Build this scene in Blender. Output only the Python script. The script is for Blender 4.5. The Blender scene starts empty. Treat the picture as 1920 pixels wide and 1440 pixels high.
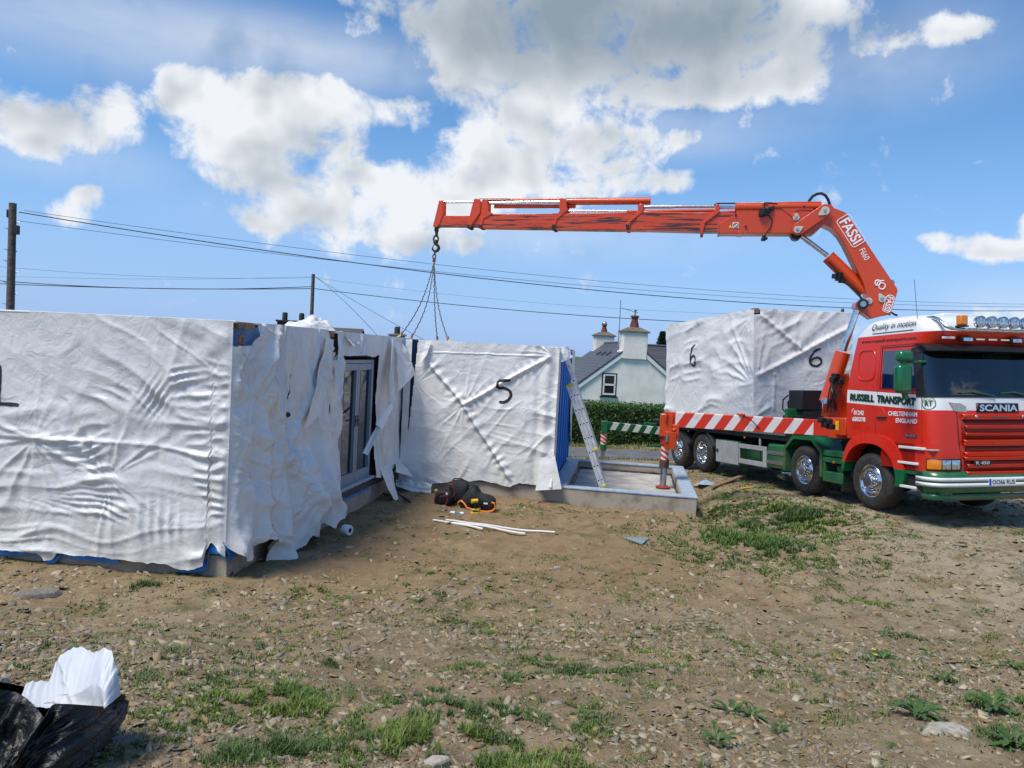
import bpy, math, random
import numpy as np
from mathutils import Vector, Matrix
R_ = math.radians
rnd = random.Random(7)
S = bpy.context.scene
COL = S.collection

# ------------------------------------------------------------------ camera
FPX = 1400.0
ROLL = math.atan(.052); PITCH = -math.atan(59/1400)
CAMP = np.array([0, 0, 2.75])
_X = np.array([1., 0, 0]); FW = np.array([0, math.cos(PITCH), math.sin(PITCH)])
_U = np.array([0, -math.sin(PITCH), math.cos(PITCH)])
CR = math.cos(ROLL)*_X + math.sin(ROLL)*_U
CU = -math.sin(ROLL)*_X + math.cos(ROLL)*_U
cam = bpy.data.objects.new('camera', bpy.data.cameras.new('camera')); COL.objects.link(cam)
cam.data.sensor_width = 36; cam.data.lens = 36*FPX/1920
cam.data.clip_start = .05; cam.data.clip_end = 9000
cam.matrix_world = Matrix([[CR[0], CU[0], -FW[0], 0], [CR[1], CU[1], -FW[1], 0], [CR[2], CU[2], -FW[2], CAMP[2]], [0, 0, 0, 1]])
S.camera = cam
def ray(px, py): return CR*(px-960)/FPX + CU*(720-py)/FPX + FW     # photo measurement -> direction
def on_plane(px, py, P, n):
    r = ray(px, py); return CAMP + r*(np.dot(np.array(P)-CAMP, n)/np.dot(r, n))
def at_y(px, py, y):
    r = ray(px, py); return CAMP + r*(y/r[1])
def on_z(px, py, z):
    r = ray(px, py); return CAMP + r*((z-CAMP[2])/r[2])

# ------------------------------------------------------------------ light
S.view_settings.view_transform = 'Standard'; S.view_settings.look = 'None'
S.view_settings.gamma = 1; S.view_settings.exposure = 0.55
SUN_EL = R_(60); SUN_AZ = R_(-130)          # azimuth from +Y towards +X
sd = np.array([math.sin(SUN_AZ)*math.cos(SUN_EL), math.cos(SUN_AZ)*math.cos(SUN_EL), math.sin(SUN_EL)])
sun = bpy.data.objects.new('sun', bpy.data.lights.new('sun', 'SUN')); COL.objects.link(sun)
sun.data.energy = 2.8; sun.data.angle = R_(22); sun.data.color = (1, .93, .82)
sun.rotation_euler = Vector(tuple(sd)).to_track_quat('Z', 'Y').to_euler()
W = bpy.data.worlds.new('World'); S.world = W; W.use_nodes = True
S.cycles.use_denoising = True
S.cycles.max_bounces = 6; S.cycles.transparent_max_bounces = 10

class NT:
    def __init__(s, nt): s.nt = nt
    def n(s, typ, **kw):
        d = s.nt.nodes.new(typ)
        for k, v in kw.items(): setattr(d, k, v)
        return d
    def l(s, a, b): s.nt.links.new(a, b)
    def _in(s, sock, v):
        if isinstance(v, bpy.types.NodeSocket): s.l(v, sock)
        else: sock.default_value = v
    def m(s, op, a, b=0., c=None, clamp=False):
        d = s.n('ShaderNodeMath', operation=op, use_clamp=clamp)
        s._in(d.inputs[0], a); s._in(d.inputs[1], b)
        if c is not None: s._in(d.inputs[2], c)
        return d.outputs[0]
    def v(s, op, a, b=(0, 0, 0), scale=None):
        d = s.n('ShaderNodeVectorMath', operation=op)
        s._in(d.inputs[0], a); s._in(d.inputs[1], b)
        if scale is not None: s._in(d.inputs['Scale'], scale)
        return d.outputs['Value'] if op in ('LENGTH', 'DOT_PRODUCT', 'DISTANCE') else d.outputs[0]
    def mix(s, f, a, b, blend='MIX'):
        d = s.n('ShaderNodeMix', data_type='RGBA', blend_type=blend)
        s._in(d.inputs[0], f); s._in(d.inputs[6], a); s._in(d.inputs[7], b)
        return d.outputs[2]
    def noise(s, vec, scale, detail=4., rough=.55, dist=0., typ=None):
        d = s.n('ShaderNodeTexNoise')
        if vec is not None: s.l(vec, d.inputs['Vector'])
        d.inputs['Scale'].default_value = scale; d.inputs['Detail'].default_value = detail
        d.inputs['Roughness'].default_value = rough; d.inputs['Distortion'].default_value = dist
        return d.outputs['Fac']
    def ss(s, x, a, b):
        d = s.n('ShaderNodeMapRange', interpolation_type='SMOOTHSTEP')
        s._in(d.inputs['Value'], x); d.inputs['From Min'].default_value = a; d.inputs['From Max'].default_value = b
        return d.outputs[0]

def build_sky():
    nt = W.node_tree; nt.nodes.clear(); t = NT(nt)
    sky = t.n('ShaderNodeTexSky', sky_type='NISHITA'); sky.sun_disc = False
    sky.sun_elevation = SUN_EL; sky.sun_rotation = SUN_AZ
    sky.altitude = 100; sky.air_density = 1.1; sky.dust_density = .6; sky.ozone_density = 3.0
    co = t.n('ShaderNodeTexCoord').outputs['Generated']
    d = t.v('NORMALIZE', co)
    sp = t.n('ShaderNodeSeparateXYZ'); t.l(d, sp.inputs[0])
    x, y, z = sp.outputs
    az = t.m('ARCTAN2', x, y); el = t.m('ARCSINE', z)
    # clouds seen from the site: azimuth, elevation, size, weight, greyness
    blobs = [(50, 215, 95, 58, 1, .25), (150, 205, 75, 50, 1, .2), (222, 188, 42, 36, .95, 0), (215, 250, 65, 34, .7, .3), (90, 260, 100, 30, .6, .3),
             (345, 175, 62, 42, .95, 0), (465, 175, 95, 52, 1, 0), (585, 180, 85, 48, 1, 0), (690, 205, 110, 34, .9, .1), (420, 245, 105, 60, 1, .15), (560, 265, 125, 66, 1, .45), (500, 320, 90, 40, .9, .7), (440, 340, 60, 22, .6, .4), (780, 205, 45, 14, .5, 0),
             (640, 305, 34, 26, .95, 0), (725, 345, 105, 40, 1, .1), (560, 395, 130, 45, .95, .25), (700, 410, 170, 52, 1, .35), (860, 372, 100, 52, 1, .2), (470, 420, 70, 30, .6, .3), (790, 455, 170, 24, .6, .3), (590, 470, 110, 18, .35, .1), (980, 455, 150, 20, .45, .1),
             (905, 145, 72, 62, 1, .1), (955, 215, 75, 55, .9, .2), (1010, 300, 120, 55, 1, .15), (1130, 310, 105, 58, 1, .15), (1225, 345, 80, 26, .95, .1), (930, 335, 95, 40, .9, .2), (1268, 256, 34, 22, .85, 0), (1170, 255, 80, 30, .75, .1), (1392, 240, 34, 18, .6, 0), (1050, 220, 130, 45, .75, .3), (880, 270, 50, 30, .6, .1),
             (760, 5, 170, 44, .9, .5), (950, 50, 200, 78, 1, .8), (1130, 45, 230, 100, 1, 1.15), (1340, 50, 160, 95, 1, 1.0), (1080, 130, 230, 62, .95, .6), (1300, 140, 130, 62, .95, .55), (1420, 140, 110, 44, .9, .1), (1500, 60, 80, 100, .75, .35), (1560, 30, 150, 50, .6, .4),
             (1745, 55, 120, 24, .68, .1), (1660, 95, 90, 22, .62, .1), (1560, 190, 60, 12, .3, 0),
             (1790, 455, 70, 20, 1, .1), (1860, 468, 90, 20, 1, .35), (1930, 455, 50, 20, .9, .2), (1930, 410, 25, 20, .8, 0), (1890, 580, 80, 30, .8, .2),
             (170, 392, 62, 32, .72, 0), (185, 360, 30, 22, .7, 0), (290, 328, 12, 8, .5, 0), (1800, 300, 60, 7, .35, 0),
             (2600, 200, 300, 120, 1., .4), (3000, 500, 300, 90, 1., .3), (-700, 300, 350, 120, 1., .4)]
    veils = [(260, 60, 520, 105, .55), (700, 110, 260, 60, .4), (1650, 110, 260, 110, .35), (900, 430, 520, 60, .35), (1250, 250, 260, 60, .4), (120, 290, 240, 60, .3), (1880, 570, 160, 60, .3)]
    nbig = t.noise(d, 15., 9., .60, .25)
    nlow = t.noise(d, 9., 3., .5); nlow2 = t.noise(t.v('ADD', d, (-.022, 0., .030)), 9., 3., .5)
    nwarp = t.noise(t.v('ADD', d, (3.1, 1.7, 5.2)), 5., 4., .5)
    azw = t.m('ADD', az, t.m('MULTIPLY', t.m('SUBTRACT', nwarp, .5), .07))
    elw = t.m('ADD', el, t.m('MULTIPLY', t.m('SUBTRACT', nlow, .5), .05))
    Fs = None; Gs = None; Vs = None
    def place(bx, by):
        r = ray(bx, by); r = r/np.linalg.norm(r)
        if bx > 2400: return 2.2+(bx-2600)*.002, .35
        if bx < 0: return -2.0, .45
        return math.atan2(r[0], r[1]), math.asin(r[2])
    def ell(bx, by, rx, ry, A, E):
        a0, e0 = place(bx, by); sx = rx/1400*(math.cos(a0)**2 if abs(a0) < 1 else .5)/math.cos(e0); sy = ry/1400*.93*(math.cos(a0) if abs(a0) < 1 else 1)
        u = t.m('DIVIDE', t.m('SUBTRACT', A, a0), sx); v = t.m('DIVIDE', t.m('SUBTRACT', E, e0), sy)
        return t.m('SQRT', t.m('MULTIPLY_ADD', u, u, t.m('MULTIPLY', v, v))), v
    for bx, by, rx, ry, w, g in blobs:
        q, v = ell(bx, by, rx, ry, azw, elw)
        gs = t.ss(q, 1.75, .25); k = t.m('MULTIPLY', gs, w)
        inv = t.m('SUBTRACT', 1., k); Fs = inv if Fs is None else t.m('MULTIPLY', Fs, inv)
        if g > 0:
            kk = t.m('MULTIPLY', t.ss(q, 1.6, .0), g)
            if g < .75: kk = t.m('MULTIPLY', kk, t.ss(v, 1.0, -.9))
            kk = t.m('SUBTRACT', 1., t.m('MINIMUM', kk, 1.)); Gs = kk if Gs is None else t.m('MULTIPLY', Gs, kk)
    for bx, by, rx, ry, w in veils:
        q, v = ell(bx, by, rx, ry, az, el); k = t.m('SUBTRACT', 1., t.m('MULTIPLY', t.ss(q, 1.4, .0), w)); Vs = k if Vs is None else t.m('MULTIPLY', Vs, k)
    Fs = t.m('SUBTRACT', 1., Fs); Gs = t.m('SUBTRACT', 1., Gs); Vs = t.m('SUBTRACT', 1., Vs)
    dens = t.m('ADD', Fs, t.m('MULTIPLY', t.m('SUBTRACT', nbig, .5), 2.9))
    mask = t.ss(dens, .34, .98)
    sv = t.n('ShaderNodeMapping'); t.l(d, sv.inputs[0]); sv.inputs['Scale'].default_value = (2., 2., 9.)
    streak = t.noise(sv.outputs[0], 2.2, 5., .55)
    veil = t.m('MULTIPLY', Vs, t.m('MULTIPLY_ADD', streak, 1.2, .25), clamp=True)
    mask = t.m('MAXIMUM', mask, veil)
    relief = t.m('ADD', t.m('MULTIPLY', t.m('SUBTRACT', nlow, nlow2), 2.4), t.m('MULTIPLY', t.m('SUBTRACT', nbig, .5), .7))
    thick = t.ss(dens, .7, 1.5)
    grey = t.m('ADD', t.m('MULTIPLY', Gs, t.m('MULTIPLY_ADD', t.m('SUBTRACT', nwarp, .5), .5, .88)), t.m('MULTIPLY', thick, .14))
    grey = t.m('SUBTRACT', grey, t.m('MULTIPLY', relief, t.m('SUBTRACT', 1.1, Gs)), clamp=True)
    ccol = t.mix(grey, (.60, .62, .65, 1), (.19, .24, .29, 1))
    # sky: nishita, pulled a touch to the photo's saturated blue
    skyc = t.n('ShaderNodeMix', data_type='RGBA', blend_type='MULTIPLY'); skyc.inputs[0].default_value = 1
    t.l(sky.outputs[0], skyc.inputs[6]); skyc.inputs[7].default_value = (.58, .86, 1.06, 1)
    SKYS = .10
    cl = t.v('SCALE', ccol, scale=1/SKYS)
    hz = t.mix(t.m('MULTIPLY', t.ss(el, .34, -.02), .78), skyc.outputs[2], (.245/SKYS, .36/SKYS, .65/SKYS, 1))
    fin = t.mix(mask, hz, cl)
    bg = t.n('ShaderNodeBackground'); t.l(fin, bg.inputs[0]); bg.inputs[1].default_value = SKYS
    out = t.n('ShaderNodeOutputWorld'); t.l(bg.outputs[0], out.inputs[0])
build_sky()

# ------------------------------------------------------------------ numpy noise
_T = np.random.RandomState(5).rand(256, 256)
def vn(x, y, s=0):
    x = np.asarray(x, float)+s*17.3; y = np.asarray(y, float)+s*9.1
    xi = np.floor(x).astype(int); yi = np.floor(y).astype(int); fx = x-xi; fy = y-yi
    fx = fx*fx*(3-2*fx); fy = fy*fy*(3-2*fy)
    g = lambda a, b: _T[a & 255, b & 255]
    return (g(xi, yi)*(1-fx)+g(xi+1, yi)*fx)*(1-fy)+(g(xi, yi+1)*(1-fx)+g(xi+1, yi+1)*fx)*fy
def fbm(x, y, s=0, o=4, g=.5):
    r = 0; a = 1; t = 0
    for i in range(o):
        r = r+a*vn(np.asarray(x)*2**i, np.asarray(y)*2**i, s+i*3); t += a; a *= g
    return r/t
def sst(x, a, b):
    t = np.clip((np.asarray(x, float)-a)/(b-a), 0, 1); return t*t*(3-2*t)

# ------------------------------------------------------------------ materials
MATS = {}
def mat(name, c, rough=.5, metal=0., var=0., vs=8., bump=0., bs=30., coat=0., spec=.5, c2=None, thr=None, emit=None, vdist=0.):
    if name in MATS: return MATS[name]
    m = bpy.data.materials.new(name); m.use_nodes = True; MATS[name] = m
    t = NT(m.node_tree); p = m.node_tree.nodes['Principled BSDF']
    p.inputs['Base Color'].default_value = (*c, 1); p.inputs['Roughness'].default_value = rough
    p.inputs['Metallic'].default_value = metal; p.inputs['Coat Weight'].default_value = coat
    p.inputs['Coat Roughness'].default_value = .06
    p.inputs['Specular IOR Level'].default_value = spec
    co = t.n('ShaderNodeTexCoord').outputs['Object']
    if var or c2:
        n = t.noise(co, vs, 6., .65, vdist)
        lo, hi = thr or (.35, .65)
        f = t.ss(n, lo, hi)
        b = c2 or tuple(max(0, k*(1-var)) for k in c)
        a = c if c2 else tuple(min(1, k*(1+var*.4)) for k in c)
        t.l(t.mix(f, (*a, 1), (*b, 1)), p.inputs['Base Color'])
    if bump:
        n = t.noise(co, bs, 5., .6)
        b = t.n('ShaderNodeBump'); b.inputs['Strength'].default_value = bump; b.inputs['Distance'].default_value = .02
        t.l(n, b.inputs['Height']); t.l(b.outputs[0], p.inputs['Normal'])
    if emit: p.inputs['Emission Color'].default_value = (*emit, 1); p.inputs['Emission Strength'].default_value = 1
    return m
def glass(name, tint=(.25, .3, .32), rough=.02):
    m = bpy.data.materials.new(name); m.use_nodes = True; t = NT(m.node_tree); m.node_tree.nodes.clear(); MATS[name] = m
    tr = t.n('ShaderNodeBsdfTransparent'); tr.inputs[0].default_value = (*tint, 1)
    gl = t.n('ShaderNodeBsdfGlossy'); gl.inputs['Roughness'].default_value = rough; gl.inputs[0].default_value = (.9, .95, 1, 1)
    fr = t.n('ShaderNodeFresnel'); fr.inputs[0].default_value = 1.5
    mx = t.n('ShaderNodeMixShader'); t.l(t.m('ADD', fr.outputs[0], .14 if name == 'side_glass' else .05, clamp=True), mx.inputs[0]); t.l(tr.outputs[0], mx.inputs[1]); t.l(gl.outputs[0], mx.inputs[2])
    o = t.n('ShaderNodeOutputMaterial'); t.l(mx.outputs[0], o.inputs[0]); return m
RED = (.64, .021, .003); ORG = (.58, .050, .002); GRN = (.003, .12, .038)
def truck_paint(name, c, dirt=.25):
    if name in MATS: return MATS[name]
    m = mat(name, c, .38, 0, coat=.25)
    t = NT(m.node_tree); p = m.node_tree.nodes['Principled BSDF']
    co = t.n('ShaderNodeTexCoord').outputs['Object']
    n = t.noise(co, 2.2, 7., .65)
    sp = t.n('ShaderNodeSeparateXYZ'); t.l(co, sp.inputs[0])
    low = t.m('MULTIPLY', t.ss(sp.outputs[2], 1.1, .25), t.m('MULTIPLY', t.ss(n, .3, .7), .45))
    f = t.m('ADD', t.m('MULTIPLY', t.ss(n, .42, .75), dirt), low, clamp=True)
    t.l(t.mix(f, (*c, 1), (.20, .15, .10, 1)), p.inputs['Base Color'])
    t.l(t.m('MULTIPLY_ADD', n, .35, .12), p.inputs['Roughness'])
    return m
M_red = truck_paint('red_paint', RED, .12); M_org = truck_paint('orange_paint', ORG, .22); M_grn = truck_paint('green_paint', GRN, .18)
M_white = mat('white_paint', (.75, .76, .76), .35, coat=.4, var=.08, vs=5)
M_chrome = mat('chrome', (.68, .69, .70), .20, 1.0, var=.2, vs=14)
M_steel = mat('brushed_steel', (.52, .54, .56), .33, 1.0, var=.2, vs=12)
M_alu = mat('aluminium', (.62, .63, .64), .42, .3, var=.18, vs=9)
M_black = mat('black_plastic', (.012, .012, .014), .45)
M_rubber = mat('tyre_rubber', (.018, .018, .019), .78, var=.5, vs=14, c2=(.045, .040, .034), bump=.3, bs=60)
M_dark = mat('dark_chassis', (.014, .014, .014), .7, var=.3)
M_worn = None
M_txtdark = mat('lettering_black', (.01, .018, .014), .4)
M_txtgreen = mat('lettering_green', (.008, .10, .045), .4)
M_txtwhite = mat('lettering_white', (.80, .80, .80), .4)
M_amber = mat('amber_lens', (.75, .22, .01), .2, coat=.5)
M_yellow = mat('yellow_plastic', (.75, .50, .02), .4)
M_greyp = mat('grey_panel', (.50, .50, .48), .45, .2, var=.15, vs=4)
M_glass = glass('cab_glass', (.72, .80, .84))
M_lens = mat('lamp_lens', (.62, .66, .70), .08, .85, var=.35, vs=25)
M_timber = mat('timber', (.30, .19, .10), .7, var=.4, vs=14)
M_blue = mat('blue_membrane', (.02, .23, .66), .42, var=.35, vs=6, bump=.8, bs=9)
M_bluegrey = mat('sole_plate', (.33, .42, .50), .6, var=.22, vs=7)
M_conc = mat('concrete', (.40, .345, .275), .9, var=.35, vs=3.2, bump=.5, bs=45, c2=(.23, .19, .145), thr=(.45, .72))
M_upvc = mat('grey_upvc', (.22, .27, .34), .35)
M_black2 = mat('black_fabric', (.010, .011, .015), .75, bump=.7, bs=35)
M_orgfab = mat('orange_trim', (.70, .20, .015), .5)
M_redfab = mat('red_trim', (.30, .02, .02), .6)
M_slate = mat('roof_slate', (.055, .058, .068), .55, var=.45, vs=5)
M_rust = mat('rusty_steel', (.10, .05, .035), .8, var=.5, vs=9)
M_render = mat('white_render', (.83, .775, .715), .85, var=.13, vs=1.2, bump=.7, bs=5)
M_pot = mat('clay_pot', (.18, .045, .03), .8, var=.4)
M_spray = mat('black_spray', (.02, .02, .02), .8)
M_paper = mat('white_card', (.78, .78, .76), .6)

def sheet_mat(name, base=(.66, .655, .645), rough=.36, sc=1.):
    m = mat(name, base, rough)
    t = NT(m.node_tree); p = m.node_tree.nodes['Principled BSDF']
    co = t.n('ShaderNodeTexCoord').outputs['Object']
    n1 = t.noise(co, 1.6*sc, 3., .5, 1.2); n2 = t.noise(co, 6*sc, 3., .5, .8)
    h = t.m('MULTIPLY_ADD', t.m('ABSOLUTE', t.m('SUBTRACT', n2, .5)), .45, t.m('ABSOLUTE', t.m('SUBTRACT', n1, .5)))
    b = t.n('ShaderNodeBump'); b.inputs['Strength'].default_value = .55; b.inputs['Distance'].default_value = .06/sc**1.5
    t.l(h, b.inputs['Height']); t.l(b.outputs[0], p.inputs['Normal'])
    d = t.noise(co, 1.3, 5., .6)
    t.l(t.mix(t.ss(d, .4, .8), (*base, 1), (base[0]*.86, base[1]*.85, base[2]*.82, 1)), p.inputs['Base Color'])
    p.inputs['Specular IOR Level'].default_value = .55
    return m
M_sheet = sheet_mat('wrap_sheet'); M_sheet2 = sheet_mat('wrap_sheet_bright', (.77, .755, .735), .42)

# ------------------------------------------------------------------ mesh builder
class MB:
    def __init__(s): s.v = []; s.f = []
    def add(s, vs, fs):
        o = len(s.v); s.v += [tuple(map(float, p)) for p in vs]; s.f += [tuple(i+o for i in f) for f in fs]; return s
    def box(s, c, d, rz=0, M=None):
        x, y, z = (k/2 for k in d)
        P = [Vector((a*x, b*y, e*z)) for a in (-1, 1) for b in (-1, 1) for e in (-1, 1)]
        Rm = M if M is not None else Matrix.Rotation(rz, 3, 'Z')
        P = [Rm @ p + Vector(c) for p in P]
        return s.add(P, [(0, 1, 3, 2), (4, 6, 7, 5), (0, 4, 5, 1), (2, 3, 7, 6), (0, 2, 6, 4), (1, 5, 7, 3)])
    def b6(s, x0, x1, y0, y1, z0, z1): return s.box(((x0+x1)/2, (y0+y1)/2, (z0+z1)/2), (x1-x0, y1-y0, z1-z0))
    def bar(s, a, b, w, h, up=(0, 0, 1)):
        a = Vector(a); b = Vector(b); d = (b-a); L = d.length; d.normalize()
        sd_ = d.cross(Vector(up)); sd_.normalize(); u = sd_.cross(d)
        Mx = Matrix((d, sd_, u)).transposed()
        return s.box((a+b)/2, (L, w, h), M=Mx)
    def tube(s, pts, r, n=10, caps=True):
        pts = [Vector(p) for p in pts]; k = len(pts); rs = r if isinstance(r, (list, tuple)) else [r]*k
        V = []; F = []; ref = None
        for i, p in enumerate(pts):
            t = (pts[min(i+1, k-1)]-pts[max(i-1, 0)]).normalized()
            if ref is None: ref = t.orthogonal().normalized()
            ref = (ref - t*ref.dot(t)).normalized(); b = t.cross(ref)
            for j in range(n):
                a = 2*math.pi*j/n; V.append(p+(ref*math.cos(a)+b*math.sin(a))*rs[i])
        for i in range(k-1):
            for j in range(n): F.append((i*n+j, i*n+(j+1) % n, (i+1)*n+(j+1) % n, (i+1)*n+j))
        if caps: F.append(tuple(range(n))[::-1]); F.append(tuple((k-1)*n+j for j in range(n)))
        return s.add(V, F)
    def lathe(s, prof, o=(0, 0, 0), axis='Z', n=24, flip=1):
        V = []; F = []
        for r, h in prof:
            for j in range(n):
                a = 2*math.pi*j/n; c, q = r*math.cos(a), r*math.sin(a)
                p = {'Z': (c, q, h), 'Y': (c, h*flip, q), 'X': (h*flip, c, q)}[axis]
                V.append((p[0]+o[0], p[1]+o[1], p[2]+o[2]))
        for i in range(len(prof)-1):
            for j in range(n): F.append((i*n+j, i*n+(j+1) % n, (i+1)*n+(j+1) % n, (i+1)*n+j))
        return s.add(V, F)
    def prism(s, poly, o, ea, eb, en, t0, t1):
        o, ea, eb, en = (Vector(tuple(k)) for k in (o, ea, eb, en)); n = len(poly)
        V = [o+ea*a+eb*b+en*t0 for a, b in poly]+[o+ea*a+eb*b+en*t1 for a, b in poly]
        F = [tuple(range(n))[::-1], tuple(range(n, 2*n))]+[(i, (i+1) % n, n+(i+1) % n, n+i) for i in range(n)]
        return s.add(V, F)
    def ball(s, c, r, n=8, sc=(1, 1, 1)):
        V = [(c[0], c[1], c[2]-r*sc[2])]; F = []
        m = n//2
        for i in range(1, m):
            ph = math.pi*i/m - math.pi/2
            for j in range(n):
                a = 2*math.pi*j/n; V.append((c[0]+r*sc[0]*math.cos(ph)*math.cos(a), c[1]+r*sc[1]*math.cos(ph)*math.sin(a), c[2]+r*sc[2]*math.sin(ph)))
        V.append((c[0], c[1], c[2]+r*sc[2]))
        for j in range(n): F.append((0, 1+(j+1) % n, 1+j)); F.append((len(V)-1, 1+(m-2)*n+j, 1+(m-2)*n+(j+1) % n))
        for i in range(m-2):
            for j in range(n): F.append((1+i*n+j, 1+i*n+(j+1) % n, 1+(i+1)*n+(j+1) % n, 1+(i+1)*n+j))
        return s.add(V, F)
    def obj(s, name, m, parent=None, bevel=0., smooth=True, ang=38, solid=0.):
        me = bpy.data.meshes.new(name); me.from_pydata(s.v, [], s.f); me.validate(); me.update()
        return finish(name, me, m, parent, bevel, smooth, ang, solid)
def finish(name, me, m, parent=None, bevel=0., smooth=True, ang=38, solid=0.):
    if m: me.materials.append(m)
    if len(me.polygons) < 60000:
        import bmesh
        bm = bmesh.new(); bm.from_mesh(me); bmesh.ops.recalc_face_normals(bm, faces=bm.faces); bm.to_mesh(me); bm.free()
    if smooth:
        me.polygons.foreach_set('use_smooth', [True]*len(me.polygons))
        if ang: me.set_sharp_from_angle(angle=R_(ang))
    o = bpy.data.objects.new(name, me); COL.objects.link(o)
    if parent: o.parent = parent
    if bevel:
        b = o.modifiers.new('bevel', 'BEVEL'); b.width = bevel; b.segments = 2; b.limit_method = 'ANGLE'; b.angle_limit = R_(40)
    if solid:
        b = o.modifiers.new('solid', 'SOLIDIFY'); b.thickness = solid; b.offset = 0
    return o
def fast_mesh(name, V, F, m, parent=None, smooth=True, colors=None):
    """V (n,3), F (k,3|4) numpy"""
    me = bpy.data.meshes.new(name); nv = len(V); nf, k = F.shape
    me.vertices.add(nv); me.vertices.foreach_set('co', np.asarray(V, np.float32).ravel())
    me.loops.add(nf*k); me.loops.foreach_set('vertex_index', F.astype(np.int32).ravel())
    me.polygons.add(nf); me.polygons.foreach_set('loop_start', np.arange(0, nf*k, k, dtype=np.int32))
    me.polygons.foreach_set('loop_total', np.full(nf, k, np.int32))
    if smooth: me.polygons.foreach_set('use_smooth', np.ones(nf, bool))
    me.update(calc_edges=True)
    if colors is not None:
        a = me.color_attributes.new('tint', 'FLOAT_COLOR', 'POINT')
        a.data.foreach_set('color', np.concatenate([colors, np.ones((nv, 1))], 1).astype(np.float32).ravel())
    if m: me.materials.append(m)
    o = bpy.data.objects.new(name, me); COL.objects.link(o)
    if parent: o.parent = parent
    return o
def empty(name, label, cat, loc=(0, 0, 0), rz=0, group=None):
    o = bpy.data.objects.new(name, None); COL.objects.link(o); o.location = loc; o.rotation_euler = (0, 0, rz)
    o.empty_display_size = .1
    return tag(o, label, cat, group)
def tag(o, label=None, cat=None, group=None, kind=None):
    if label: o['label'] = label
    if cat: o['category'] = cat
    if group: o['group'] = group
    if kind: o['kind'] = kind
    return o
def text(s, m, parent, o, ex, ey, w, h, name='lettering', ext=.0015, shear=0., bold=0., spacing=1.):
    """text filling w x h, lower-left corner at o, baseline along ex"""
    cu = bpy.data.curves.new('tmp', 'FONT'); cu.body = s; cu.size = 1; cu.extrude = .001; cu.offset = bold; cu.shear = shear; cu.space_character = spacing
    cu.resolution_u = 3
    ob = bpy.data.objects.new('tmp', cu); COL.objects.link(ob)
    bpy.context.view_layer.update()
    me = bpy.data.meshes.new_from_object(ob.evaluated_get(bpy.context.evaluated_depsgraph_get()))
    bpy.data.objects.remove(ob)
    n = len(me.vertices); V = np.zeros(n*3, np.float32); me.vertices.foreach_get('co', V); V = V.reshape(-1, 3)
    mn = V.min(0); mx = V.max(0)
    a = (V[:, 0]-mn[0])/(mx[0]-mn[0])*w; b = (V[:, 1]-mn[1])/(mx[1]-mn[1])*h; c = (V[:, 2]-mn[2])/(mx[2]-mn[2]+1e-9)*ext
    ex = np.array(ex, float); ex /= np.linalg.norm(ex); ey = np.array(ey, float); ey -= ex*ey.dot(ex); ey /= np.linalg.norm(ey); en = np.cross(ex, ey)
    P = np.array(o)+a[:, None]*ex+b[:, None]*ey+c[:, None]*en
    me.vertices.foreach_set('co', P.astype(np.float32).ravel()); me.update(); me.materials.clear(); me.materials.append(m)
    ob = bpy.data.objects.new(name, me); COL.objects.link(ob); ob.parent = parent
    return ob

# ------------------------------------------------------------------ terrain
TRO = np.array([7.75335376, 13.67571916, 0.29947833]); TH, TP, TRr = .23771235, .06087306, .0299205
_f = np.array([math.sin(TH)*math.cos(TP), -math.cos(TH)*math.cos(TP), math.sin(TP)])
_l0 = np.cross([0, 0, 1], _f); _l0 /= np.linalg.norm(_l0); _u0 = np.cross(_f, _l0)
_l = math.cos(TRr)*_l0+math.sin(TRr)*_u0; _up = np.cross(_f, _l)
TM = np.stack([_f, _l, _up], 1)
BH = R_(9.); BV = np.array([math.cos(BH), -math.sin(BH), 0]); BU = np.array([math.sin(BH), math.cos(BH), 0])   # building axes: v right, u away
def B2W(v, u, z=0): return BV*v+BU*u+np.array([0, 0, z])
WALLV = -4.42; CORU = 7.82; FRU = 13.89
RD = np.array([math.cos(R_(4)), math.sin(R_(4))]); RN = np.array([-RD[1], RD[0]])
def smax(a, b, k=.25):
    h = np.clip(.5+.5*(a-b)/k, 0, 1); return b*(1-h)+a*h+k*h*(1-h)
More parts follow.
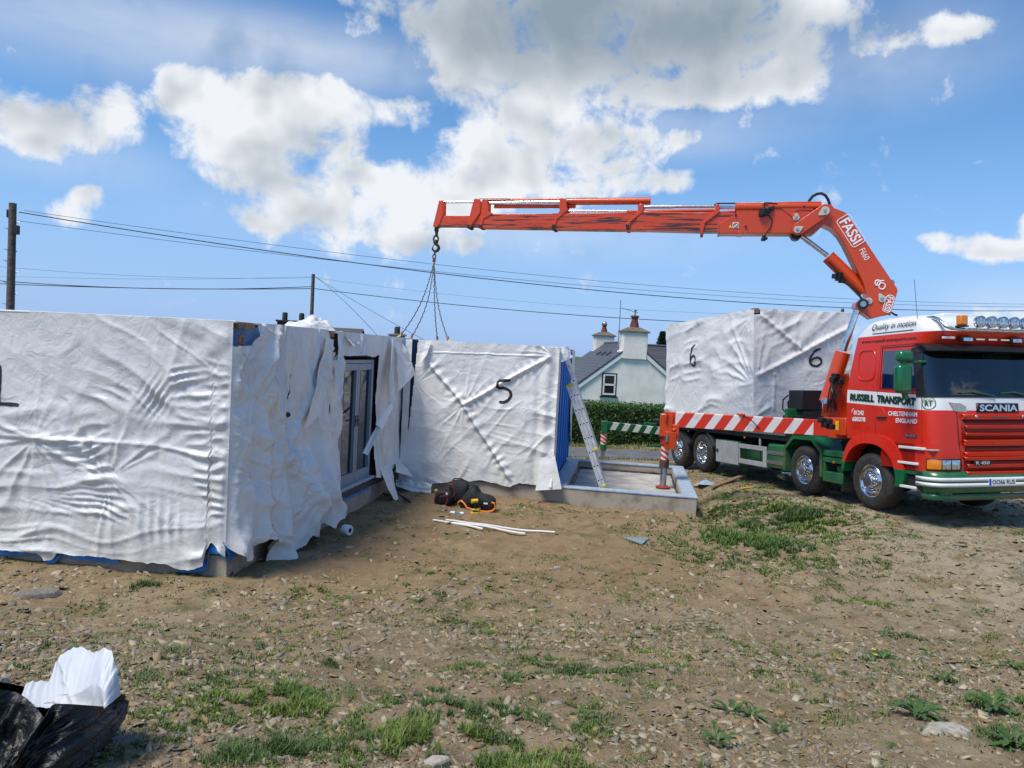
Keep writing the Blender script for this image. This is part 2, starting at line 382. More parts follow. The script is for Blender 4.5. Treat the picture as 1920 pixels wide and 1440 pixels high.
def ground(x, y, detail=True):
    x = np.asarray(x, float); y = np.asarray(y, float)
    near = 1.12*(1-sst(y, 2.2, 8.3+.10*x))
    # along / across truck
    a = (x-TRO[0])*_f[0]+(y-TRO[1])*_f[1]; b = (x-TRO[0])*_l0[0]+(y-TRO[1])*_l0[1]
    plane = .285+.061*np.clip(a, -11., 0)+np.clip(b, -1.6, 1.6)*.029
    plane = np.where(a > 0, .285+.01*np.minimum(a, 3)+np.clip(b, -1.6, 1.6)*.029, plane)
    back = -.44*sst(y, 14.5, 21.)
    edge = b+.35*np.sin(a*.9)*.6
    tfac = sst(edge, -3.6+.9*sst(y, 13, 17), -1.75)
    yard = back*(1-tfac)+np.maximum(plane, -.44)*tfac
    fade = 1-sst(y, 9.5, 12.2)
    z = yard+near-np.maximum(yard, 0)*near/1.12-.03
    # trench beside the foundation
    v = x*BV[0]+y*BV[1]; u = x*BU[0]+y*BU[1]
    z = z-.20*np.exp(-((v-1.62)/.22)**2)*sst(u, 13.2, 14.2)*(1-sst(u, 17.4, 18.4))
    # spoil bank in the right foreground
    z = z+.16*np.exp(-((x-4.6-.25*(y-10))/1.1)**2-((y-10.6)/1.3)**2)
    z = z+.05*(fbm(x*.8, y*.8, 3, 3)-.5)*sst(y, 40, 20)*2
    inside = (v < WALLV+.05) & (u > CORU) & (u < 18.2)
    d = np.clip(y-27.2, 0, 400)
    z = z-.02*np.minimum(d, 40)
    # lane cut flat
    rd = (x-3.3)*RN[0]+(y-23.8)*RN[1]
    fl = sst(rd, -.9, -.1)*(1-sst(rd, 2.4, 3.0)); z = z*(1-fl)+(-.46)*fl
    if detail:
        m = (1-fl)*sst(y, 60, 20)
        z = z+((fbm(x*1.7, y*2.2, 11, 5)-.5)*.13+(fbm(x*14, y*14, 23, 3)-.5)*.035)*m
    return z
def gpt(px, py):
    r = ray(px, py); t = 1.5
    for i in range(4000):
        p = CAMP+r*t
        if p[2] < float(ground(p[0], p[1], False)): break
        t += .02
    return CAMP+r*t
def gz(x, y): return float(ground(x, y, False))

def build_ground():
    ys = [-60, -30, -12, -5, -1, .5]; y = 1.2
    while y < 34: ys.append(y); y += max(.018, .0085*y)
    while y < 4000: ys.append(y); y *= 1.12
    xs = [0.]; x = 0
    while x < 4000:
        x += .035 if x < 4.5 else (.06 if x < 10 else max(.06, (x-10)*.08)); xs.append(x)
    xs = sorted([-k for k in xs[1:]]+xs); xs = np.array(xs); ys = np.array(ys)
    Xg, Yg = np.meshgrid(xs, ys); Zg = ground(Xg, Yg)
    V = np.stack([Xg.ravel(), Yg.ravel(), Zg.ravel()], 1); nx = len(xs); ny = len(ys)
    i = np.arange(nx*ny).reshape(ny, nx); F = np.stack([i[:-1, :-1], i[:-1, 1:], i[1:, 1:], i[1:, :-1]], -1).reshape(-1, 4)
    m = bpy.data.materials.new('stony_soil'); m.use_nodes = True; t = NT(m.node_tree); p = m.node_tree.nodes['Principled BSDF']
    co = t.n('ShaderNodeTexCoord').outputs['Object']
    nA = t.noise(co, .55, 5., .6); nB = t.noise(co, 3., 7., .7, .4); nC = t.noise(co, 40., 5., .7)
    vo = t.n('ShaderNodeTexVoronoi'); t.l(t.v('ADD', co, (0, 0, 0)), vo.inputs['Vector']); vo.inputs['Scale'].default_value = 34.; vo.inputs['Randomness'].default_value = 1.
    c = t.mix(t.ss(nA, .38, .62), (.34, .240, .125, 1), (.34, .268, .160, 1))
    c = t.mix(t.ss(nB, .4, .7), c, (.19, .125, .060, 1))
    hs = t.n('ShaderNodeSeparateColor'); t.l(vo.outputs['Color'], hs.inputs[0])
    st = t.mix(hs.outputs[0], (.20, .15, .10, 1), (.42, .34, .25, 1))
    c = t.mix(t.m('MULTIPLY', t.ss(nC, .42, .6), .55), c, st)
    # pale dust beside the foundation and on the track
    geo = t.n('ShaderNodeNewGeometry'); sp = t.n('ShaderNodeSeparateXYZ'); t.l(geo.outputs['Position'], sp.inputs[0])
    yy = sp.outputs[1]; xx = sp.outputs[0]
    trk = t.m('MULTIPLY', t.ss(xx, 3.8, 7.), t.ss(nB, .68, .4))
    c = t.mix(t.m('MULTIPLY', trk, .75), c, (.40, .345, .255, 1))
    bare = t.m('MULTIPLY', t.m('MULTIPLY', t.ss(yy, 7.6, 9.4), t.ss(xx, 3.6, 2.0)), t.ss(nA, .3, .6)); c = t.mix(t.m('MULTIPLY', bare, .55), c, (.27, .165, .080, 1))
    far = t.ss(yy, 27., 31.)
    c = t.mix(far, c, t.mix(nB, (.05, .11, .02, 1), (.08, .14, .035, 1)))
    gr = t.m('MULTIPLY', t.ss(t.noise(co, 1.7, 6., .7), .52, .66), .55)
    c = t.mix(gr, c, (.075, .10, .025, 1))
    t.l(c, p.inputs['Base Color']); p.inputs['Roughness'].default_value = .95; p.inputs['Specular IOR Level'].default_value = .2
    b = t.n('ShaderNodeBump'); b.inputs['Strength'].default_value = .9; b.inputs['Distance'].default_value = .03
    h = t.m('ADD', t.m('MULTIPLY', nC, .8), t.m('MULTIPLY', t.noise(co, 140., 3., .6), .5)); t.l(h, b.inputs['Height']); t.l(b.outputs[0], p.inputs['Normal'])
    tag(fast_mesh('ground', V, F, m), kind='structure')
    # the lane behind the building
    L = 120; xs = np.linspace(-L, L, 160); rows = np.linspace(0, 2.25, 6)
    P = []
    for r in rows:
        for s_ in xs: q = np.array([3.3, 23.8])+RD*s_+RN*(r+.05*math.sin(s_*.4)); P.append((q[0], q[1], -.45+.02*math.sin(r/2.25*math.pi)))
    i = np.arange(len(P)).reshape(len(rows), len(xs)); F = np.stack([i[:-1, :-1], i[:-1, 1:], i[1:, 1:], i[1:, :-1]], -1).reshape(-1, 4)
    tag(fast_mesh('road', np.array(P), F, mat('asphalt', (.135, .14, .145), .85, var=.25, vs=2., bump=.4, bs=80)), kind='structure')
build_ground()

# ---------------------------------------------------------------- stones, grass
def inside_solid(x, y):
    v = x*BV[0]+y*BV[1]; u = x*BU[0]+y*BU[1]
    b1 = (v < WALLV) & (u > CORU-.02); b2 = (v > WALLV-.5) & (v < 1.32) & (u > FRU-.02) & (u < 18.)
    return b1 | b2
TUFTS = [  # photo x, y, radius m, blades, height
    (800, 1385, .30, 700, .10), (880, 1400, .30, 600, .09), (900, 1340, .25, 500, .08), (800, 1330, .28, 450, .07), (940, 1425, .25, 400, .08), (1030, 1420, .25, 300, .06),
    (650, 1395, .18, 350, .09), (550, 1400, .12, 200, .08), (540, 1310, .22, 450, .08), (560, 1330, .2, 300, .08), (470, 1320, .25, 350, .06), (380, 1290, .22, 250, .05),
    (440, 1420, .16, 200, .07), (520, 1395, .12, 150, .08), (640, 1240, .14, 160, .05), (790, 1290, .16, 180, .06), (860, 1250, .22, 260, .05), (940, 1270, .24, 300, .06), (1010, 1240, .22, 240, .05), (1060, 1255, .28, 350, .06), (1150, 1260, .25, 250, .05), (1110, 1275, .22, 200, .05),
    (840, 1165, .22, 200, .05), (880, 1168, .2, 220, .05), (940, 1172, .16, 130, .05), (1010, 1170, .2, 130, .04), (915, 1190, .14, 130, .06), (860, 1180, .1, 90, .05),
    (560, 1110, .25, 200, .05), (500, 1112, .25, 230, .06), (460, 1120, .2, 120, .05), (275, 1105, .22, 220, .09), (600, 1108, .2, 150, .05), (160, 1140, .3, 200, .05), (90, 1170, .3, 160, .04), (380, 1110, .2, 100, .04),
    (835, 1120, .2, 160, .06), (800, 1130, .2, 150, .05), (720, 1160, .3, 120, .04), (260, 1180, .25, 160, .05), (180, 1260, .25, 160, .05), (320, 1230, .2, 120, .04), (60, 1215, .2, 130, .05),
    (240, 1350, .2, 200, .05), (300, 1370, .2, 150, .05), (260, 1410, .2, 130, .05), (330, 1330, .22, 160, .05), (410, 1355, .2, 160, .05),
    (1400, 1010, .7, 1000, .16), (1450, 1030, .6, 900, .14), (1440, 990, .6, 500, .14), (1500, 970, .45, 800, .18), (1470, 955, .4, 500, .16), (1530, 990, .5, 500, .14), (1420, 950, .5, 300, .1), (1380, 930, .5, 300, .1), (1350, 960, .5, 400, .1), (1340, 1000, .5, 300, .08), (1560, 985, .4, 260, .1),
    (1360, 1050, .5, 350, .06), (1300, 1050, .4, 200, .06), (1440, 1070, .4, 250, .06), (1530, 1060, .4, 200, .05), (1630, 1130, .35, 260, .06), (1650, 1060, .4, 260, .06), (1600, 1005, .4, 220, .07), (1700, 1005, .4, 160, .05), (1740, 1045, .35, 120, .05), (1590, 1100, .35, 180, .05), (1560, 1130, .3, 150, .05),
    (1640, 970, .5, 250, .05), (1800, 985, .6, 220, .05), (1900, 1000, .5, 220, .05), (1760, 1090, .3, 120, .04), (1200, 1120, .3, 150, .04), (1250, 1180, .25, 150, .05), (1180, 1200, .25, 150, .05), (1300, 1250, .22, 130, .04), (1270, 1100, .3, 130, .04), (1130, 1090, .2, 90, .05),
    (1130, 1330, .2, 160, .05), (1110, 1370, .2, 160, .05), (1240, 1330, .2, 160, .04), (1180, 1280, .2, 130, .04), (1050, 1360, .2, 160, .05), (1330, 1185, .2, 90, .04), (1700, 1200, .3, 300, .06), (1900, 1250, .25, 200, .07), (1860, 1150, .3, 130, .04), (1760, 1270, .2, 140, .05), (1640, 1245, .25, 220, .06),
    (1880, 1320, .22, 250, .10), (1830, 1310, .2, 180, .09), (1905, 1400, .2, 260, .1), (1530, 1330, .18, 130, .05), (1460, 1180, .2, 90, .04), (1345, 870+20, .4, 150, .08), (1390, 905, .4, 160, .07), (1440, 915, .4, 160, .07),
    (900, 945, .4, 90, .04), (1000, 955, .4, 120, .04), (1060, 960, .4, 90, .04), (760, 985, .4, 80, .03), (840, 1040, .4, 140, .04), (900, 1060, .3, 90, .05), (700, 1010, .4, 60, .03), (1040, 1045, .3, 100, .05), (1090, 1060, .3, 80, .04), (980, 1100, .3, 80, .04)]
def build_stones():
    rs = np.random.RandomState(3); N = 290000
    y = 2.4*np.exp(rs.rand(N)**1.1*math.log(22./2.4)); x = (rs.rand(N)*2-1)*(.80*y+.6)
    kp = ~inside_solid(x, y); kp &= rs.rand(N) > .72*sst(y, 8.2, 9.6)*(1-sst(x, 2.2, 3.6))
    kp &= ((rs.rand(N) < .35+1.1*sst(fbm(x*.9, y*.9, 40, 3), .42, .62)))
    x = x[kp]; y = y[kp]; N = len(x)
    size = (.0026+.0014*y**.82)*(.40+rs.rand(N)**8*4.6)
    size = np.minimum(size, .055+.05*(rs.rand(N) < .004))
    n = 5; ang = np.arange(n)/n*2*np.pi
    a = ang[None, :]+(rs.rand(N, n)-.5)*1.15+rs.rand(N, 1)*6.28
    rr = size[:, None]*(.45+.95*rs.rand(N, n)); el = .38+.45*rs.rand(N, 1)
    lx = np.cos(a)*rr*1.15; ly = np.sin(a)*rr*el; rot = (rs.rand(N, 1)-.5)*2.6
    px_ = lx*np.cos(rot)-ly*np.sin(rot); py_ = lx*np.sin(rot)+ly*np.cos(rot)
    th = size*(.10+.32*rs.rand(N)**2)
    tx = (rs.rand(N, 1)-.5)*1.1; ty = (rs.rand(N, 1)-.5)*1.3
    z0 = ground(x, y)
    def layer(sc, dz): return np.stack([x[:, None]+px_*sc, y[:, None]+py_*sc, z0[:, None]+dz[:, None]+(px_*tx+py_*ty)*sc], -1)
    bot = layer(1., -th*.25); top = layer(.97, th)
    V = np.concatenate([bot, top], 1).reshape(-1, 3)
    base = (np.arange(N)*10)[:, None]
    sides = np.stack([np.array([j, (j+1) % n, n+(j+1) % n, n+j]) for j in range(n)])
    F = (base[:, :, None]+np.concatenate([sides[:, [0, 1, 2]], sides[:, [0, 2, 3]]])[None]).reshape(-1, 3)
    caps = np.array([[5, 6, 7, 8], [5, 8, 9, 9]]); caps = np.array([[5, 6, 7], [5, 7, 8], [5, 8, 9]]); Fc = (base[:, :, None]+caps[None]).reshape(-1, 3)
    pal = np.array([(.30, .232, .14), (.35, .285, .185), (.22, .172, .11), (.40, .34, .235), (.29, .195, .10), (.27, .235, .18)])
    ci = pal[rs.randint(0, len(pal), N)]*(.62+.50*rs.rand(N, 1)); C = np.repeat(ci, 10, 0)
    m = bpy.data.materials.new('stone_chips'); m.use_nodes = True; t = NT(m.node_tree); p = m.node_tree.nodes['Principled BSDF']
    at = t.n('ShaderNodeAttribute'); at.attribute_name = 'tint'
    t.l(t.mix(.5, at.outputs['Color'], t.mix(t.noise(t.n('ShaderNodeTexCoord').outputs['Object'], 60, 4), (.6, .6, .6, 1), (1.3, 1.3, 1.3, 1)), 'MULTIPLY'), p.inputs['Base Color'])
    p.inputs['Roughness'].default_value = .85; p.inputs['Specular IOR Level'].default_value = .3
    tag(fast_mesh('gravel', V, np.concatenate([F, Fc]), m, smooth=False, colors=C), 'loose slate chips and pebbles scattered over the bare brown soil', 'gravel', kind='stuff')
def blades(bx, by, h, rs, spread=.7, w=.0022, zf=None):
    """arrays of blade roots -> V,F"""
    N = len(bx); bz = ground(bx, by) - .004 if zf is None else zf
    a = rs.rand(N)*6.283; L = h*(.25+1.25*rs.rand(N)**1.8); lean = spread*(.25+rs.rand(N))
    dx, dy = np.cos(a), np.sin(a); sx, sy = -dy, dx; ww = w*(.7+.8*rs.rand(N))
    P = []
    for tt, wf in ((0, 1), (.5, .85), (1, 0.)):
        hh = L*tt*(1-.35*lean*tt); oo = L*lean*tt*tt
        cx = bx+dx*oo; cy = by+dy*oo; cz = bz+hh
        if wf > 0:
            P.append(np.stack([cx-sx*ww*wf, cy-sy*ww*wf, cz], -1)); P.append(np.stack([cx+sx*ww*wf, cy+sy*ww*wf, cz], -1))
        else: P.append(np.stack([cx, cy, cz], -1))
    V = np.stack(P, 1).reshape(-1, 3); b = (np.arange(N)*5)[:, None, None]
    T = np.array([[0, 1, 3], [0, 3, 2], [2, 3, 4]]); return V, (b+T[None]).reshape(-1, 3)
def build_grass():
    rs = np.random.RandomState(9); X = []; Y = []; H = []; Cc = []; Wd = []
    green = np.array([(.080, .145, .018), (.058, .110, .015), (.125, .180, .022), (.050, .092, .016), (.20, .21, .035), (.15, .12, .045)])
    def tuft(cx, cy, r, n, h, c):
        q = r*np.sqrt(rs.rand(n)); a = rs.rand(n)*6.283
        # break the patch into clumps
        xx = cx+q*np.cos(a); yy = cy+q*np.sin(a)*.75
        k = fbm(xx*9, yy*9, 77, 2) > .50
        xx = xx[k]; yy = yy[k]; n = len(xx)
        X.append(xx); Y.append(yy); H.append(np.full(n, h)*(1.15-.5*np.sqrt(((xx-cx)**2+(yy-cy)**2))/r)); Cc.append(c*(.7+.6*rs.rand(n, 1)))
        Wd.append(np.full(n, .0009+.00042*math.hypot(cx, cy)))
    for px, py, r, n, h in TUFTS:
        p = gpt(px, py)
        if py > 1200 and px < 1250: n *= 1.7; r *= 1.15
        if 1300 < px < 1640 and py < 1110: n *= 2.2; r *= 1.25
        c_ = green[rs.randint(0, 4)]; tuft(p[0], p[1], r*.8, int(n*2.6), h*.75, c_); tuft(p[0], p[1], r*2.4, int(n*3.6), h*.40, c_)
    for i in range(17000):
        y = 2.6*math.exp(rs.rand()*math.log(20/2.6)); x = (rs.rand()*2-1)*(.78*y+.5)
        f = float(fbm(x*.7, y*.7, 55, 3))
        if f < (.38 if y < 7 else .44)+.12*rs.rand() or inside_solid(x, y): continue
        if abs((x-TRO[0])*_l0[0]+(y-TRO[1])*_l0[1]) < 1.9 and y > 12: continue
        tuft(x, y, .03+.16*rs.rand()**2, int(10+60*rs.rand()**2), .014+.04*rs.rand()**2, green[rs.randint(0, 6)])
    # verge by the lane
    n = 26000; s_ = (rs.rand(n)*2-1)*22; r = np.where(rs.rand(n) < .8, 2.35+rs.rand(n)*1.2, -.25-rs.rand(n)*.3)
    q = np.array([3.3, 23.8])[None]+RD[None]*s_[:, None]+RN[None]*r[:, None]
    X.append(q[:, 0]); Y.append(q[:, 1]); H.append(np.full(n, .12)); Cc.append(green[rs.randint(0, 4, n)]*(.7+.5*rs.rand(n, 1))); Wd.append(np.full(n, .007))
    X, Y, H, Cc, Wd = map(np.concatenate, (X, Y, H, Cc, Wd)); ok = ~inside_solid(X, Y); X, Y, H, Cc, Wd = X[ok], Y[ok], H[ok], Cc[ok], Wd[ok]
    V, F = blades(X, Y, H, rs, .9, Wd)
    m = bpy.data.materials.new('grass_blade'); m.use_nodes = True; t = NT(m.node_tree); p = m.node_tree.nodes['Principled BSDF']
    at = t.n('ShaderNodeAttribute'); at.attribute_name = 'tint'; t.l(at.outputs['Color'], p.inputs['Base Color']); p.inputs['Roughness'].default_value = .6
    tag(fast_mesh('grass', V, F, m, smooth=False, colors=np.repeat(Cc, 5, 0)), 'sparse green grass tufts growing through the stony soil', 'grass', kind='stuff')
build_stones(); build_grass()

def build_weeds():
    M_leaf = mat('weed_leaf', (.055, .105, .018), .5, var=.35, vs=30); M_flower = mat('dandelion_yellow', (.85, .62, .02), .6)
    def leaf_fn(mb, a, L, w, up, rs):
        n = 9; pts = []
        for i in range(n):
            t = i/(n-1); ww = w*math.sin(math.pi*min(1, t*.92+.06))**.8*(1. if i % 2 else .5)*(.5+.7*t)
            x = L*t; z = L*up*math.sin(t*2.2)*.6+.01
            pts.append((x, ww, z))
        pts[-1] = (L, 0.0005, pts[-1][2])
        V = []
        ca, sa = math.cos(a), math.sin(a)
        for x, ww, z in pts:
            for s_ in (-1, 0, 1):
                yy = ww*s_; zz = z+(abs(s_)*ww*.35); V.append((x*ca-yy*sa, x*sa+yy*ca, zz))
        F = []
        for i in range(n-1):
            for k in range(2): F.append((i*3+k, i*3+k+1, (i+1)*3+k+1, (i+1)*3+k))
        mb.add(V, F)
    W_ = [(1720, 1345, .17, 22, 'large dandelion rosette with many grey green leaves, lower right'), (1655, 1238, .14, 18, 'dandelion rosette carrying the yellow flower'),
          (1345, 1395, .11, 14, 'dark leafy weed clump right of the bottom middle of the frame'), (1370, 1340, .12, 14, 'trailing weed with dark leaves lying left to right above the leafy clump'), (1410, 1350, .10, 12, 'low weed at the right end of the trailing weed'),
          (1530, 1275, .07, 10, 'small upright weed with dark leaves on pale chips, left of the dandelion flower'), (1860, 1330, .16, 16, 'spiky green weed beside the large rosette, near the right edge'), (1905, 1410, .16, 18, 'broad dark green weed cut by the bottom right corner'),
          (1660, 1195, .13, 16, 'spreading weed with jagged leaves behind the dandelion flower'), (1740, 1235, .09, 12, 'small weed lying left of the black rod'), (1770, 1275, .10, 10, 'flat weed patch below the black rod'), (1900, 1255, .10, 10, 'weed at the right edge level with the black rod'), (1815, 1190, .08, 10, 'small grey leaved weed beside the brown earth mound'),
          (1460, 1375, .08, 9, 'small weed below the trailing weed, right of the leafy clump'), (1680, 1410, .06, 8, 'tiny flat weed near the bottom edge under the large rosette'), (1310, 1210, .05, 8, 'tiny weed in the open chippings right of the middle'),
          (1450, 1160, .06, 8, 'tiny dark weed on bare chippings above the dandelions'), (1600, 1165, .07, 9, 'narrow leaved weed above the spreading weed')]
    for px, py, L, n, lab in W_:
        p = gpt(px, py); rs = random.Random(int(px)); mb = MB()
        for i in range(n): leaf_fn(mb, i*2.4+rs.random()*.5, L*(.6+.5*rs.random()), L*.16, .25+.6*rs.random(), rs)
        r = empty('leafy_weed', lab+' on stony ground' if len(lab.split()) < 6 else lab, 'weed', (p[0], p[1], gz(p[0], p[1])), 0, 'leafy weeds on the stony ground')
        mb.obj('leaves', M_leaf, r)
        if 'carrying' in lab:
            for dx, dz in ((-.10, .10), (-.085, .055)):
                st = MB(); st.tube([(0, 0, 0), (dx*.5, -.02, dz*.7), (dx, -.04, dz)], .002, 5)
                fl = MB()
                for k in range(26):
                    a = k*2.4; rr = .016*(1 if k % 2 else .6)
                    fl.add([(dx, -.04, dz), (dx+rr*math.cos(a), -.04+rr*math.sin(a), dz+.005), (dx+rr*math.cos(a+.3), -.04+rr*math.sin(a+.3), dz+.005), (dx+rr*.5*math.cos(a+.15), -.04+rr*.5*math.sin(a+.15), dz+.009)], [(0, 1, 3), (0, 3, 2), (1, 2, 3)])
                s2 = st.obj('stem', M_leaf, r); fl.obj('flower', M_flower, s2)
build_weeds()

# ================================================================ wrapped building modules
BROT = -BH
def thing_b(name, label, cat, v, u, z=0, group=None):
    w = B2W(v, u, z); o = empty(name, label, cat, tuple(w), BROT, group); o['_b'] = (v, u, z); return o
def fixb(o, root):     # child mesh is written in building coordinates (v,u,z)
    b = root['_b']; o.location = (-b[0], -b[1], -b[2]); return o
def bpx(px, py, plane, k):   # photo point on the plane v=k ('v') or u=k ('u'), building coords
    n = BV if plane == 'v' else BU; P = on_plane(px, py, n*k, n); return P@BV, P@BU, P[2]
def star(a, b, c, R, n, amp, seed=0):
    da, db = a-c[0], b-c[1]; r = np.hypot(da, db)+1e-6; th = np.arctan2(db, da)
    w = fbm(a*2.5, b*2.5, seed, 2)*1.6+fbm(th*2.2+7, th*0, seed+4, 2)*5
    rg = 1-np.abs(np.sin(n*th/2+w))*2; x = r/(.38*R)
    m = sst(vn(th*1.3+10, np.full_like(th, seed*3.3), seed), .25, .6)
    return amp*rg*x*np.exp(1-x)*m*.24
def fold(a, b, p, q, w, amp, seed=0, cr=.6):
    px_, py_ = q[0]-p[0], q[1]-p[1]; L = math.hypot(px_, py_); ux, uy = px_/L, py_/L
    s = (a-p[0])*ux+(b-p[1])*uy; d = (a-p[0])*-uy+(b-p[1])*ux
    d = d+.02*(fbm(s*3, s*0, seed, 2)-.5)*2; on = sst(s, -.05, .05)*(1-sst(s, L-.05, L+.05))
    return on*(amp*np.exp(-(d/w)**2)+cr*amp*np.sin(s*34+6*vn(s*4, d*4, seed))*np.exp(-(d/(3.2*w))**2)*.6)
def crumple(a, b, sa, sb, amp, seed=0, o=3):
    wa = a+.25*fbm(a*1.3, b*1.3, seed+50, 2); wb = b+.25*fbm(a*1.3+9, b*1.3, seed+60, 2)
    r = 0; g = 1; t = 0
    for i in range(o):
        n = vn(wa*sa*2**i, wb*sb*2**i, seed+i*5); r = r+g*(1-np.abs(2*n-1)**.7*1.); t += g; g *= .5
    return amp*(r/t-.5)*2
def pucker(a, b, pts, freq, w, side, amp, seed=0):
    # short creases running away from an edge pressed through the sheet; pts = (a,b) down the edge
    pb = [p[1] for p in pts][::-1]; pa = [p[0] for p in pts][::-1]
    a0 = np.interp(b, pb, pa)+.05*(fbm(b*3, b*0, seed, 2)-.5); d = (a-a0)*side
    on = sst(b, pb[0]-.12, pb[0]+.10)*(1-sst(b, pb[-1]-.10, pb[-1]+.12))
    wl = w*(.35+1.3*vn(b*5, b*0, seed+2)); x = np.clip(d, 0, 9)/wl
    ph = b*freq+1.3*d*(fbm(b*2, b*0, seed+7, 2)-.5)*freq+1.5*fbm(b*3, d*2, seed, 2)
    rg = 1-2*np.abs(np.sin(np.pi*ph))**.8
    return amp*on*rg*x*np.exp(1-x*1.4)*(.3+.9*vn(b*4, b*0+3, seed+5))
def creases(a, b, ang, fl, fs, amp, seed=0, p=1.4, o=2):
    # long sharp tension creases running along 'ang', with smooth cloth between them
    c, s_ = math.cos(ang), math.sin(ang); u = a*c+b*s_; v = -a*s_+b*c
    v = v+.22*(fbm(u*.8, v*1.2, seed+31, 2)-.5)*2; r = 0; g = 1
    for i in range(o):
        n = vn(u*fl*1.7**i, v*fs*1.9**i, seed+i*7); k = np.clip(1-np.abs(2*n-1)*2.2, 0, 1)**p; r = r+g*k; g *= .55
    m = sst(fbm(a*1.1, b*1.1, seed+90, 2), .38, .62)
    return amp*r*(.25+.75*m)
class Sheet:
    """draped sheet: a across, b up; P = o + ea*a + eb*b + en*h(a,b)"""
    def __init__(s, o, ea, eb, en, hf): s.o, s.ea, s.eb, s.en = (np.array(k, float) for k in (o, ea, eb, en)); s.hf = hf
    def P(s, a, b, off=0.):
        h = s.hf(a, b)+off; return s.o+a[..., None]*s.ea+b[..., None]*s.eb+h[..., None]*s.en
    def mesh(s, name, m, parent, a0, a1, top, bot, step=.018, holes=(), rag=.012):
        na = max(2, int(abs(a1-a0)/step)); av = np.linspace(a0, a1, na+1)
        f = lambda pl: np.interp(av, [p[0] for p in pl], [p[1] for p in pl]) if not np.isscalar(pl) else np.full_like(av, pl)
        tp = f(top); bt = f(bot)+rag*(fbm(av*9, av*0, 4, 3)-.5)*4
        nb = max(2, int(np.max(tp-bt)/step)); T = np.linspace(0, 1, nb+1)
        A = np.repeat(av[:, None], nb+1, 1); Bm = tp[:, None]+(bt-tp)[:, None]*T[None]
        V = s.P(A, Bm).reshape(-1, 3); i = np.arange((na+1)*(nb+1)).reshape(na+1, nb+1)
        F = np.stack([i[:-1, :-1], i[1:, :-1], i[1:, 1:], i[:-1, 1:]], -1).reshape(-1, 4)
        ca = (A[:-1, :-1]+A[1:, 1:]).ravel()/2; cb = (Bm[:-1, :-1]+Bm[1:, 1:]).ravel()/2
        kp = np.ones(len(F), bool)
        for h in holes: kp &= ~h(ca, cb)
        F = F[kp]
        return fast_mesh(name, V, F, m, parent)
    def stroke(s, pts, w, name, m, parent, off=.006, jit=.15):
        """paint stroke lying on the sheet"""
        pts = np.array(pts, float); seg = np.r_[0, np.cumsum(np.hypot(*np.diff(pts, axis=0).T))]; n = max(6, int(seg[-1]/.02))
        t = np.linspace(0, seg[-1], n); a = np.interp(t, seg, pts[:, 0]); b = np.interp(t, seg, pts[:, 1])
        k = np.array([.25, .5, .25]); 
        for _ in range(3): a[1:-1] = np.convolve(a, k, 'valid'); b[1:-1] = np.convolve(b, k, 'valid')
        da, db = np.gradient(a), np.gradient(b); L = np.hypot(da, db)+1e-9; na, nb_ = -db/L, da/L
        ww = w*(1-jit+2*jit*vn(t*25, t*0, 3))*np.clip(np.minimum(t, seg[-1]-t)/.02+.5, .5, 1)
        cols = [s.P(a+na*ww*k/2, b+nb_*ww*k/2, off) for k in (-1, -.5, 0, .5, 1)]
        V = np.stack(cols, 1).reshape(-1, 3); i = np.arange(n*5).reshape(n, 5)
        F = np.stack([i[:-1, :-1], i[1:, :-1], i[1:, 1:], i[:-1, 1:]], -1).reshape(-1, 4)
        return fast_mesh(name, V, F, m, parent)

TOPZ = 2.94
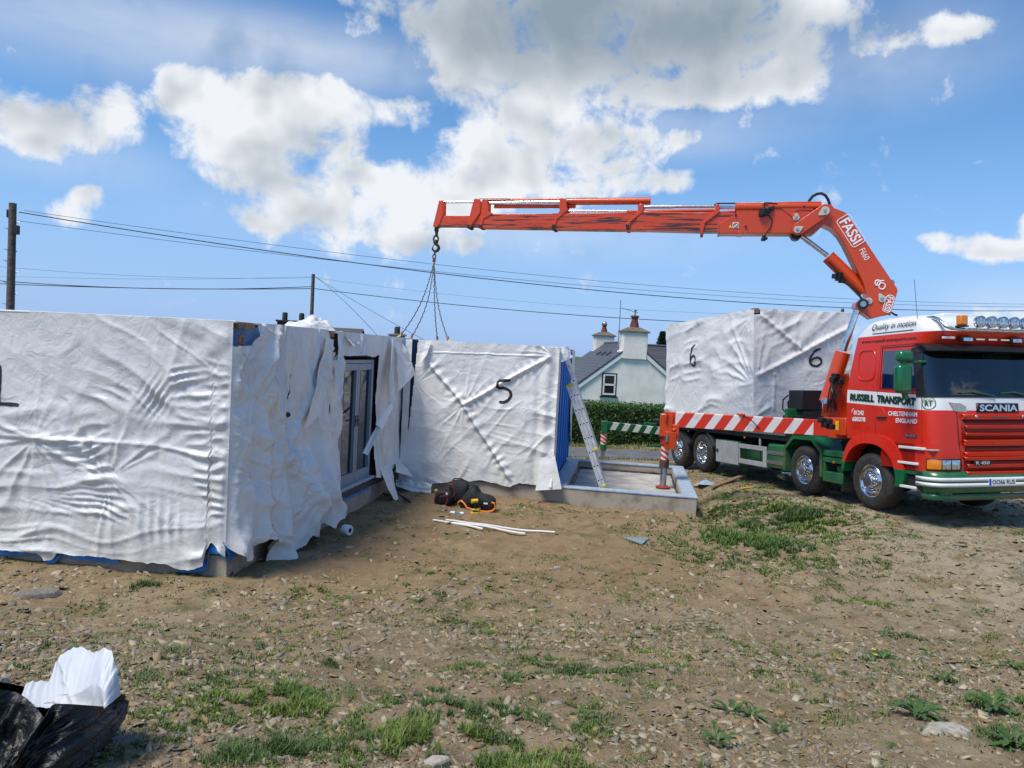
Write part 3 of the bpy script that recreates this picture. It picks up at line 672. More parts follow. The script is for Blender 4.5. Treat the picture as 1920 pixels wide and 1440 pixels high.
# --- module marked 1 (near left): v -10..-4.42, u 7.82..10.4
modA = thing_b('wrapped_module', 'white wrapped building module nearest the camera at the left, marked with a black 1', 'building module', -7.2, 9.1, .27, 'white wrapped building modules')
mb = MB(); mb.b6(-10.4, -4.50, 7.86, 10.36, .30, 2.90); fixb(mb.obj('timber_frame', M_blue, modA), modA)
ca = [(67, 822), (289, 745), (212, 800), (203, 894), (247, 965), (352, 875), (405, 790), (290, 930), (330, 780)]
uA = 7.74
ca = [(bpx(x, y, 'u', uA)[0], bpx(x, y, 'u', uA)[2]) for x, y in ca]
def hA(a, b):
    lo_ = sst(b, 2.1, 1.5); h = creases(a, b, .04, .7, 3.6, .042, 1)*lo_+creases(a, b, -.5, .6, 2.6, .026, 5)*(1-lo_)+crumple(a, b, .9, .8, .03, 8, 2)+creases(a, b, 1.3, 1., 3., .02, 12)*sst(a, -5.6, -5.0)*(1-sst(a, -4.75, -4.6))
    g = lambda x, y: (bpx(x, y, 'u', uA)[0], bpx(x, y, 'u', uA)[2])
    h = h+star(a, b, ca[0], 1.1, 15, .055, 0)+star(a, b, ca[3], .9, 15, .055, 3)
    h = h+pucker(a, b, [g(265, 735), g(215, 790), g(205, 860), g(240, 925), g(248, 975)], 8.5, .34, -1, .030, 3)
    h = h+pucker(a, b, [g(318, 690), g(322, 760), g(352, 850), g(362, 900), g(400, 985)], 9.5, .20, 1, .028, 6)
    h = h+pucker(a, b, [g(405, 660), g(412, 745), g(398, 830), g(404, 900)], 7., .16, 1, .026, 9)+pucker(a, b, [g(405, 660), g(412, 745), g(398, 830), g(404, 900)], 7., .10, -1, .018, 10)
    # diagonal tension creases between the two openings
    s_ = (a-ca[1][0])*.6+(b-ca[1][1])*.8; d_ = (a-ca[1][0]+.12)*.8-(b-ca[1][1]+.18)*.6
    h = h+.022*np.exp(-(s_/.22)**2-(d_/.16)**2)*(1-2*np.abs(np.sin(np.pi*(d_*13+.5*s_))))
    h = h+.03*np.exp(-((a-g(300, 1020)[0])/.30)**2-((b-.62)/.20)**2)*(1-2*np.abs(np.sin(np.pi*(a*8+b*1.0))))
    h = h+fold(a, b, (ca[0][0], ca[0][1]), (ca[1][0]+.1, ca[0][1]+.02), .05, .02, 3)+fold(a, b, (-4.5, 2.75), (ca[1][0], ca[1][1]), .10, .015, 6, .2)
    h = h+.045*sst(b, .9, .4)*(fbm(a*3.2, b*.8, 31, 3)-.35)*2
    # studs and openings press through
    h = h-.03*np.exp(-((a-ca[1][0]-.02)/.16)**2-((b-1.55)/.5)**2)
    e = sst(a, -4.47, -4.40); return h*(1-e)
shA = Sheet((0, uA, 0), (1, 0, 0), (0, 0, 1), (0, -1, 0), hA)
botA = [(bpx(x, y, 'u', uA)[0], bpx(x, y, 'u', uA)[2]) for x, y in [(-400, 985), (0, 1030), (70, 1035), (85, 1050), (100, 1048), (110, 1036), (180, 1044), (320, 1058), (340, 1066), (372, 1064), (386, 1058), (389, 1030), (396, 1014), (408, 1028), (428, 1055), (446, 1073)]]
o = fixb(shA.mesh('front_wrap', M_sheet, modA, -10.3, -4.40, TOPZ, botA), modA)
# roof sheet
mb = MB(); mb.b6(-10.4, -4.38, 7.75, 10.37, 2.915, 2.945); fixb(mb.obj('roof_wrap', M_sheet, modA, bevel=.012), modA)
# painted 1 (only its foot and stem are in the picture)
p1 = [bpx(x, y, 'u', uA) for x, y in [(38, 759), (-30, 755)]]; q1 = [bpx(x, y, 'u', uA) for x, y in [(0, 684), (1, 720), (-2, 757)]]
fixb(shA.stroke([(p[0], p[2]) for p in p1], .045, 'painted_number', M_spray, modA), modA)
fixb(shA.stroke([(p[0], p[2]) for p in q1], .04, 'painted_number', M_spray, modA), modA)
# side wrap (faces right)
vA = WALLV+.05
cs = [bpx(x, y, 'v', vA)[1:] for x, y in [(457, 804), (467, 730), (520, 800), (525, 870), (470, 900), (580, 790), (560, 930)]]
def hAs(a, b):
    h = creases(a, b, 1.25, .8, 3.2, .10, 21)+creases(a, b, -.25, 1.1, 3.0, .055, 25)*(1-sst(a, 8.6, 9.0)*.6)+crumple(a, b, 1.3, .9, .05, 28, 2)+creases(a, b, 2.0, .9, 3.4, .06, 33)*sst(a, 8.8, 9.6)
    for i, (c, (R, n, am)) in enumerate(zip(cs, [(.5, 22, .05), (.45, 18, .045), (.6, 18, .05), (.5, 20, .05), (.5, 20, .05), (.5, 14, .04), (.5, 16, .05)])): h = h+star(a, b, c, R, n, am, i+11)
    # long diagonal drapes
    h = h+fold(a, b, (8.35, 2.6), (8.9, 1.35), .08, .06, 2, .2)+fold(a, b, (10.3, 2.7), (8.9, 1.2), .07, .07, 4, .2)+fold(a, b, (9.0, 1.3), (9.9, .3), .1, .08, 5, .3)
    low = sst(b, 1.5, .2)
    h = h+low*(.07+.08*np.sin(a*9.3+1.5*vn(b*2, a, 3))*sst(a, 8.3, 8.8)+.13*sst(a, 8.7, 9.4))+.035*np.sin(a*15+2.5*vn(a*1.5, b*.8, 6))*sst(b, 2.6, 1.6)
    e = 1-sst(a, 7.74, 7.84); return h*(1-e)-.03*e
shAs = Sheet((vA, 0, 0), (0, 1, 0), (0, 0, 1), (1, 0, 0), hAs)
botAs = [(7.74, .42), (7.80, .30), (7.9, .20), (8.05, .18), (8.12, .33), (8.2, .30), (8.35, .36), (8.5, .33), (8.55, .02), (8.8, -.02), (9.2, .0), (9.42, .02), (9.5, .14), (9.6, .10), (9.75, .03), (9.9, .08), (10.0, .18), (10.1, .1), (10.2, .15), (10.40, .32)]
slit = lambda A, B: (A > 10.26) & (B > 2.62)
notch = lambda A, B: (A < 8.12-.2*np.maximum(0, 2.9-B)) & (B > 2.66)
fixb(shAs.mesh('side_wrap', M_sheet2, modA, 7.74, 10.42, TOPZ, botAs, holes=(slit, notch)), modA)
# corner opening: lifting strap on blue membrane, under a timber
mb = MB(); mb.b6(-4.52, -4.37, 7.80, 8.16, 2.86, 2.93); fixb(mb.obj('top_plate', M_timber, modA), modA)
mb = MB(); mb.tube([(-4.43, 7.98+.05*math.cos(a), 2.73+.055*math.sin(a)) for a in np.linspace(-1.2, 4.2, 14)], .013, 6); fixb(mb.obj('lifting_strap', M_orgfab, modA), modA)
# flap of sheet hanging under the opening
def flap(root, pts, m, name='loose_flap', amp=.03, seed=1, sub=14):
    """pts: 4 corners in building coords -> crumpled patch"""
    P = [np.array(p, float) for p in pts]; n = sub; V = []
    nn = np.cross(P[1]-P[0], P[3]-P[0]); nn /= np.linalg.norm(nn)+1e-9
    s_, t_ = np.meshgrid(np.linspace(0, 1, n), np.linspace(0, 1, n), indexing='ij')
    Q = (P[0]*((1-s_)*(1-t_))[..., None]+P[1]*(s_*(1-t_))[..., None]+P[2]*(s_*t_)[..., None]+P[3]*((1-s_)*t_)[..., None])
    h = amp*(crumple(s_*2, t_*2, 1.2, 1.2, 1., seed)+np.sin(s_*5+seed)*.6)*np.sin(np.pi*np.clip(t_*.8+.2, 0, 1))
    Q = Q+h[..., None]*nn; i = np.arange(n*n).reshape(n, n)
    F = np.stack([i[:-1, :-1], i[1:, :-1], i[1:, 1:], i[:-1, 1:]], -1).reshape(-1, 4)
    return fixb(fast_mesh(name, Q.reshape(-1, 3), F, m, root), root)
flap(modA, [(-4.34, 7.78, 2.66), (-4.34, 8.2, 2.68), (-4.30, 8.06, 2.55), (-4.30, 7.93, 2.50)], M_sheet2, amp=.015, seed=2)
# folded strip hanging down beside the next module
flap(modA, [(-4.28, 10.0, 2.84), (-4.30, 10.34, 2.80), (-4.26, 9.9, 1.75), (-4.22, 9.3, 1.6)], M_sheet2, seed=5, amp=.04)
# blue membrane and foot under the wrap
mb = MB()
for x0, x1 in ((-10.3, -5.75), (-5.0, -4.42)):
    n = 60; V = []; F = []
    for i in range(n+1):
        x = x0+(x1-x0)*i/n; zt = float(np.interp(x, [p[0] for p in botA], [p[1] for p in botA])); zt = min(zt, .36); w = .045+.035*float(vn(x*4, 0, 9))
        V += [(x, 7.79, zt+.05), (x, 7.765, zt-.01), (x, 7.775, zt-w)]
    for i in range(n): F += [(i*3, i*3+3, i*3+4, i*3+1), (i*3+1, i*3+4, i*3+5, i*3+2)]
    mb.add(V, F)
fixb(mb.obj('blue_membrane', M_blue, modA), modA)
mb = MB()
n = 20; V = []; F = []
for i in range(n+1):
    u = 7.72+.62*i/n; V += [(-4.42, u, .45), (-4.33+.03*math.sin(u*20), u, .30), (-4.36, u, .21+.12*i/n)]
for i in range(n): F += [(i*3, i*3+3, i*3+4, i*3+1), (i*3+1, i*3+4, i*3+5, i*3+2)]
mb.add(V, F); fixb(mb.obj('blue_membrane', M_blue, modA), modA)
# dark spray mark on the side
sp = [bpx(x, y, 'v', vA) for x, y in [(537, 700), (533, 715), (532, 730), (537, 748)]]
fixb(shAs.stroke([(p[1], p[2]) for p in sp], .05, 'painted_number', M_spray, modA, jit=.5, off=.05), modA)
sp = [bpx(x, y, 'v', vA) for x, y in [(529, 777), (541, 778)]]
fixb(shAs.stroke([(p[1], p[2]) for p in sp], .06, 'painted_number', M_spray, modA, jit=.4, off=.05), modA)

# --- module with the glazed doors
modB = thing_b('wrapped_module', 'white wrapped building module with torn sheet round grey double patio doors', 'building module', -5.5, 14., .27, 'white wrapped building modules')
mb = MB(); mb.b6(-9.8, -4.50, 10.50, 10.93, .30, 2.90); mb.b6(-9.8, -4.50, 12.52, 17.7, .30, 2.90); mb.b6(-9.8, -4.50, 10.93, 12.52, 2.54, 2.90); mb.b6(-9.8, -5.6, 10.93, 12.52, .30, 2.54); mb.b6(-5.6, -4.5, 10.93, 12.52, .27, .45)
fixb(mb.obj('timber_frame', mat('dark_frame', (.06, .07, .09), .8), modB), modB)
vB = WALLV+.04
def hB(a, b):
    h = creases(a, b, 1.5, .7, 3.4, .06, 41)+crumple(a, b, 1.8, .8, .035, 44, 2)
    h = h+.04*np.sin(a*17+2*vn(a, b*2, 3))*sst(b, 2.0, .6)*.5
    h = h+star(a, b, (10.75, 1.9), .5, 16, .04, 5)+fold(a, b, (10.6, 1.4), (10.9, 2.1), .05, .03, 6)
    return h+.13*sst(b, 1.3, .1)*(1-sst(a, 10.9, 11.2))+.06*sst(b, .9, .3)*sst(a, 12.4, 12.7)
shB = Sheet((vB, 0, 0), (0, 1, 0), (0, 0, 1), (1, 0, 0), hB)
door = lambda A, B: (A > 10.93+.04*np.sin(B*9)) & (A < 12.54+.05*vn(B*5, B*0, 3)) & (B < 2.60-.06*vn(A*4, A*0, 6))
gap2 = lambda A, B: (A > 99)
gapt = lambda A, B: (A < 10.56) & (B > 2.5)
fixb(shB.mesh('side_wrap', M_sheet2, modB, 10.44, 13.93, TOPZ-.01, [(10.44, .34), (10.52, .20), (10.62, .10), (10.7, .06), (10.8, .22), (10.90, .34), (11, .3), (12.5, .45), (12.56, .42), (12.7, .40), (13.2, .48), (13.5, .46), (13.9, .52)], holes=(door, gap2, gapt)), modB)
mb = MB(); mb.b6(-9.8, -4.41, 10.46, 17.7, 2.90, 2.93); fixb(mb.obj('roof_wrap', M_sheet, modB, bevel=.012), modB)
mb = MB(); mb.b6(-4.50, -4.40, 10.42, 10.60, 2.84, 2.91); fixb(mb.obj('top_plate', M_timber, modB), modB)
mb = MB(); mb.tube([(-4.41, 10.52+.04*math.cos(a), 2.68+.07*math.sin(a)) for a in np.linspace(-1.4, 4.0, 14)], .014, 6); fixb(mb.obj('lifting_strap', M_orgfab, modB), modB)
mb = MB(); mb.b6(-4.50, -4.41, 13.80, 13.86, 1.2, 2.90); mb.b6(-4.50, -4.42, 13.86, 14.06, 2.82, 2.92); fixb(mb.obj('post', M_steel, modB), modB)
# doors
vd = WALLV-.02; u0, u1, z0, z1 = 10.97, 12.49, .47, 2.50
fr = MB(); fr.b6(vd-.07, vd+.01, u0, u1, z1-.06, z1); fr.b6(vd-.07, vd+.01, u0, u1, z0, z0+.05); fr.b6(vd-.07, vd+.01, u0, u0+.05, z0+.05, z1-.06); fr.b6(vd-.07, vd+.01, u1-.05, u1, z0+.05, z1-.06)
dr = fixb(fr.obj('door_frame', M_upvc, modB, bevel=.006), modB)
cl = MB(); cl.b6(vd-.02, vd+.09, u0-.03, u1+.05, z0-.05, z0-.003); fixb(cl.obj('door_cill', mat('cill_grey', (.36, .43, .52), .4), modB, bevel=.008), modB)
pl = MB(); pl.b6(vd-.05, vd-.01, u0-.6, u1+1.4, .27, z0-.055); fixb(pl.obj('plinth_board', mat('plinth', (.075, .085, .10), .6, var=.3), modB), modB)
um = (u0+u1)/2
Mdg = glass('door_glass', (.05, .06, .065))
for a, b in ((u0+.053, um-.004), (um+.004, u1-.053)):
    lf = MB(); lf.b6(vd-.055, vd+.02, a, b, z1-.063-.11, z1-.063); lf.b6(vd-.055, vd+.02, a, b, z0+.053, z0+.053+.12); lf.b6(vd-.055, vd+.02, a, a+.10, z0+.173, z1-.173); lf.b6(vd-.055, vd+.02, b-.10, b, z0+.173, z1-.173)
    L = fixb(lf.obj('door_leaf', M_upvc, modB, bevel=.006), modB)
    g = MB(); g.b6(vd-.03, vd-.02, a+.10, b-.10, z0+.173, z1-.173); go = g.obj('glass', Mdg, L)
    h = MB(); k = b-.05 if b < um+.01 else a+.05
    h.tube([(vd+.02, k, 1.50), (vd+.06, k, 1.50), (vd+.065, k-.10, 1.50)], .009, 6); h.b6(vd+.02, vd+.03, k-.015, k+.015, 1.40, 1.58); h.obj('handle', M_black, L)
    bt = MB(); bt.b6(vd+.0205, vd+.023, a+.085, a+.10, z0+.173, z1-.173); bt.b6(vd+.0205, vd+.023, b-.10, b-.085, z0+.173, z1-.173); bt.obj('gasket', M_black, L)
cv = MB()
for k in range(9):
    z = .65+k*.2; cv.box((vd-.5, um+.25*math.sin(k*2), z), (.03, .9+.3*math.sin(k), .10), rz=.2*math.sin(k*1.7))
fixb(cv.obj('packing_inside', mat('packing', (.30, .31, .30), .7), modB), modB)
# torn strips about the door
flap(modB, [(-4.30, 13.0, 2.90), (-4.26, 13.12, 2.88), (-4.12, 12.8, 1.75), (-4.18, 12.65, 1.72)], M_sheet2, amp=.03, seed=9)
flap(modB, [(-4.30, 13.05, 2.88), (-4.24, 13.5, 2.80), (-4.02, 13.65, 2.25), (-4.10, 12.95, 1.95)], M_sheet2, amp=.05, seed=12)
flap(modB, [(-4.18, 12.80, 1.80), (-4.10, 12.70, 1.70), (-3.98, 11.75, 1.38), (-4.08, 11.70, 1.46)], M_sheet2, amp=.02, seed=4)
flap(modB, [(-4.08, 11.80, 1.45), (-3.98, 11.72, 1.38), (-4.10, 11.45, .98), (-4.17, 11.40, 1.02)], M_sheet2, amp=.02, seed=6)
flap(modB, [(-4.32, 12.66, .62), (-4.32, 13.35, .55), (-4.0, 12.92, -.02), (-4.05, 12.80, .0)], M_sheet2, amp=.04, seed=14)
flap(modB, [(-4.33, 13.45, .60), (-4.30, 13.85, .60), (-3.95, 13.6, .30), (-4.2, 13.3, .42)], M_sheet2, amp=.04, seed=17)
flap(modB, [(-4.34, 10.50, 2.50), (-4.33, 10.72, 2.68), (-4.26, 10.66, 2.35), (-4.28, 10.52, 1.95)], M_sheet2, amp=.03, seed=19)
# bunched sheet lying on the roof edge
def heap(root, c, rx, ry, rz_, m, name, seed, n=46):
    a = np.linspace(0, 2*np.pi, n, endpoint=False); t = np.linspace(0, 1, 18); A, T = np.meshgrid(a, t, indexing='ij')
    r = T*(1+.35*(vn(A*1.4, A*0+seed, seed)-.5)*2); H = (1-T**1.6)*(.35+.9*fbm(np.cos(A)*2*T+seed, np.sin(A)*2*T, seed, 4))*rz_
    H = H+.35*rz_*crumple(np.cos(A)*T*2, np.sin(A)*T*2, 1.5, 1.5, 1, seed)*(1-T**3)
    V = np.stack([c[0]+rx*r*np.cos(A), c[1]+ry*r*np.sin(A), c[2]+np.maximum(H, 0)], -1).reshape(-1, 3)
    i = np.arange(n*18).reshape(n, 18); j = np.roll(i, -1, 0); F = np.stack([i[:, :-1], j[:, :-1], j[:, 1:], i[:, 1:]], -1).reshape(-1, 4)
    return fast_mesh(name, V, F, m, root)
fixb(heap(modB, (-4.62, 10.40, 2.93), .30, .70, .22, M_sheet2, 'bunched_wrap', 3), modB)
flap(modB, [(-4.45, 10.9, 2.94), (-4.60, 11.6, 2.94), (-4.33, 11.5, 2.78), (-4.26, 11.05, 2.72)], M_sheet2, amp=.03, seed=23)

# --- module 5
mod5 = thing_b('wrapped_module', 'white wrapped building module marked 5, standing behind the tool bags', 'building module', -2.6, 15.8, .29, 'white wrapped building modules')
mb = MB(); mb.b6(-4.02, -1.38, 13.95, 17.75, .32, 2.88); fixb(mb.obj('timber_frame', M_blue, mod5), mod5)
u5 = FRU-.05
def px5(x, y): p = bpx(x, y, 'u', u5); return (p[0], p[2])
def h5(a, b):
    h = creases(a, b, -.15, .8, 2.6, .030, 61)*sst(b, 2.3, 1.7)+creases(a, b, .9, .8, 2.8, .022, 64)+crumple(a, b, .8, .9, .016, 66, 2)
    h = h+fold(a, b, px5(807, 682), px5(870, 758), .035, .045, 1, .5)+fold(a, b, px5(870, 758), px5(958, 900), .035, .045, 2, .5)
    h = h+fold(a, b, px5(1032, 668), px5(870, 758), .035, .045, 3, .5)+fold(a, b, px5(787, 660), px5(1030, 668), .012, .012, 4, .1)
    h = h+star(a, b, px5(870, 758), .7, 17, .03, 2)+star(a, b, px5(1035, 665), .6, 19, .03, 4)+star(a, b, px5(780, 720), .7, 18, .03, 7)
    h = h+.022*np.sin(a*24+2*vn(a*2, b*2, 9))*sst(a, -1.9, -1.6)
    h = h+.05*sst(b, 1.1, .3)*(fbm(a*2.5, b, 71, 3)-.3)*2+.20*sst(b, .8, .1)*sst(a, -1.7, -1.4)
    return h
sh5 = Sheet((0, u5, 0), (1, 0, 0), (0, 0, 1), (0, -1, 0), h5)
bot5 = [px5(x, y) for x, y in [(748, 905), (760, 898), (778, 903), (812, 907), (845, 902), (900, 901), (930, 906), (955, 913), (975, 905), (1000, 910), (1030, 912), (1045, 912), (1055, 910)]]
c5 = lambda A, B: (A < -4.05-.10*(2.9-B)/1.7) & (A > -4.17) & (B > 1.15)
fixb(sh5.mesh('front_wrap', M_sheet2, mod5, -4.30, -1.33, [(-4.30, 2.90), (-1.6, 2.90), (-1.33, 2.87)], bot5, step=.012, holes=(c5,)), mod5)
mb = MB(); mb.b6(-4.05, -1.35, 13.85, 17.75, 2.865, 2.895); fixb(mb.obj('roof_wrap', M_sheet2, mod5, bevel=.012), mod5)
five = [[(958, 713), (934, 714)], [(934, 714), (933, 728)], [(933, 728), (945, 727), (956, 732), (959, 741), (953, 751), (943, 755), (936, 753)]]
for st in five: fixb(sh5.stroke([px5(*p) for p in st], .055, 'painted_number', M_spray, mod5), mod5)
# right hand end: strip of wrap, then the bare blue membrane with studs
def h5s(a, b): return .012*np.sin(a*30)+crumple(a, b, 3, .8, .012, 81)
s5 = Sheet((-1.33, 0, 0), (0, 1, 0), (0, 0, 1), (1, 0, 0), h5s)
fixb(s5.mesh('side_wrap', M_sheet2, mod5, 13.84, 14.16, 2.88, [(13.84, .30), (14.16, .55)]), mod5)
mb = MB()
for k in range(7): mb.b6(-1.385, -1.35-.0*k, 14.25+k*.55, 14.30+k*.55, .35, 2.80)
fixb(mb.obj('stud', mat('blue_stud', (.02, .20, .62), .4), mod5), mod5)
flap(mod5, [(-1.38, 17.4, 2.86), (-1.32, 17.74, 2.86), (-1.30, 17.7, .5), (-1.32, 17.2, 1.3)], M_sheet2, amp=.02, seed=3)
flap(mod5, [(-1.41, 13.88, 2.89), (-1.21, 14.4, 2.92), (-1.11, 14.2, 2.72), (-1.28, 13.86, 2.62)], M_sheet2, amp=.04, seed=8)
flap(mod5, [(-3.98, 13.80, 2.88), (-3.78, 13.80, 2.89), (-3.84, 13.74, 2.62), (-3.98, 13.74, 2.42)], M_sheet2, amp=.02, seed=31)
flap(mod5, [(-1.60, 13.80, .80), (-1.335, 13.83, .95), (-1.14, 13.74, .27), (-1.62, 13.66, .22)], M_sheet2, amp=.02, seed=51)
# crumpled skirt of sheet in the inner corner
sk = [px5(x, y) for x, y in [(745, 905), (812, 903), (812, 932), (748, 925)]]
flap(mod5, [(sk[0][0], 13.74, sk[0][1]+.05), (sk[1][0], 13.74, sk[1][1]+.03), (sk[2][0], 13.62, sk[2][1]+.02), (sk[3][0], 13.62, .10)], M_sheet2, amp=.09, seed=41, sub=24)

# --- foundation
fnd = thing_b('foundation', 'raised concrete foundation with grey sole plates under and beside the modules', 'foundation', -1.5, 14., 0)
mb = MB()
FT = .26
mb.b6(-10.2, WALLV, CORU, CORU+.3, -.25, FT); mb.b6(WALLV-.3, WALLV-.001, CORU+.3, FRU+.3, -.25, FT)
mb.b6(WALLV, 1.32, FRU, FRU+.26, -.25, FT); mb.b6(1.06, 1.32, FRU+.26, 17.62, -.30, FT); mb.b6(-4.1, 1.32, 17.62, 17.9, -.4, FT); mb.b6(-1.36, -1.10, FRU+.26, 17.62, -.2, FT)
fixb(mb.obj('concrete_wall', M_conc, fnd, bevel=.012), fnd)
mb = MB(); t0, t1 = FT+.003, FT+.03
mb.b6(-1.7, 1.335, FRU-.012, FRU+.24, t0, t1); mb.b6(1.07, 1.335, FRU+.243, 17.60, t0, t1); mb.b6(-1.34, 1.335, 17.603, 17.91, t0, t1); mb.b6(-1.37, -1.09, FRU+.243, 17.6, t0, t1)
mb.b6(-4.38, -1.703, FRU+.02, FRU+.2, t0, t1)
fixb(mb.obj('sole_plate', M_bluegrey, fnd, bevel=.004), fnd)
mb = MB(); mb.b6(-1.098, 1.058, FRU+.262, 17.618, -.1, .10); fixb(mb.obj('floor_slab', mat('slab_concrete', (.44, .41, .37), .95, var=.3, vs=2.5, bump=.3, bs=60), fnd), fnd)
mb = MB(); mb.b6(-10.1, WALLV-.03, CORU+.02, CORU+.25, t0, t1); fixb(mb.obj('sole_plate', M_bluegrey, fnd, bevel=.004), fnd)
# black damp proof membrane peeping out along the inside edge
mb = MB()
for (a, b) in [((-1.07, 14.3), (-1.06, 17.58)), ((-1.05, 17.58), (1.04, 17.57)), ((1.035, 17.5), (1.03, 14.3))]:
    n = 26; pts = [(a[0]+(b[0]-a[0])*i/n+.02*rnd.random(), a[1]+(b[1]-a[1])*i/n-.02*rnd.random(), .115+.02*rnd.random()) for i in range(n+1)]; mb.tube(pts, [.012+.018*rnd.random() for _ in pts], 5)
fixb(mb.obj('damp_membrane', M_black, fnd), fnd)
# strip of blue tape along the wall below the doors
mb = MB(); n = 24; V = []; F = []
for i in range(n+1): u = 10.9+1.55*i/n; V += [(WALLV+.004, u, .27-.01*math.sin(i)), (WALLV+.008, u, .235-.015*float(vn(u*9, 1, 4)))]
for i in range(n): F.append((2*i, 2*i+2, 2*i+3, 2*i+1))
mb.add(V, F); fixb(mb.obj('membrane_edge', M_blue, fnd), fnd)

# ================================================================ lorry with crane
TR4 = Matrix([[*TM[0], TRO[0]], [*TM[1], TRO[1]], [*TM[2], TRO[2]], [0, 0, 0, 1]])
lorry = empty('crane_lorry', 'red and green four axle lorry with an orange folding crane raised behind its cab', 'lorry')
lorry.matrix_world = TR4
w2l = lambda P: TM.T@(np.array(P, float)-TRO)
l2w = lambda L: TRO+TM@np.array(L, float)
def spx(px, py, y=-1.25): P = on_plane(px, py, TRO+TM[:, 1]*y, TM[:, 1]); return w2l(P)
class WB(MB):      # built in world coordinates, stored in the lorry's
    def obj(s, name, m, parent=None, **k):
        s.v = [tuple(w2l(p)) for p in s.v]; return MB.obj(s, name, m, parent, **k)

def livery():
    m = truck_paint('cab_livery', RED, .05); t = NT(m.node_tree); p = m.node_tree.nodes['Principled BSDF']
    old = p.inputs['Base Color'].links[0].from_socket
    sp_ = t.n('ShaderNodeSeparateXYZ'); t.l(t.n('ShaderNodeTexCoord').outputs['Object'], sp_.inputs[0]); x, y, z = sp_.outputs
    zz = t.m('MULTIPLY_ADD', t.m('MINIMUM', x, 1.25), .050, z)      # the band falls slightly towards the front
    band = t.m('MULTIPLY', t.m('GREATER_THAN', zz, 1.885), t.m('LESS_THAN', zz, 2.128))
    top = t.m('GREATER_THAN', z, 3.125)
    line = t.m('MULTIPLY', t.m('GREATER_THAN', zz, 2.128), t.m('LESS_THAN', zz, 2.138))
    f = t.m('MAXIMUM', band, top); c = t.mix(f, old, (.74, .745, .74, 1)); c = t.mix(t.m('MULTIPLY', line, .6), c, (.2, .02, .01, 1))
    t.l(c, p.inputs['Base Color']); return m
M_cab = livery()
# slices: z, back x, front x, half width, corner radius
SL = [(1.25, -.59, 1.47, 1.245, .22), (1.45, -.59, 1.47, 1.25, .24), (1.72, -.59, 1.47, 1.25, .26), (1.90, -.59, 1.46, 1.25, .28), (2.05, -.59, 1.43, 1.245, .30), (2.18, -.58, 1.405, 1.24, .30),
      (2.50, -.52, 1.32, 1.225, .28), (2.84, -.44, 1.22, 1.205, .26), (2.96, -.41, 1.24, 1.195, .27), (3.10, -.38, 1.36, 1.185, .30), (3.13, -.36, 1.37, 1.18, .30), (3.24, -.24, 1.33, 1.165, .32), (3.34, -.12, 1.26, 1.135, .34), (3.40, -.02, 1.12, 1.08, .34), (3.44, .10, .90, .95, .3)]
def perim(sl, off=0.):
    z, xb, xf, hw, r = sl; xb -= off*0; xf += off; hw += off
    side = [xb, xb+.3, .31, .74, 1.12]; arc = 7; fr = 10; P = []
    xs_ = side
    for x in xs_: P.append((min(x, xf-r-.005) if x > .5 else x, -hw))
    for i in range(arc): a = math.pi/2*i/(arc-1); P.append((xf-r+r*math.sin(a), -hw+r-r*math.cos(a)))
    n1 = 1
    ys_ = np.linspace(-hw+r, hw-r, fr+1)[1:-1]
    for yv in ys_: P.append((xf+.035*(1-(yv/hw)**2), yv))
    far = [xb, xb+.3, .02, .35, .68]
    for x, yv in [(far[i] if i < 5 else a, -b) for i, (a, b) in enumerate(P[:len(xs_)+arc])][::-1]: P.append((x, yv))
    return [(x, y, z) for x, y in P]
NPER = len(perim(SL[0])); IS = 2; IE = 4        # window columns on the side: stations 2..4
FR0 = 5+2; FR1 = NPER-1-FR0                      # windscreen from inside the corner arcs
def loft(sls, cols=None, off=0., skip=None, closed_back=True, cap_top=False):
    R0 = [perim(s, off) for s in sls]; mb = MB(); n = NPER; V = [p for r in R0 for p in r]; F = []
    for k in range(len(R0)-1):
        for i in range(n if closed_back else n-1):
            if cols and not (cols[0] <= i < cols[1]): continue
            if skip and skip(i, k): continue
            F.append((k*n+i, k*n+(i+1) % n, (k+1)*n+(i+1) % n, (k+1)*n+i))
    if cap_top: F.append(tuple((len(R0)-1)*n+i for i in range(n)))
    used = sorted({i for f in F for i in f}); ix = {o_: n_ for n_, o_ in enumerate(used)}
    mb.add([V[i] for i in used], [tuple(ix[i] for i in f) for f in F]); return mb
def skipf(i, k):
    if 5 <= k <= 6 and (IS <= i < IE or NPER-1-IE <= i < NPER-1-IS): return True
    if 4 <= k <= 6 and FR0 <= i < FR1: return True
    return False
cab = loft(SL, skip=skipf, cap_top=True).obj('cab', M_cab, lorry, ang=32)
lin = loft([(s[0]+.0, s[1]+.04, s[2]-.04, s[3]-.04, s[4]) for s in SL[:12]], skip=skipf, cap_top=True).obj('cab_lining', mat('cab_trim', (.05, .05, .055), .8), cab)
# windows
ws = loft(SL[4:8], cols=(FR0, FR1)).obj('windscreen', M_glass, lorry, ang=60)
loft(SL[5:8], cols=(IS, IE)).obj('side_window', glass('side_glass', (.55, .60, .62)), lorry)
loft(SL[5:8], cols=(NPER-1-IE, NPER-1-IS)).obj('side_window', glass('far_glass', (.50, .86, .95)), lorry)
for c in ((4, FR0), (FR1, NPER-5)): loft(SL[4:8], cols=c, off=.006).obj('pillar_cover', M_black, lorry)
lo = [(2.035, -.59, 1.434, 1.246, .30), (2.075, -.59, 1.43, 1.244, .30)]; loft(lo, cols=(4, NPER-5), off=.010).obj('windscreen_seal', M_black, lorry)
hi = [(2.78, -.44, 1.245, 1.208, .26), (2.86, -.44, 1.225, 1.203, .26)]; loft(hi, cols=(4, NPER-5), off=.008).obj('windscreen_seal', M_black, lorry)
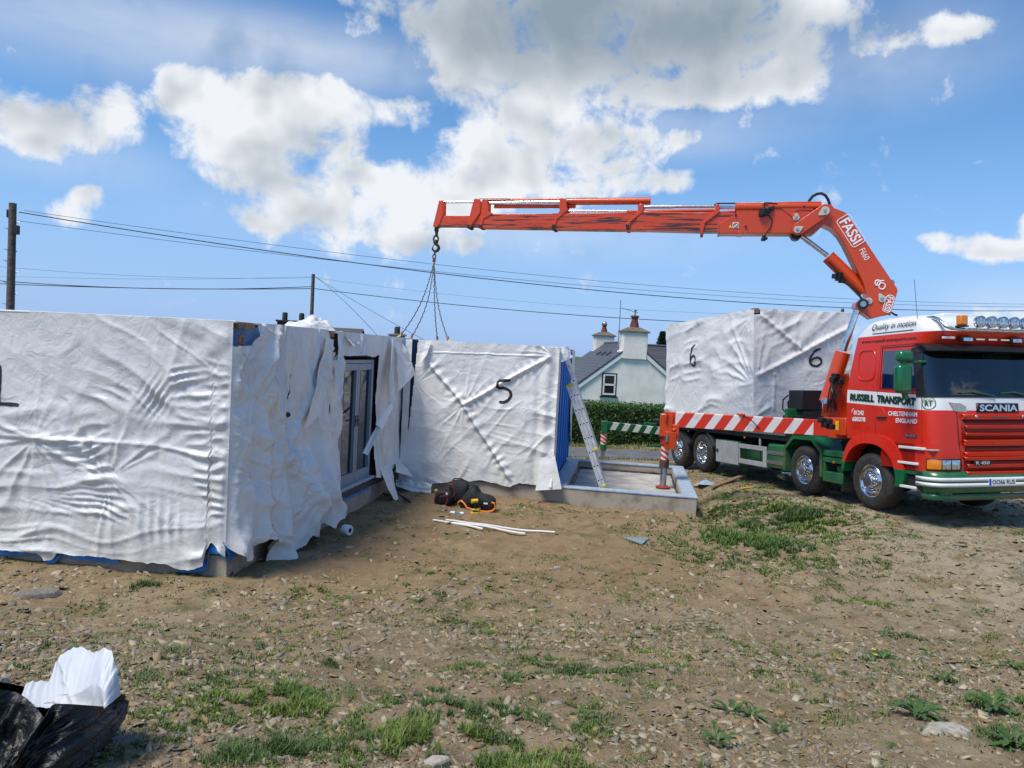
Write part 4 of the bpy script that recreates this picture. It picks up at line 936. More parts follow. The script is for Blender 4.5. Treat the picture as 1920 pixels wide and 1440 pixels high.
# seams
def seam(pts, w=.007, y=-1.2535, m=M_dark):
    mb = MB()
    for a, b in zip(pts[:-1], pts[1:]): mb.bar((a[0], hw_at(a[1], y), a[1]), (b[0], hw_at(b[1], y), b[1]), .006, w, up=(0, 1, 0))
    return mb
def hw_at(z, y=-1): 
    k = np.interp(z, [s[0] for s in SL], [s[3] for s in SL]); return -(k+.001)*(1 if y < 0 else -1)
for sg in (-1, 1):
    s = seam([(.17, 1.27), (.17, 1.48), (.215, 2.25), (.245, 2.93), (1.21, 2.93), (1.215, 2.5), (1.235, 2.1), (1.25, 1.27)], y=sg); s.obj('door_seam', M_dark, cab, smooth=False)
    s = seam([(.27, 2.18), (.29, 2.90), (1.16, 2.90)], y=sg, w=.02); s.add([], []); s.obj('window_rubber', M_black, cab, smooth=False)
# side windows rubber: bottom edge
for sg in (-1, 1):
    s = seam([(.28, 2.19), (1.15, 2.16)], y=sg, w=.03); s.obj('window_rubber', M_black, cab, smooth=False)
# sleeper window blank
sp_ = MB(); pts = []
for a in np.linspace(0, 2*math.pi, 28, endpoint=False):
    ca_, sa_ = math.cos(a), math.sin(a); pts.append((-.09+.22*math.copysign(abs(ca_)**.5, ca_), 2.60+.27*math.copysign(abs(sa_)**.5, sa_)))
sp_.tube([(p[0], hw_at(p[1])-.003, p[1]) for p in pts]+[(pts[0][0], hw_at(pts[0][1])-.003, pts[0][1])], .011, 6)
sp_.obj('sleeper_panel', M_red, cab)
# door handle
hb = MB(); hb.prism([(.22, 1.66), (.24, 1.86), (.36, 1.84), (.46, 1.68)], (0, -1.252, 0), (1, 0, 0), (0, 0, 1), (0, -1, 0), 0, .012); ho = hb.obj('door_handle', M_red, cab, bevel=.004)
hb = MB(); hb.tube([(.22, -1.27, 1.665), (.46, -1.275, 1.675)], .012, 6); hb.obj('handle_bar', M_dark, ho)
# sun visor
def outline(z, off, i0, i1, dz=0):
    sl = (z, *[np.interp(z, [s[0] for s in SL], [s[j] for s in SL]) for j in (1, 2, 3, 4)]); return [(p[0], p[1]) for p in perim(sl, off)[i0:i1]]
A_ = outline(2.84, .0, 6, NPER-6); Bq = [(x+.22, y*1.0) for x, y in A_]
mb = MB(); n = len(A_); V = [(x, y, 2.93) for x, y in A_]+[(x, y, 2.84) for x, y in Bq]+[(x, y, 2.80) for x, y in Bq]+[(x+.02, y, 2.87) for x, y in A_]; F = []
for i in range(n-1):
    for j in range(3): F.append((j*n+i, j*n+i+1, (j+1)*n+i+1, (j+1)*n+i))
mb.add(V, F); mb.obj('sun_visor', M_black, lorry, solid=.008)
# header lights
mb = MB(); mb.b6(1.37, 1.415, .76, .98, 2.995, 3.03); mb.obj('marker_light', mat('marker_strip', (.65, .66, .66), .2), lorry, bevel=.004); mb = MB(); mb.b6(1.37, 1.415, -.98, -.76, 2.995, 3.03); mb.obj('marker_light', mat('marker_strip', (.65, .66, .66), .2), lorry, bevel=.004)
for yv in (-.5, .5):
    mb = MB(); mb.b6(1.33, 1.41, yv-.11, yv+.11, 2.955, 3.035); k = mb.obj('driving_lamp', M_black, lorry, bevel=.004)
    mb = MB(); mb.b6(1.411, 1.416, yv-.09, yv+.09, 2.965, 3.02); mb.obj('lens', M_lens, k)
for yv in (-.25, 0, .25):
    mb = MB()
    for q in range(4): mb.b6(1.405, 1.42, yv-.08+q*.042, yv-.05+q*.042, 2.985, 3.01)
    mb.obj('marker_light', mat('marker_strip', (.65, .66, .66), .2), lorry)
# roof bar, lamps, beacons
mb = MB(); mb.tube([(1.05, -.98, 3.36), (1.2, -1.0, 3.36), (1.32, -1.0, 3.32), (1.45, -.99, 3.20), (1.53, -.95, 3.155), (1.60, -.80, 3.135), (1.62, 0, 3.13), (1.60, .80, 3.135), (1.53, .95, 3.155), (1.45, .99, 3.20), (1.32, 1.0, 3.32), (1.05, .98, 3.36)], .028, 10); mb.obj('light_bar', M_chrome, lorry)
for i in range(6):
    yv = -.56+i*.224
    mb = MB(); mb.lathe([(.0, 1.60), (.04, 1.60), (.085, 1.65), (.098, 1.70), (.098, 1.735), (.088, 1.735)], (0, yv, 3.255), 'X', 20); mb.tube([(1.62, yv, 3.14), (1.65, yv, 3.18)], .02, 6); k = mb.obj('spot_lamp', M_chrome, lorry)
    mb = MB(); mb.lathe([(.088, 1.73), (.06, 1.738), (.0, 1.742)], (0, yv, 3.255), 'X', 20); mb.obj('lens', M_lens, k)
for yv in (-.83, .83):
    mb = MB(); mb.b6(1.56, 1.68, yv-.075, yv+.075, 3.17, 3.195); k = mb.obj('beacon', M_black, lorry)
    mb = MB(); mb.b6(1.565, 1.675, yv-.07, yv+.07, 3.197, 3.36); mb.obj('lens', M_amber, k, bevel=.02)
mb = MB(); mb.tube([(1.0, -.95, 3.2), (.98, -1.12, 3.22)], .02, 6); mb.tube([(1.0, -1.1, 3.15), (.95, -1.14, 4.02)], .004, 5); mb.b6(.97, 1.03, -1.17, -1.11, 3.07, 3.14); mb.obj('aerial', M_black, lorry)
mb = MB(); mb.b6(.25, .75, -.35, .35, 3.45, 3.50); mb.obj('roof_hatch', M_white, lorry, bevel=.02)
# front lower body
LW = [(.82, .80, 1.47, 1.245, .24), (1.0, .80, 1.48, 1.25, .24), (1.252, .80, 1.475, 1.247, .22)]
def lpatch(z0, z1, y0, y1, off, name, m, parent, n=14, x0=None):
    """patch on the flat-ish front between y0,y1"""
    mb = MB(); V = []; 
    for z in (z0, z1):
        for i in range(n+1):
            y = y0+(y1-y0)*i/n; V.append((fx(z, y)+off, y, z))
    F = [(i, i+1, n+1+i+1, n+1+i) for i in range(n)]; mb.add(V, F)
    o = mb.obj(name, m, parent, solid=.012); return o
def fx(z, y):
    xf = np.interp(z, [.82, 1.0, 1.25]+[s[0] for s in SL[1:]], [1.47, 1.48, 1.475]+[s[2] for s in SL[1:]]); hw = 1.25; r = .25
    if abs(y) > hw-r: d = abs(y)-(hw-r); return xf-r+math.sqrt(max(0, r*r-d*d))
    return xf+.035*(1-(y/hw)**2)
lw = loft(LW, closed_back=False).obj('front_panel', M_red, lorry)
# grille surround and slats
for sg in (-1, 1):
    mb = MB(); mb.tube([(fx(1.80, sg*.80)+.004, sg*.80, 1.80), (fx(1.3, sg*.76)+.004, sg*.76, 1.3), (fx(.86, sg*.70)+.004, sg*.70, .86)], .006, 5); mb.obj('panel_gap', M_dark, cab)
grl = lpatch(1.30, 1.745, -.70, .70, .006, 'grille', mat('grille_shade', (.20, .012, .006), .5), lorry)
def slat(z, h, hw, off, nm='slat', m=M_red, par=None, d=.05):
    mb = MB(); n = 16; V = []
    for k, (zz, oo) in enumerate(((z-h*.45, 0.), (z-h*.5, off), (z+h*.25, off+.01), (z+h*.5, 0.))):
        for i in range(n+1):
            y = -hw+2*hw*i/n; V.append((fx(z, y)+.008+oo, y, zz))
    F = [(j*(n+1)+i, j*(n+1)+i+1, (j+1)*(n+1)+i+1, (j+1)*(n+1)+i) for j in range(3) for i in range(n)]; mb.add(V, F)
    return mb.obj(nm, m, par or grl, solid=.004)
slat(1.725, .09, .72, .035); slat(1.555, .05, .68, .04); slat(1.44, .045, .68, .04); slat(1.315, .07, .70, .035)
g2 = lpatch(1.135, 1.25, -.64, .64, .006, 'grille', mat('grille_shade', (.20, .012, .006), .5), lorry)
slat(1.27, .05, .70, .03, par=g2); slat(1.115, .07, .68, .03, par=g2)
g3 = lpatch(.80, 1.05, -.66, .66, .010, 'grille', mat('grille_shade', (.20, .012, .006), .5), lorry)
slat(1.045, .06, .70, .045, par=g3); slat(.925, .06, .64, .04, par=g3); slat(.805, .06, .66, .05, par=g3)
mb = MB(); mb.b6(1.50, 1.525, -.40, .40, 1.205, 1.212); mb.obj('panel_gap', M_dark, cab)
# badges
bd = lpatch(1.79, 1.945, -.42, .42, .012, 'badge', M_black, lorry)
text('SCANIA', mat('badge_silver', (.72, .73, .74), .25, .8), bd, (1.525, -.38, 1.812), (0, 1, 0), (0, 0, 1), .76, .11, bold=.03)
text('STREAMLINE', mat('badge_grey', (.20, .10, .09), .4), grl, (1.558, -.17, 1.70), (0, 1, 0), (0, 0, 1), .34, .035, bold=.02)
for yv in (-.47, .47):
    mb = MB(); mb.lathe([(.0, 1.56), (.025, 1.558), (.035, 1.54)], (0, yv, 1.725), 'X', 12); mb.obj('emblem', M_steel, grl)
text('R 450', mat('badge_silver', (.72, .73, .74), .25, .8), g3, (1.572, -.50, .945), (0, 1, 0), (0, 0, 1), .27, .055, bold=.03)
mb = MB(); mb.b6(1.555, 1.569, -.53, -.20, .93, 1.01); mb.obj('badge', M_black, g3)
# headlamps
for sg in (-1, 1):
    mb = MB(); V = []; n = 12; ys_ = [sg*(1.235-.50*i/n) for i in range(n+1)]
    for z in (.845, 1.035):
        for y in ys_: V.append((fx(.95, y)+.012, y, z))
    mb.add(V, [(i, i+1, n+2+i, n+1+i) for i in range(n)]); h = mb.obj('headlamp', M_black, lorry, solid=.01)
    for (a, b, m, nm) in ((.0, .30, M_amber, 'indicator'), (.33, .60, M_lens, 'lens'), (.64, .95, M_lens, 'lens')):
        mb = MB(); V = []
        for zi, z in enumerate((.865, .90, .94, .98, 1.015)):
            for i in range(9):
                tt = a+(b-a)*i/8; y = sg*(1.235-.50*tt); V.append((fx(.95, y)+.021+.012*math.sin(math.pi*i/8)*math.sin(math.pi*zi/4), y, z))
        mb.add(V, [(j*9+i, j*9+i+1, (j+1)*9+i+1, (j+1)*9+i) for j in range(4) for i in range(8)]); mb.obj(nm, m, h)
# corner deflector light flash
for sg in (-1, 1):
    mb = MB(); mb.prism([(-.93, 1.955), (-.72, 1.94), (-.62, 1.89), (-.60, 1.80), (-.84, 1.81)], (0, 0, 0), (0, -sg, 0), (0, 0, 1), (1, 0, 0), 1.40, 1.492)
    
    mb.obj('air_vent', M_greyp, lorry)
    mb = MB(); mb.b6(1.28, 1.46, sg*1.14-.10, sg*1.14+.10, 1.16, 1.185); mb.obj('side_ledge', M_greyp, lorry, bevel=.008)
# bumper
def band(z0, z1, xf, hw, r, name, m, xb=.80, off=0, parent=None, solid=.03):
    sl = [(z0, xb, xf, hw, r), (z1, xb, xf, hw, r)]
    o = loft(sl, cols=(0, NPER-1), off=off, closed_back=False).obj(name, m, parent or lorry, solid=solid); return o
def bump():
    sl = [(.47, 1.16, 1.46, 1.20, .22), (.52, 1.15, 1.52, 1.25, .24), (.60, 1.15, 1.55, 1.27, .25), (.74, 1.15, 1.55, 1.27, .25), (.80, 1.15, 1.52, 1.255, .25), (.835, 1.15, 1.47, 1.235, .24)]
    # stations on the side must start at the bumper's back edge
    R0 = []
    for s in sl:
        P = [p for p in perim(s) if True]; P = [(max(p[0], s[1]), p[1], p[2]) for p in P]; R0.append(P)
    mb = MB(); n = NPER; F = [(k*n+i, k*n+i+1, (k+1)*n+i+1, (k+1)*n+i) for k in range(len(sl)-1) for i in range(n-1)]
    mb.add([p for r in R0 for p in r], F); return mb.obj('bumper', M_grn, lorry, ang=50)
bmp = bump()
for z0, z1 in ((.585, .645), (.675, .735)):
    P = [[(max(p[0], 1.15), p[1], z) for p in perim((z, 1.15, 1.55, 1.27, .25), .006)] for z in (z0, z1)]
    mb = MB(); n = NPER; mb.add(P[0]+P[1], [(i, i+1, n+i+1, n+i) for i in range(n-1)]); mb.obj('bumper_strip', M_white, bmp, solid=.012)
P = [[(max(p[0], 1.2), p[1], z) for p in perim((z, 1.2, 1.46, 1.2, .22))] for z in (.36, .46)]
mb = MB(); n = NPER; mb.add(P[0]+P[1], [(i, i+1, n+i+1, n+i) for i in range(n-1)]); mb.obj('lower_lip', M_grn, lorry, solid=.03)
mb = MB(); mb.b6(1.585, 1.60, -.27, .27, .60, .715); plt = mb.obj('number_plate', mat('plate_white', (.72, .73, .75), .35), lorry, bevel=.003)
mb = MB(); mb.b6(1.6005, 1.602, -.268, -.225, .602, .713); mb.obj('plate_band', mat('plate_blue', (.01, .07, .5), .4), plt)
text('OO66 RUS', M_txtdark, plt, (1.601, -.205, .622), (0, 1, 0), (0, 0, 1), .45, .072, bold=.015)
# lower side: steps and arch
for sg in (-1, 1):
    mb = MB(); mb.b6(.70, 1.20, min(sg*1.0, sg*1.225), max(sg*1.0, sg*1.225), .80, 1.25); mb.obj('step_panel', M_red, lorry, bevel=.01)
    mb = MB(); mb.b6(.70, 1.16, min(sg*1.02, sg*1.19), max(sg*1.02, sg*1.19), .52, .796); mb.obj('step_well', M_dark, lorry)
    mb = MB(); mb.b6(.72, 1.16, min(sg*.9, sg*1.235), max(sg*.9, sg*1.235), .74, .797); mb.b6(.66, .78, min(sg*1.0, sg*1.24), max(sg*1.0, sg*1.24), .50, .74); mb.obj('skirt', M_grn, lorry, bevel=.008)
    for x0, x1, z in ((.76, 1.32, 1.185), (.74, 1.18, .925), (.79, 1.15, .525)):
        mb = MB(); mb.b6(x0, x1, sg*1.255-.03, sg*1.255+.03, z-.022, z+.022); mb.obj('step_edge', M_white, lorry, bevel=.008)
    # wheel arch (outer lip over the front wheel)
    inn = []; out = []
    for a in np.linspace(-.02, math.pi*.96, 26):
        c, s_ = math.cos(a), math.sin(a); inn.append((.03+.67*math.copysign(abs(c)**.85, c), .52+.67*abs(s_)**.9)); out.append((.09+.80*math.copysign(abs(c)**.7, c), .52+.84*abs(s_)**.8))
    inn[0] = (.66, .50); out[0] = (.80, .50)
    mb = MB(); nn_ = len(inn); V = []
    for yv in (1.285, 1.0):
        V += [(x, sg*yv, z) for x, z in inn]+[(x, sg*(yv-.015), z) for x, z in out]
    F = []
    for i in range(nn_-1):
        F += [(i, i+1, nn_+i+1, nn_+i), (2*nn_+i, 2*nn_+i+1, i+1, i), (nn_+i, nn_+i+1, 3*nn_+i+1, 3*nn_+i)]
    mb.add(V, F); ma = truck_paint('arch_paint', RED, .10)
    mb.obj('wheel_arch', ma, lorry, ang=50)
    mb = MB(); mb.b6(-.74, -.70, min(sg*.85, sg*1.24), max(sg*.85, sg*1.24), .22, .95); mb.obj('mud_flap', M_dark, lorry)
def arch_livery():
    m = MATS['arch_paint']; t = NT(m.node_tree); p = m.node_tree.nodes['Principled BSDF']; old = p.inputs['Base Color'].links[0].from_socket
    sp_ = t.n('ShaderNodeSeparateXYZ'); t.l(t.n('ShaderNodeTexCoord').outputs['Object'], sp_.inputs[0])
    t.l(t.mix(t.m('LESS_THAN', sp_.outputs[2], .80), old, (*GRN, 1)), p.inputs['Base Color'])
arch_livery()
# mirrors
for sg in (-1, 1):
    Y = sg*1.56
    def rbox(cx, cy, cz, dx, dy, dz, nm, bev): q = MB(); q.b6(cx-dx/2, cx+dx/2, cy-dy/2, cy+dy/2, cz-dz/2, cz+dz/2); return q.obj(nm, M_grn, lorry, bevel=bev)
    mi = rbox(1.18, Y, 2.33, .17, .27, .47, 'mirror', .055); rbox(1.18, Y-sg*.03, 2.70, .17, .28, .19, 'mirror', .06)
    q = MB(); q.tube([(1.18, Y, 2.55), (1.18, Y, 2.62)], .05, 8); q.tube([(1.17, Y, 2.60), (1.24, sg*1.17, 2.62)], .022, 8); q.tube([(1.19, Y-sg*.02, 2.12), (1.18, Y-sg*.05, 2.02)], .05, 8); q.obj('mirror_arm', M_grn, lorry)
    q = MB(); q.b6(1.086, 1.094, Y-.11, Y+.11, 2.14, 2.50); q.obj('mirror_glass', M_chrome, mi)
# wipers
for yv in (-.55, .25):
    q = MB(); q.tube([(1.50, yv+.5, 2.06), (1.49, yv+.1, 2.13), (1.47, yv-.15, 2.11)], .012, 6); q.obj('wiper', M_grn, lorry)
# cab interior
q = MB(); q.b6(.95, 1.32, -1.1, 1.1, 1.7, 2.10); q.obj('dashboard', mat('dash', (.03, .03, .033), .6), cab, bevel=.03)
for yv in (-.62, .62):
    q = MB(); q.b6(.0, .12, yv-.25, yv+.25, 1.7, 2.55); q.b6(0, .5, yv-.26, yv+.26, 1.6, 1.8); q.obj('cab_seat', mat('seat_cloth', (.04, .04, .05), .9), cab, bevel=.05)
q = MB(); q.lathe([(.21, -.015), (.225, 0), (.21, .015), (.195, 0), (.21, -.015)], (.82, -.62, 2.08), 'Z', 24); q.obj('steering_wheel', M_black, cab)
# lettering, right side
E1, EZ = (1, 0, 0), (0, 0, 1)
ys = -1.2545
text('RUSSELL', M_txtgreen, cab, (-.485, ys-.001, 1.955), (1, 0, -.04), EZ, .63, .125, bold=.035, shear=.1)
text('RUSSELL', M_txtdark, cab, (-.50, ys-.004, 1.968), (1, 0, -.04), EZ, .63, .125, bold=.02, shear=.1)
text('TRANSPORT', M_txtgreen, cab, (.225, ys-.001, 1.923), (1, 0, -.045), EZ, .90, .13, bold=.035, shear=.1)
text('TRANSPORT', M_txtdark, cab, (.21, ys-.004, 1.937), (1, 0, -.045), EZ, .90, .13, bold=.02, shear=.1)
text('01242', M_txtwhite, cab, (-.39, ys-.001, 1.69), E1, EZ, .27, .085, bold=.03)
text('680378', M_txtwhite, cab, (-.43, ys-.001, 1.57), E1, EZ, .35, .085, bold=.03)
q = MB(); q.tube([(-.40, ys, 1.80), (-.43, ys, 1.785), (-.44, ys, 1.74)], .008, 6); q.obj('lettering', M_txtwhite, cab)
text('CHELTENHAM', M_txtwhite, cab, (.49, ys-.001, 1.705), E1, EZ, .66, .08, bold=.025)
text('ENGLAND', M_txtwhite, cab, (.67, ys-.001, 1.59), E1, EZ, .48, .08, bold=.025)
q = MB(); q.b6(.90, 1.13, ys-.004, ys+.004, 1.36, 1.41); bb = q.obj('badge', M_black, cab); text('R450', mat('badge_silver', (.72, .73, .74), .25, .8), bb, (.91, ys-.006, 1.365), E1, EZ, .21, .042, bold=.02)
def tilt_side(z0, z1):  # plane following the roof side between two heights
    y0, y1 = hw_at(z0), hw_at(z1); return (0, y1-y0, z1-z0)
text('www.russell-transport.com', mat('lettering_darkred', (.09, .015, .012), .5), cab, (-.27, hw_at(2.99)-.004, 2.985), (1, 0, -.005), tilt_side(2.96, 3.10), 1.33, .082, bold=.012)
text('Quality in motion', M_txtdark, cab, (-.02, hw_at(3.205)-.012, 3.20), (1, 0, 0), tilt_side(3.14, 3.24), 1.05, .14, shear=.35)
q = MB(); q.bar((.0, hw_at(3.17)-.006, 3.17), (.98, hw_at(3.17)-.006, 3.17), .006, .012, up=(0, 1, 0)); q.obj('lettering', M_txtdark, cab)
# round logo on the front corner
an = R_(35); lc = np.array([1.165+.30*math.sin(an), -.955-.30*math.cos(an), 1.935]); lt = np.array([math.cos(an), math.sin(an), 0]); ln = np.array([math.sin(an), -math.cos(an), 0])
q = MB(); q.tube([tuple(lc+lt*.10*math.cos(a)+np.array([0, 0, .10*math.sin(a)])+ln*.004*(1-3*math.cos(a)**2)) for a in np.linspace(0, 2*math.pi, 30)], .006, 5); q.obj('logo', M_txtgreen, cab)
text('RT', M_txtgreen, cab, lc-lt*.06+np.array([0, 0, -.045])+ln*.006, lt, EZ, .12, .09, bold=.04)

# wheels
M_nut = M_chrome
def wheel(x, dish, first=[None, None]):
    for sg in (-1, 1):
        yo = sg*(1.235 if dish else 1.225)
        w = MB()
        def L(mb, prof, n=40): return mb.lathe([(r, d) for r, d in prof], (x, yo, .51), 'Y', n, flip=-sg)
        # depth is measured inwards
        ty = MB(); L(ty, [(.285, .03), (.30, .005), (.36, -.005), (.43, .0), (.475, .02), (.498, .05), (.51, .09), (.512, .25), (.50, .30), (.44, .33), (.30, .33)])
        if dish: L(w, [(.295, .0), (.305, .012), (.285, .02), (.265, .03), (.255, .10), (.25, .17), (.20, .185), (.12, .18), (.10, .10), (.085, .05), (.0, .05)])
        else: L(w, [(.295, .0), (.305, .012), (.285, .02), (.272, .028), (.262, .04), (.235, .015), (.215, .0), (.20, .012), (.195, .045), (.13, .045), (.12, .015), (.112, -.035), (.095, -.05), (.0, -.05)])
        o = w.obj('wheel', M_chrome, lorry, ang=30); ty.obj('tyre', M_rubber, o, ang=30)
        if sg > 0: continue
        for k in range(10):
            nt_ = MB(); a = 2*math.pi*(k+.5)/10; rr = .155; d = .045 if not dish else .182; nt_.lathe([(.0, d-.05), (.012, d-.048), (.017, d-.03), (.019, d)], (x+rr*math.cos(a), yo, .51+rr*math.sin(a)), 'Y', 8, flip=-sg); nt_.obj('wheel_nut', M_nut, o)
        for k in range(10):
            hl = MB(); a = 2*math.pi*k/10; rr = .238 if not dish else .225; d = .012 if not dish else .165
            hl.lathe([(.0, d-.004), (.017, d-.004), (.019, d)], (x+rr*math.cos(a), yo, .51+rr*math.sin(a)), 'Y', 10, flip=-sg); hl.obj('hand_hole', M_dark, o)
    q = MB(); q.tube([(x, -1.1, .51), (x, 1.1, .51)], .09, 8); q.obj('axle', M_dark, lorry)
wheel(0, False); wheel(-1.94, False); wheel(-6.29, True); wheel(-7.65, False)
# chassis
q = MB(); q.b6(-8.45, 1.0, -.48, -.38, .70, 1.0); q.b6(-8.45, 1.0, .38, .48, .70, 1.0); q.b6(-5.9, -.7, -.37, .37, .55, .95); q.b6(-.6, 1.1, -.9, .9, .6, 1.2); q.b6(-5.5, -2.6, .5, 1.15, .4, .95); q.obj('chassis', M_dark, lorry)
q = MB(); q.b6(-8.45, -2.56, -1.22, 1.22, 1.06, 1.262); q.obj('deck', M_dark, lorry)
q = MB()
for sg in (-1, 1): q.b6(-8.46, -2.55, sg*1.245-.018, sg*1.245+.018, 1.165, 1.268)
q.obj('deck_edge', M_steel, lorry, bevel=.006)
q = MB(); q.b6(-4.2, -2.56, -1.262, -1.23, 1.275, 1.36); q.obj('side_rail', M_grn, lorry, bevel=.006)
q = MB(); q.b6(-8.50, -8.465, -1.25, 1.25, 1.05, 1.36); q.b6(-8.5, -8.47, -1.25, -1.05, .62, 1.05); q.obj('rear_board', M_greyp, lorry)
q = MB(); q.b6(-2.62, -2.54, -1.22, 1.22, 1.27, 1.75); q.obj('headboard', M_grn, lorry, bevel=.01)
for x in (-7.65, -6.29):    # black mudguards over the rear axles
    q = MB(); n = 16; V = []; 
    for yv in (-1.24, -.70): V += [(x+.62*math.cos(a), yv, .51+.58*math.sin(a)) for a in np.linspace(.25, math.pi-.25, n)]
    q.add(V, [(i, i+1, n+i+1, n+i) for i in range(n-1)]); q.obj('mudguard', M_dark, lorry, solid=.015)
for x in (-6.98, -4.15, -.95):
    q = MB(); q.b6(x-.03, x+.03, -1.265, -1.25, 1.02 if x < -2 else .74, 1.06 if x < -2 else .78); q.obj('side_marker', M_amber, lorry)
q = MB(); q.b6(-5.55, -4.44, -1.22, -.75, .34, .92); q.obj('tool_box', M_grn, lorry, bevel=.008)
q = MB(); q.b6(-5.52, -4.47, -1.238, -1.221, .36, .90); tb = q.obj('tool_box_door', M_greyp, lorry, bevel=.004)
q = MB(); q.lathe([(.0, 0), (.045, 0), (.05, .012)], (-5.44, -1.252, .64), 'Y', 14, flip=1); q.obj('lock', M_black, tb)
q = MB(); x0, x1, z0, z1 = -4.42, -3.27, .42, .88
q.b6(x0, x1, -1.25, -1.22, z1-.10, z1); q.b6(x0, x1, -1.25, -1.22, z0, z0+.11); q.b6(x1-.13, x1, -1.25, -1.22, z0+.11, z1-.10); q.b6(x0, x0+.03, -1.25, -1.22, z0+.11, z1-.1)
q.b6(-3.62, -3.57, -1.21, -1.18, .88, 1.06); q.obj('side_guard', M_greyp, lorry, bevel=.005)
q = MB(); q.b6(-4.40, -3.85, -1.05, -.6, .45, .85); q.b6(-3.80, -3.30, -1.05, -.6, .45, .80); q.obj('battery_box', M_grn, lorry, bevel=.02)
q = MB(); q.b6(-3.25, -2.60, -1.235, -.55, .43, .97); q.obj('fuel_tank', M_grn, lorry, bevel=.05)
for z in (.56, .77): q = MB(); q.b6(-3.25, -2.61, -1.252, -1.236, z-.035, z+.035); q.obj('tank_strap', M_steel, lorry, bevel=.005)
q = MB(); q.tube([(-3.1, -1.0, .27), (-2.75, -1.12, .27)], .07, 12); q.tube([(-2.9, -1.05, .33), (-2.6, -1.0, .36)], .05, 10); q.obj('exhaust', M_chrome, lorry)
outp = [(-2.60, .44), (-2.58, .93), (-2.27, 1.20), (-1.60, 1.20), (-1.30, .95), (-1.30, .44)]; inp = [(-2.53, .44), (-2.51, .90), (-2.23, 1.13), (-1.64, 1.13), (-1.37, .91), (-1.37, .44)]
q = MB(); V = [(x, y, z) for y in (-1.27, -.72) for pl_ in (outp, inp) for x, z in pl_]; n = 6; F = []
for i in range(n-1): F += [(i, i+1, n+i+1, n+i), (2*n+i, 2*n+i+1, i+1, i), (n+i, n+i+1, 3*n+i+1, 3*n+i)]
q.add(V, F); q.obj('mudguard', truck_paint('chequer_green', GRN, .3), lorry, smooth=False)
q = MB(); q.b6(-1.295, -.70, -1.25, -.75, .86, .97); q.b6(-1.295, -.70, -1.25, -.75, .74, .84); q.b6(-1.295, -.70, -1.25, -.80, .36, .56); q.b6(-1.29, -1.24, -1.24, -1.18, .56, .74); q.b6(-.76, -.71, -1.24, -1.18, .56, .74); q.ball((-.95, -1.05, .62), .12, 12); q.obj('catwalk_step', M_grn, lorry, bevel=.01)
q = MB(); q.b6(-.70, -.62, -1.1, 1.1, .5, 1.24); q.b6(-1.3, -.7, -.8, .8, .3, 1.2); q.obj('chassis_box', M_dark, lorry)

# ---- crane
PC = np.array([7.53, 14.6, 0.]); CE = np.array([9.25, -2.4, 0.]); CE /= np.linalg.norm(CE); CN = np.array([CE[1], -CE[0], 0.])
def cpx(px, py, off=0.): P = on_plane(px, py, PC+CN*off, CN); return float((P-PC)@CE), float(P[2])
z4 = lambda x, y: (1220+x/4., 350+y/4.)
z3 = lambda x, y: (790+x/4.085, 350+y/4.085)
def cprism(pts, f, w0, w1, name, m, parent=None, bevel=.012, off=0.):
    poly = [cpx(*f(*p), off) for p in pts]; q = WB(); q.prism(poly, PC, CE, (0, 0, 1), CN, w0, w1); return q.obj(name, m, parent or lorry, bevel=bevel, smooth=True)
def cP(px, py, off=0.): a, b = cpx(px, py, off); return PC+CE*a+CN*off+np.array([0, 0, b])
def ctube(pts, f, r, name, m, parent=None, off=0., n=16):
    q = WB(); q.tube([cP(*f(*p), off) for p in pts], r, n); return q.obj(name, m, parent or lorry, ang=40)
idn = lambda x, y: (x, y)
def worn():
    m = truck_paint('worn_orange', ORG, .2); t = NT(m.node_tree); p = m.node_tree.nodes['Principled BSDF']; old = p.inputs['Base Color'].links[0].from_socket
    co = t.n('ShaderNodeTexCoord').outputs['Object']; eL = TM.T@CE; zL = TM.T@np.array([0, 0, 1.])
    s_ = t.v('DOT_PRODUCT', co, tuple(eL)); h = t.v('DOT_PRODUCT', co, tuple(zL))
    cb = t.n('ShaderNodeCombineXYZ'); t.l(t.m('MULTIPLY', s_, .22), cb.inputs[0]); t.l(t.m('MULTIPLY', h, 5.), cb.inputs[1])
    n = t.noise(cb.outputs[0], 3.2, 6., .7, .3)
    t.l(t.mix(t.ss(n, .52, .57), old, (.035, .018, .012, 1)), p.inputs['Base Color']); return m
M_wornb = worn()
# column and base
q = MB(); q.b6(-1.34, -.66, -1.22, 1.22, 1.28, 1.62); q.obj('crane_base', M_org, lorry, bevel=.02)
q = MB(); q.b6(-1.02, -.86, -1.226, -1.2215, 1.38, 1.56); q.b6(-1.20, -1.12, -1.226, -1.2215, 1.45, 1.52); q.b6(-1.20, -1.12, -1.226, -1.2215, 1.37, 1.43); q.obj('warning_sticker', M_yellow, lorry)
q = WB(); q.lathe([(.34, 1.75), (.34, 2.1), (.27, 2.25), (.25, 3.2), (.2, 3.42), (.0, 3.44)], tuple(PC), 'Z', 20); q.obj('crane_column', M_org, lorry)
cprism([(1545, 783), (1552, 745), (1562, 722), (1592, 700), (1600, 783)], idn, -.22, .22, 'column_bracket', M_org, off=.2)
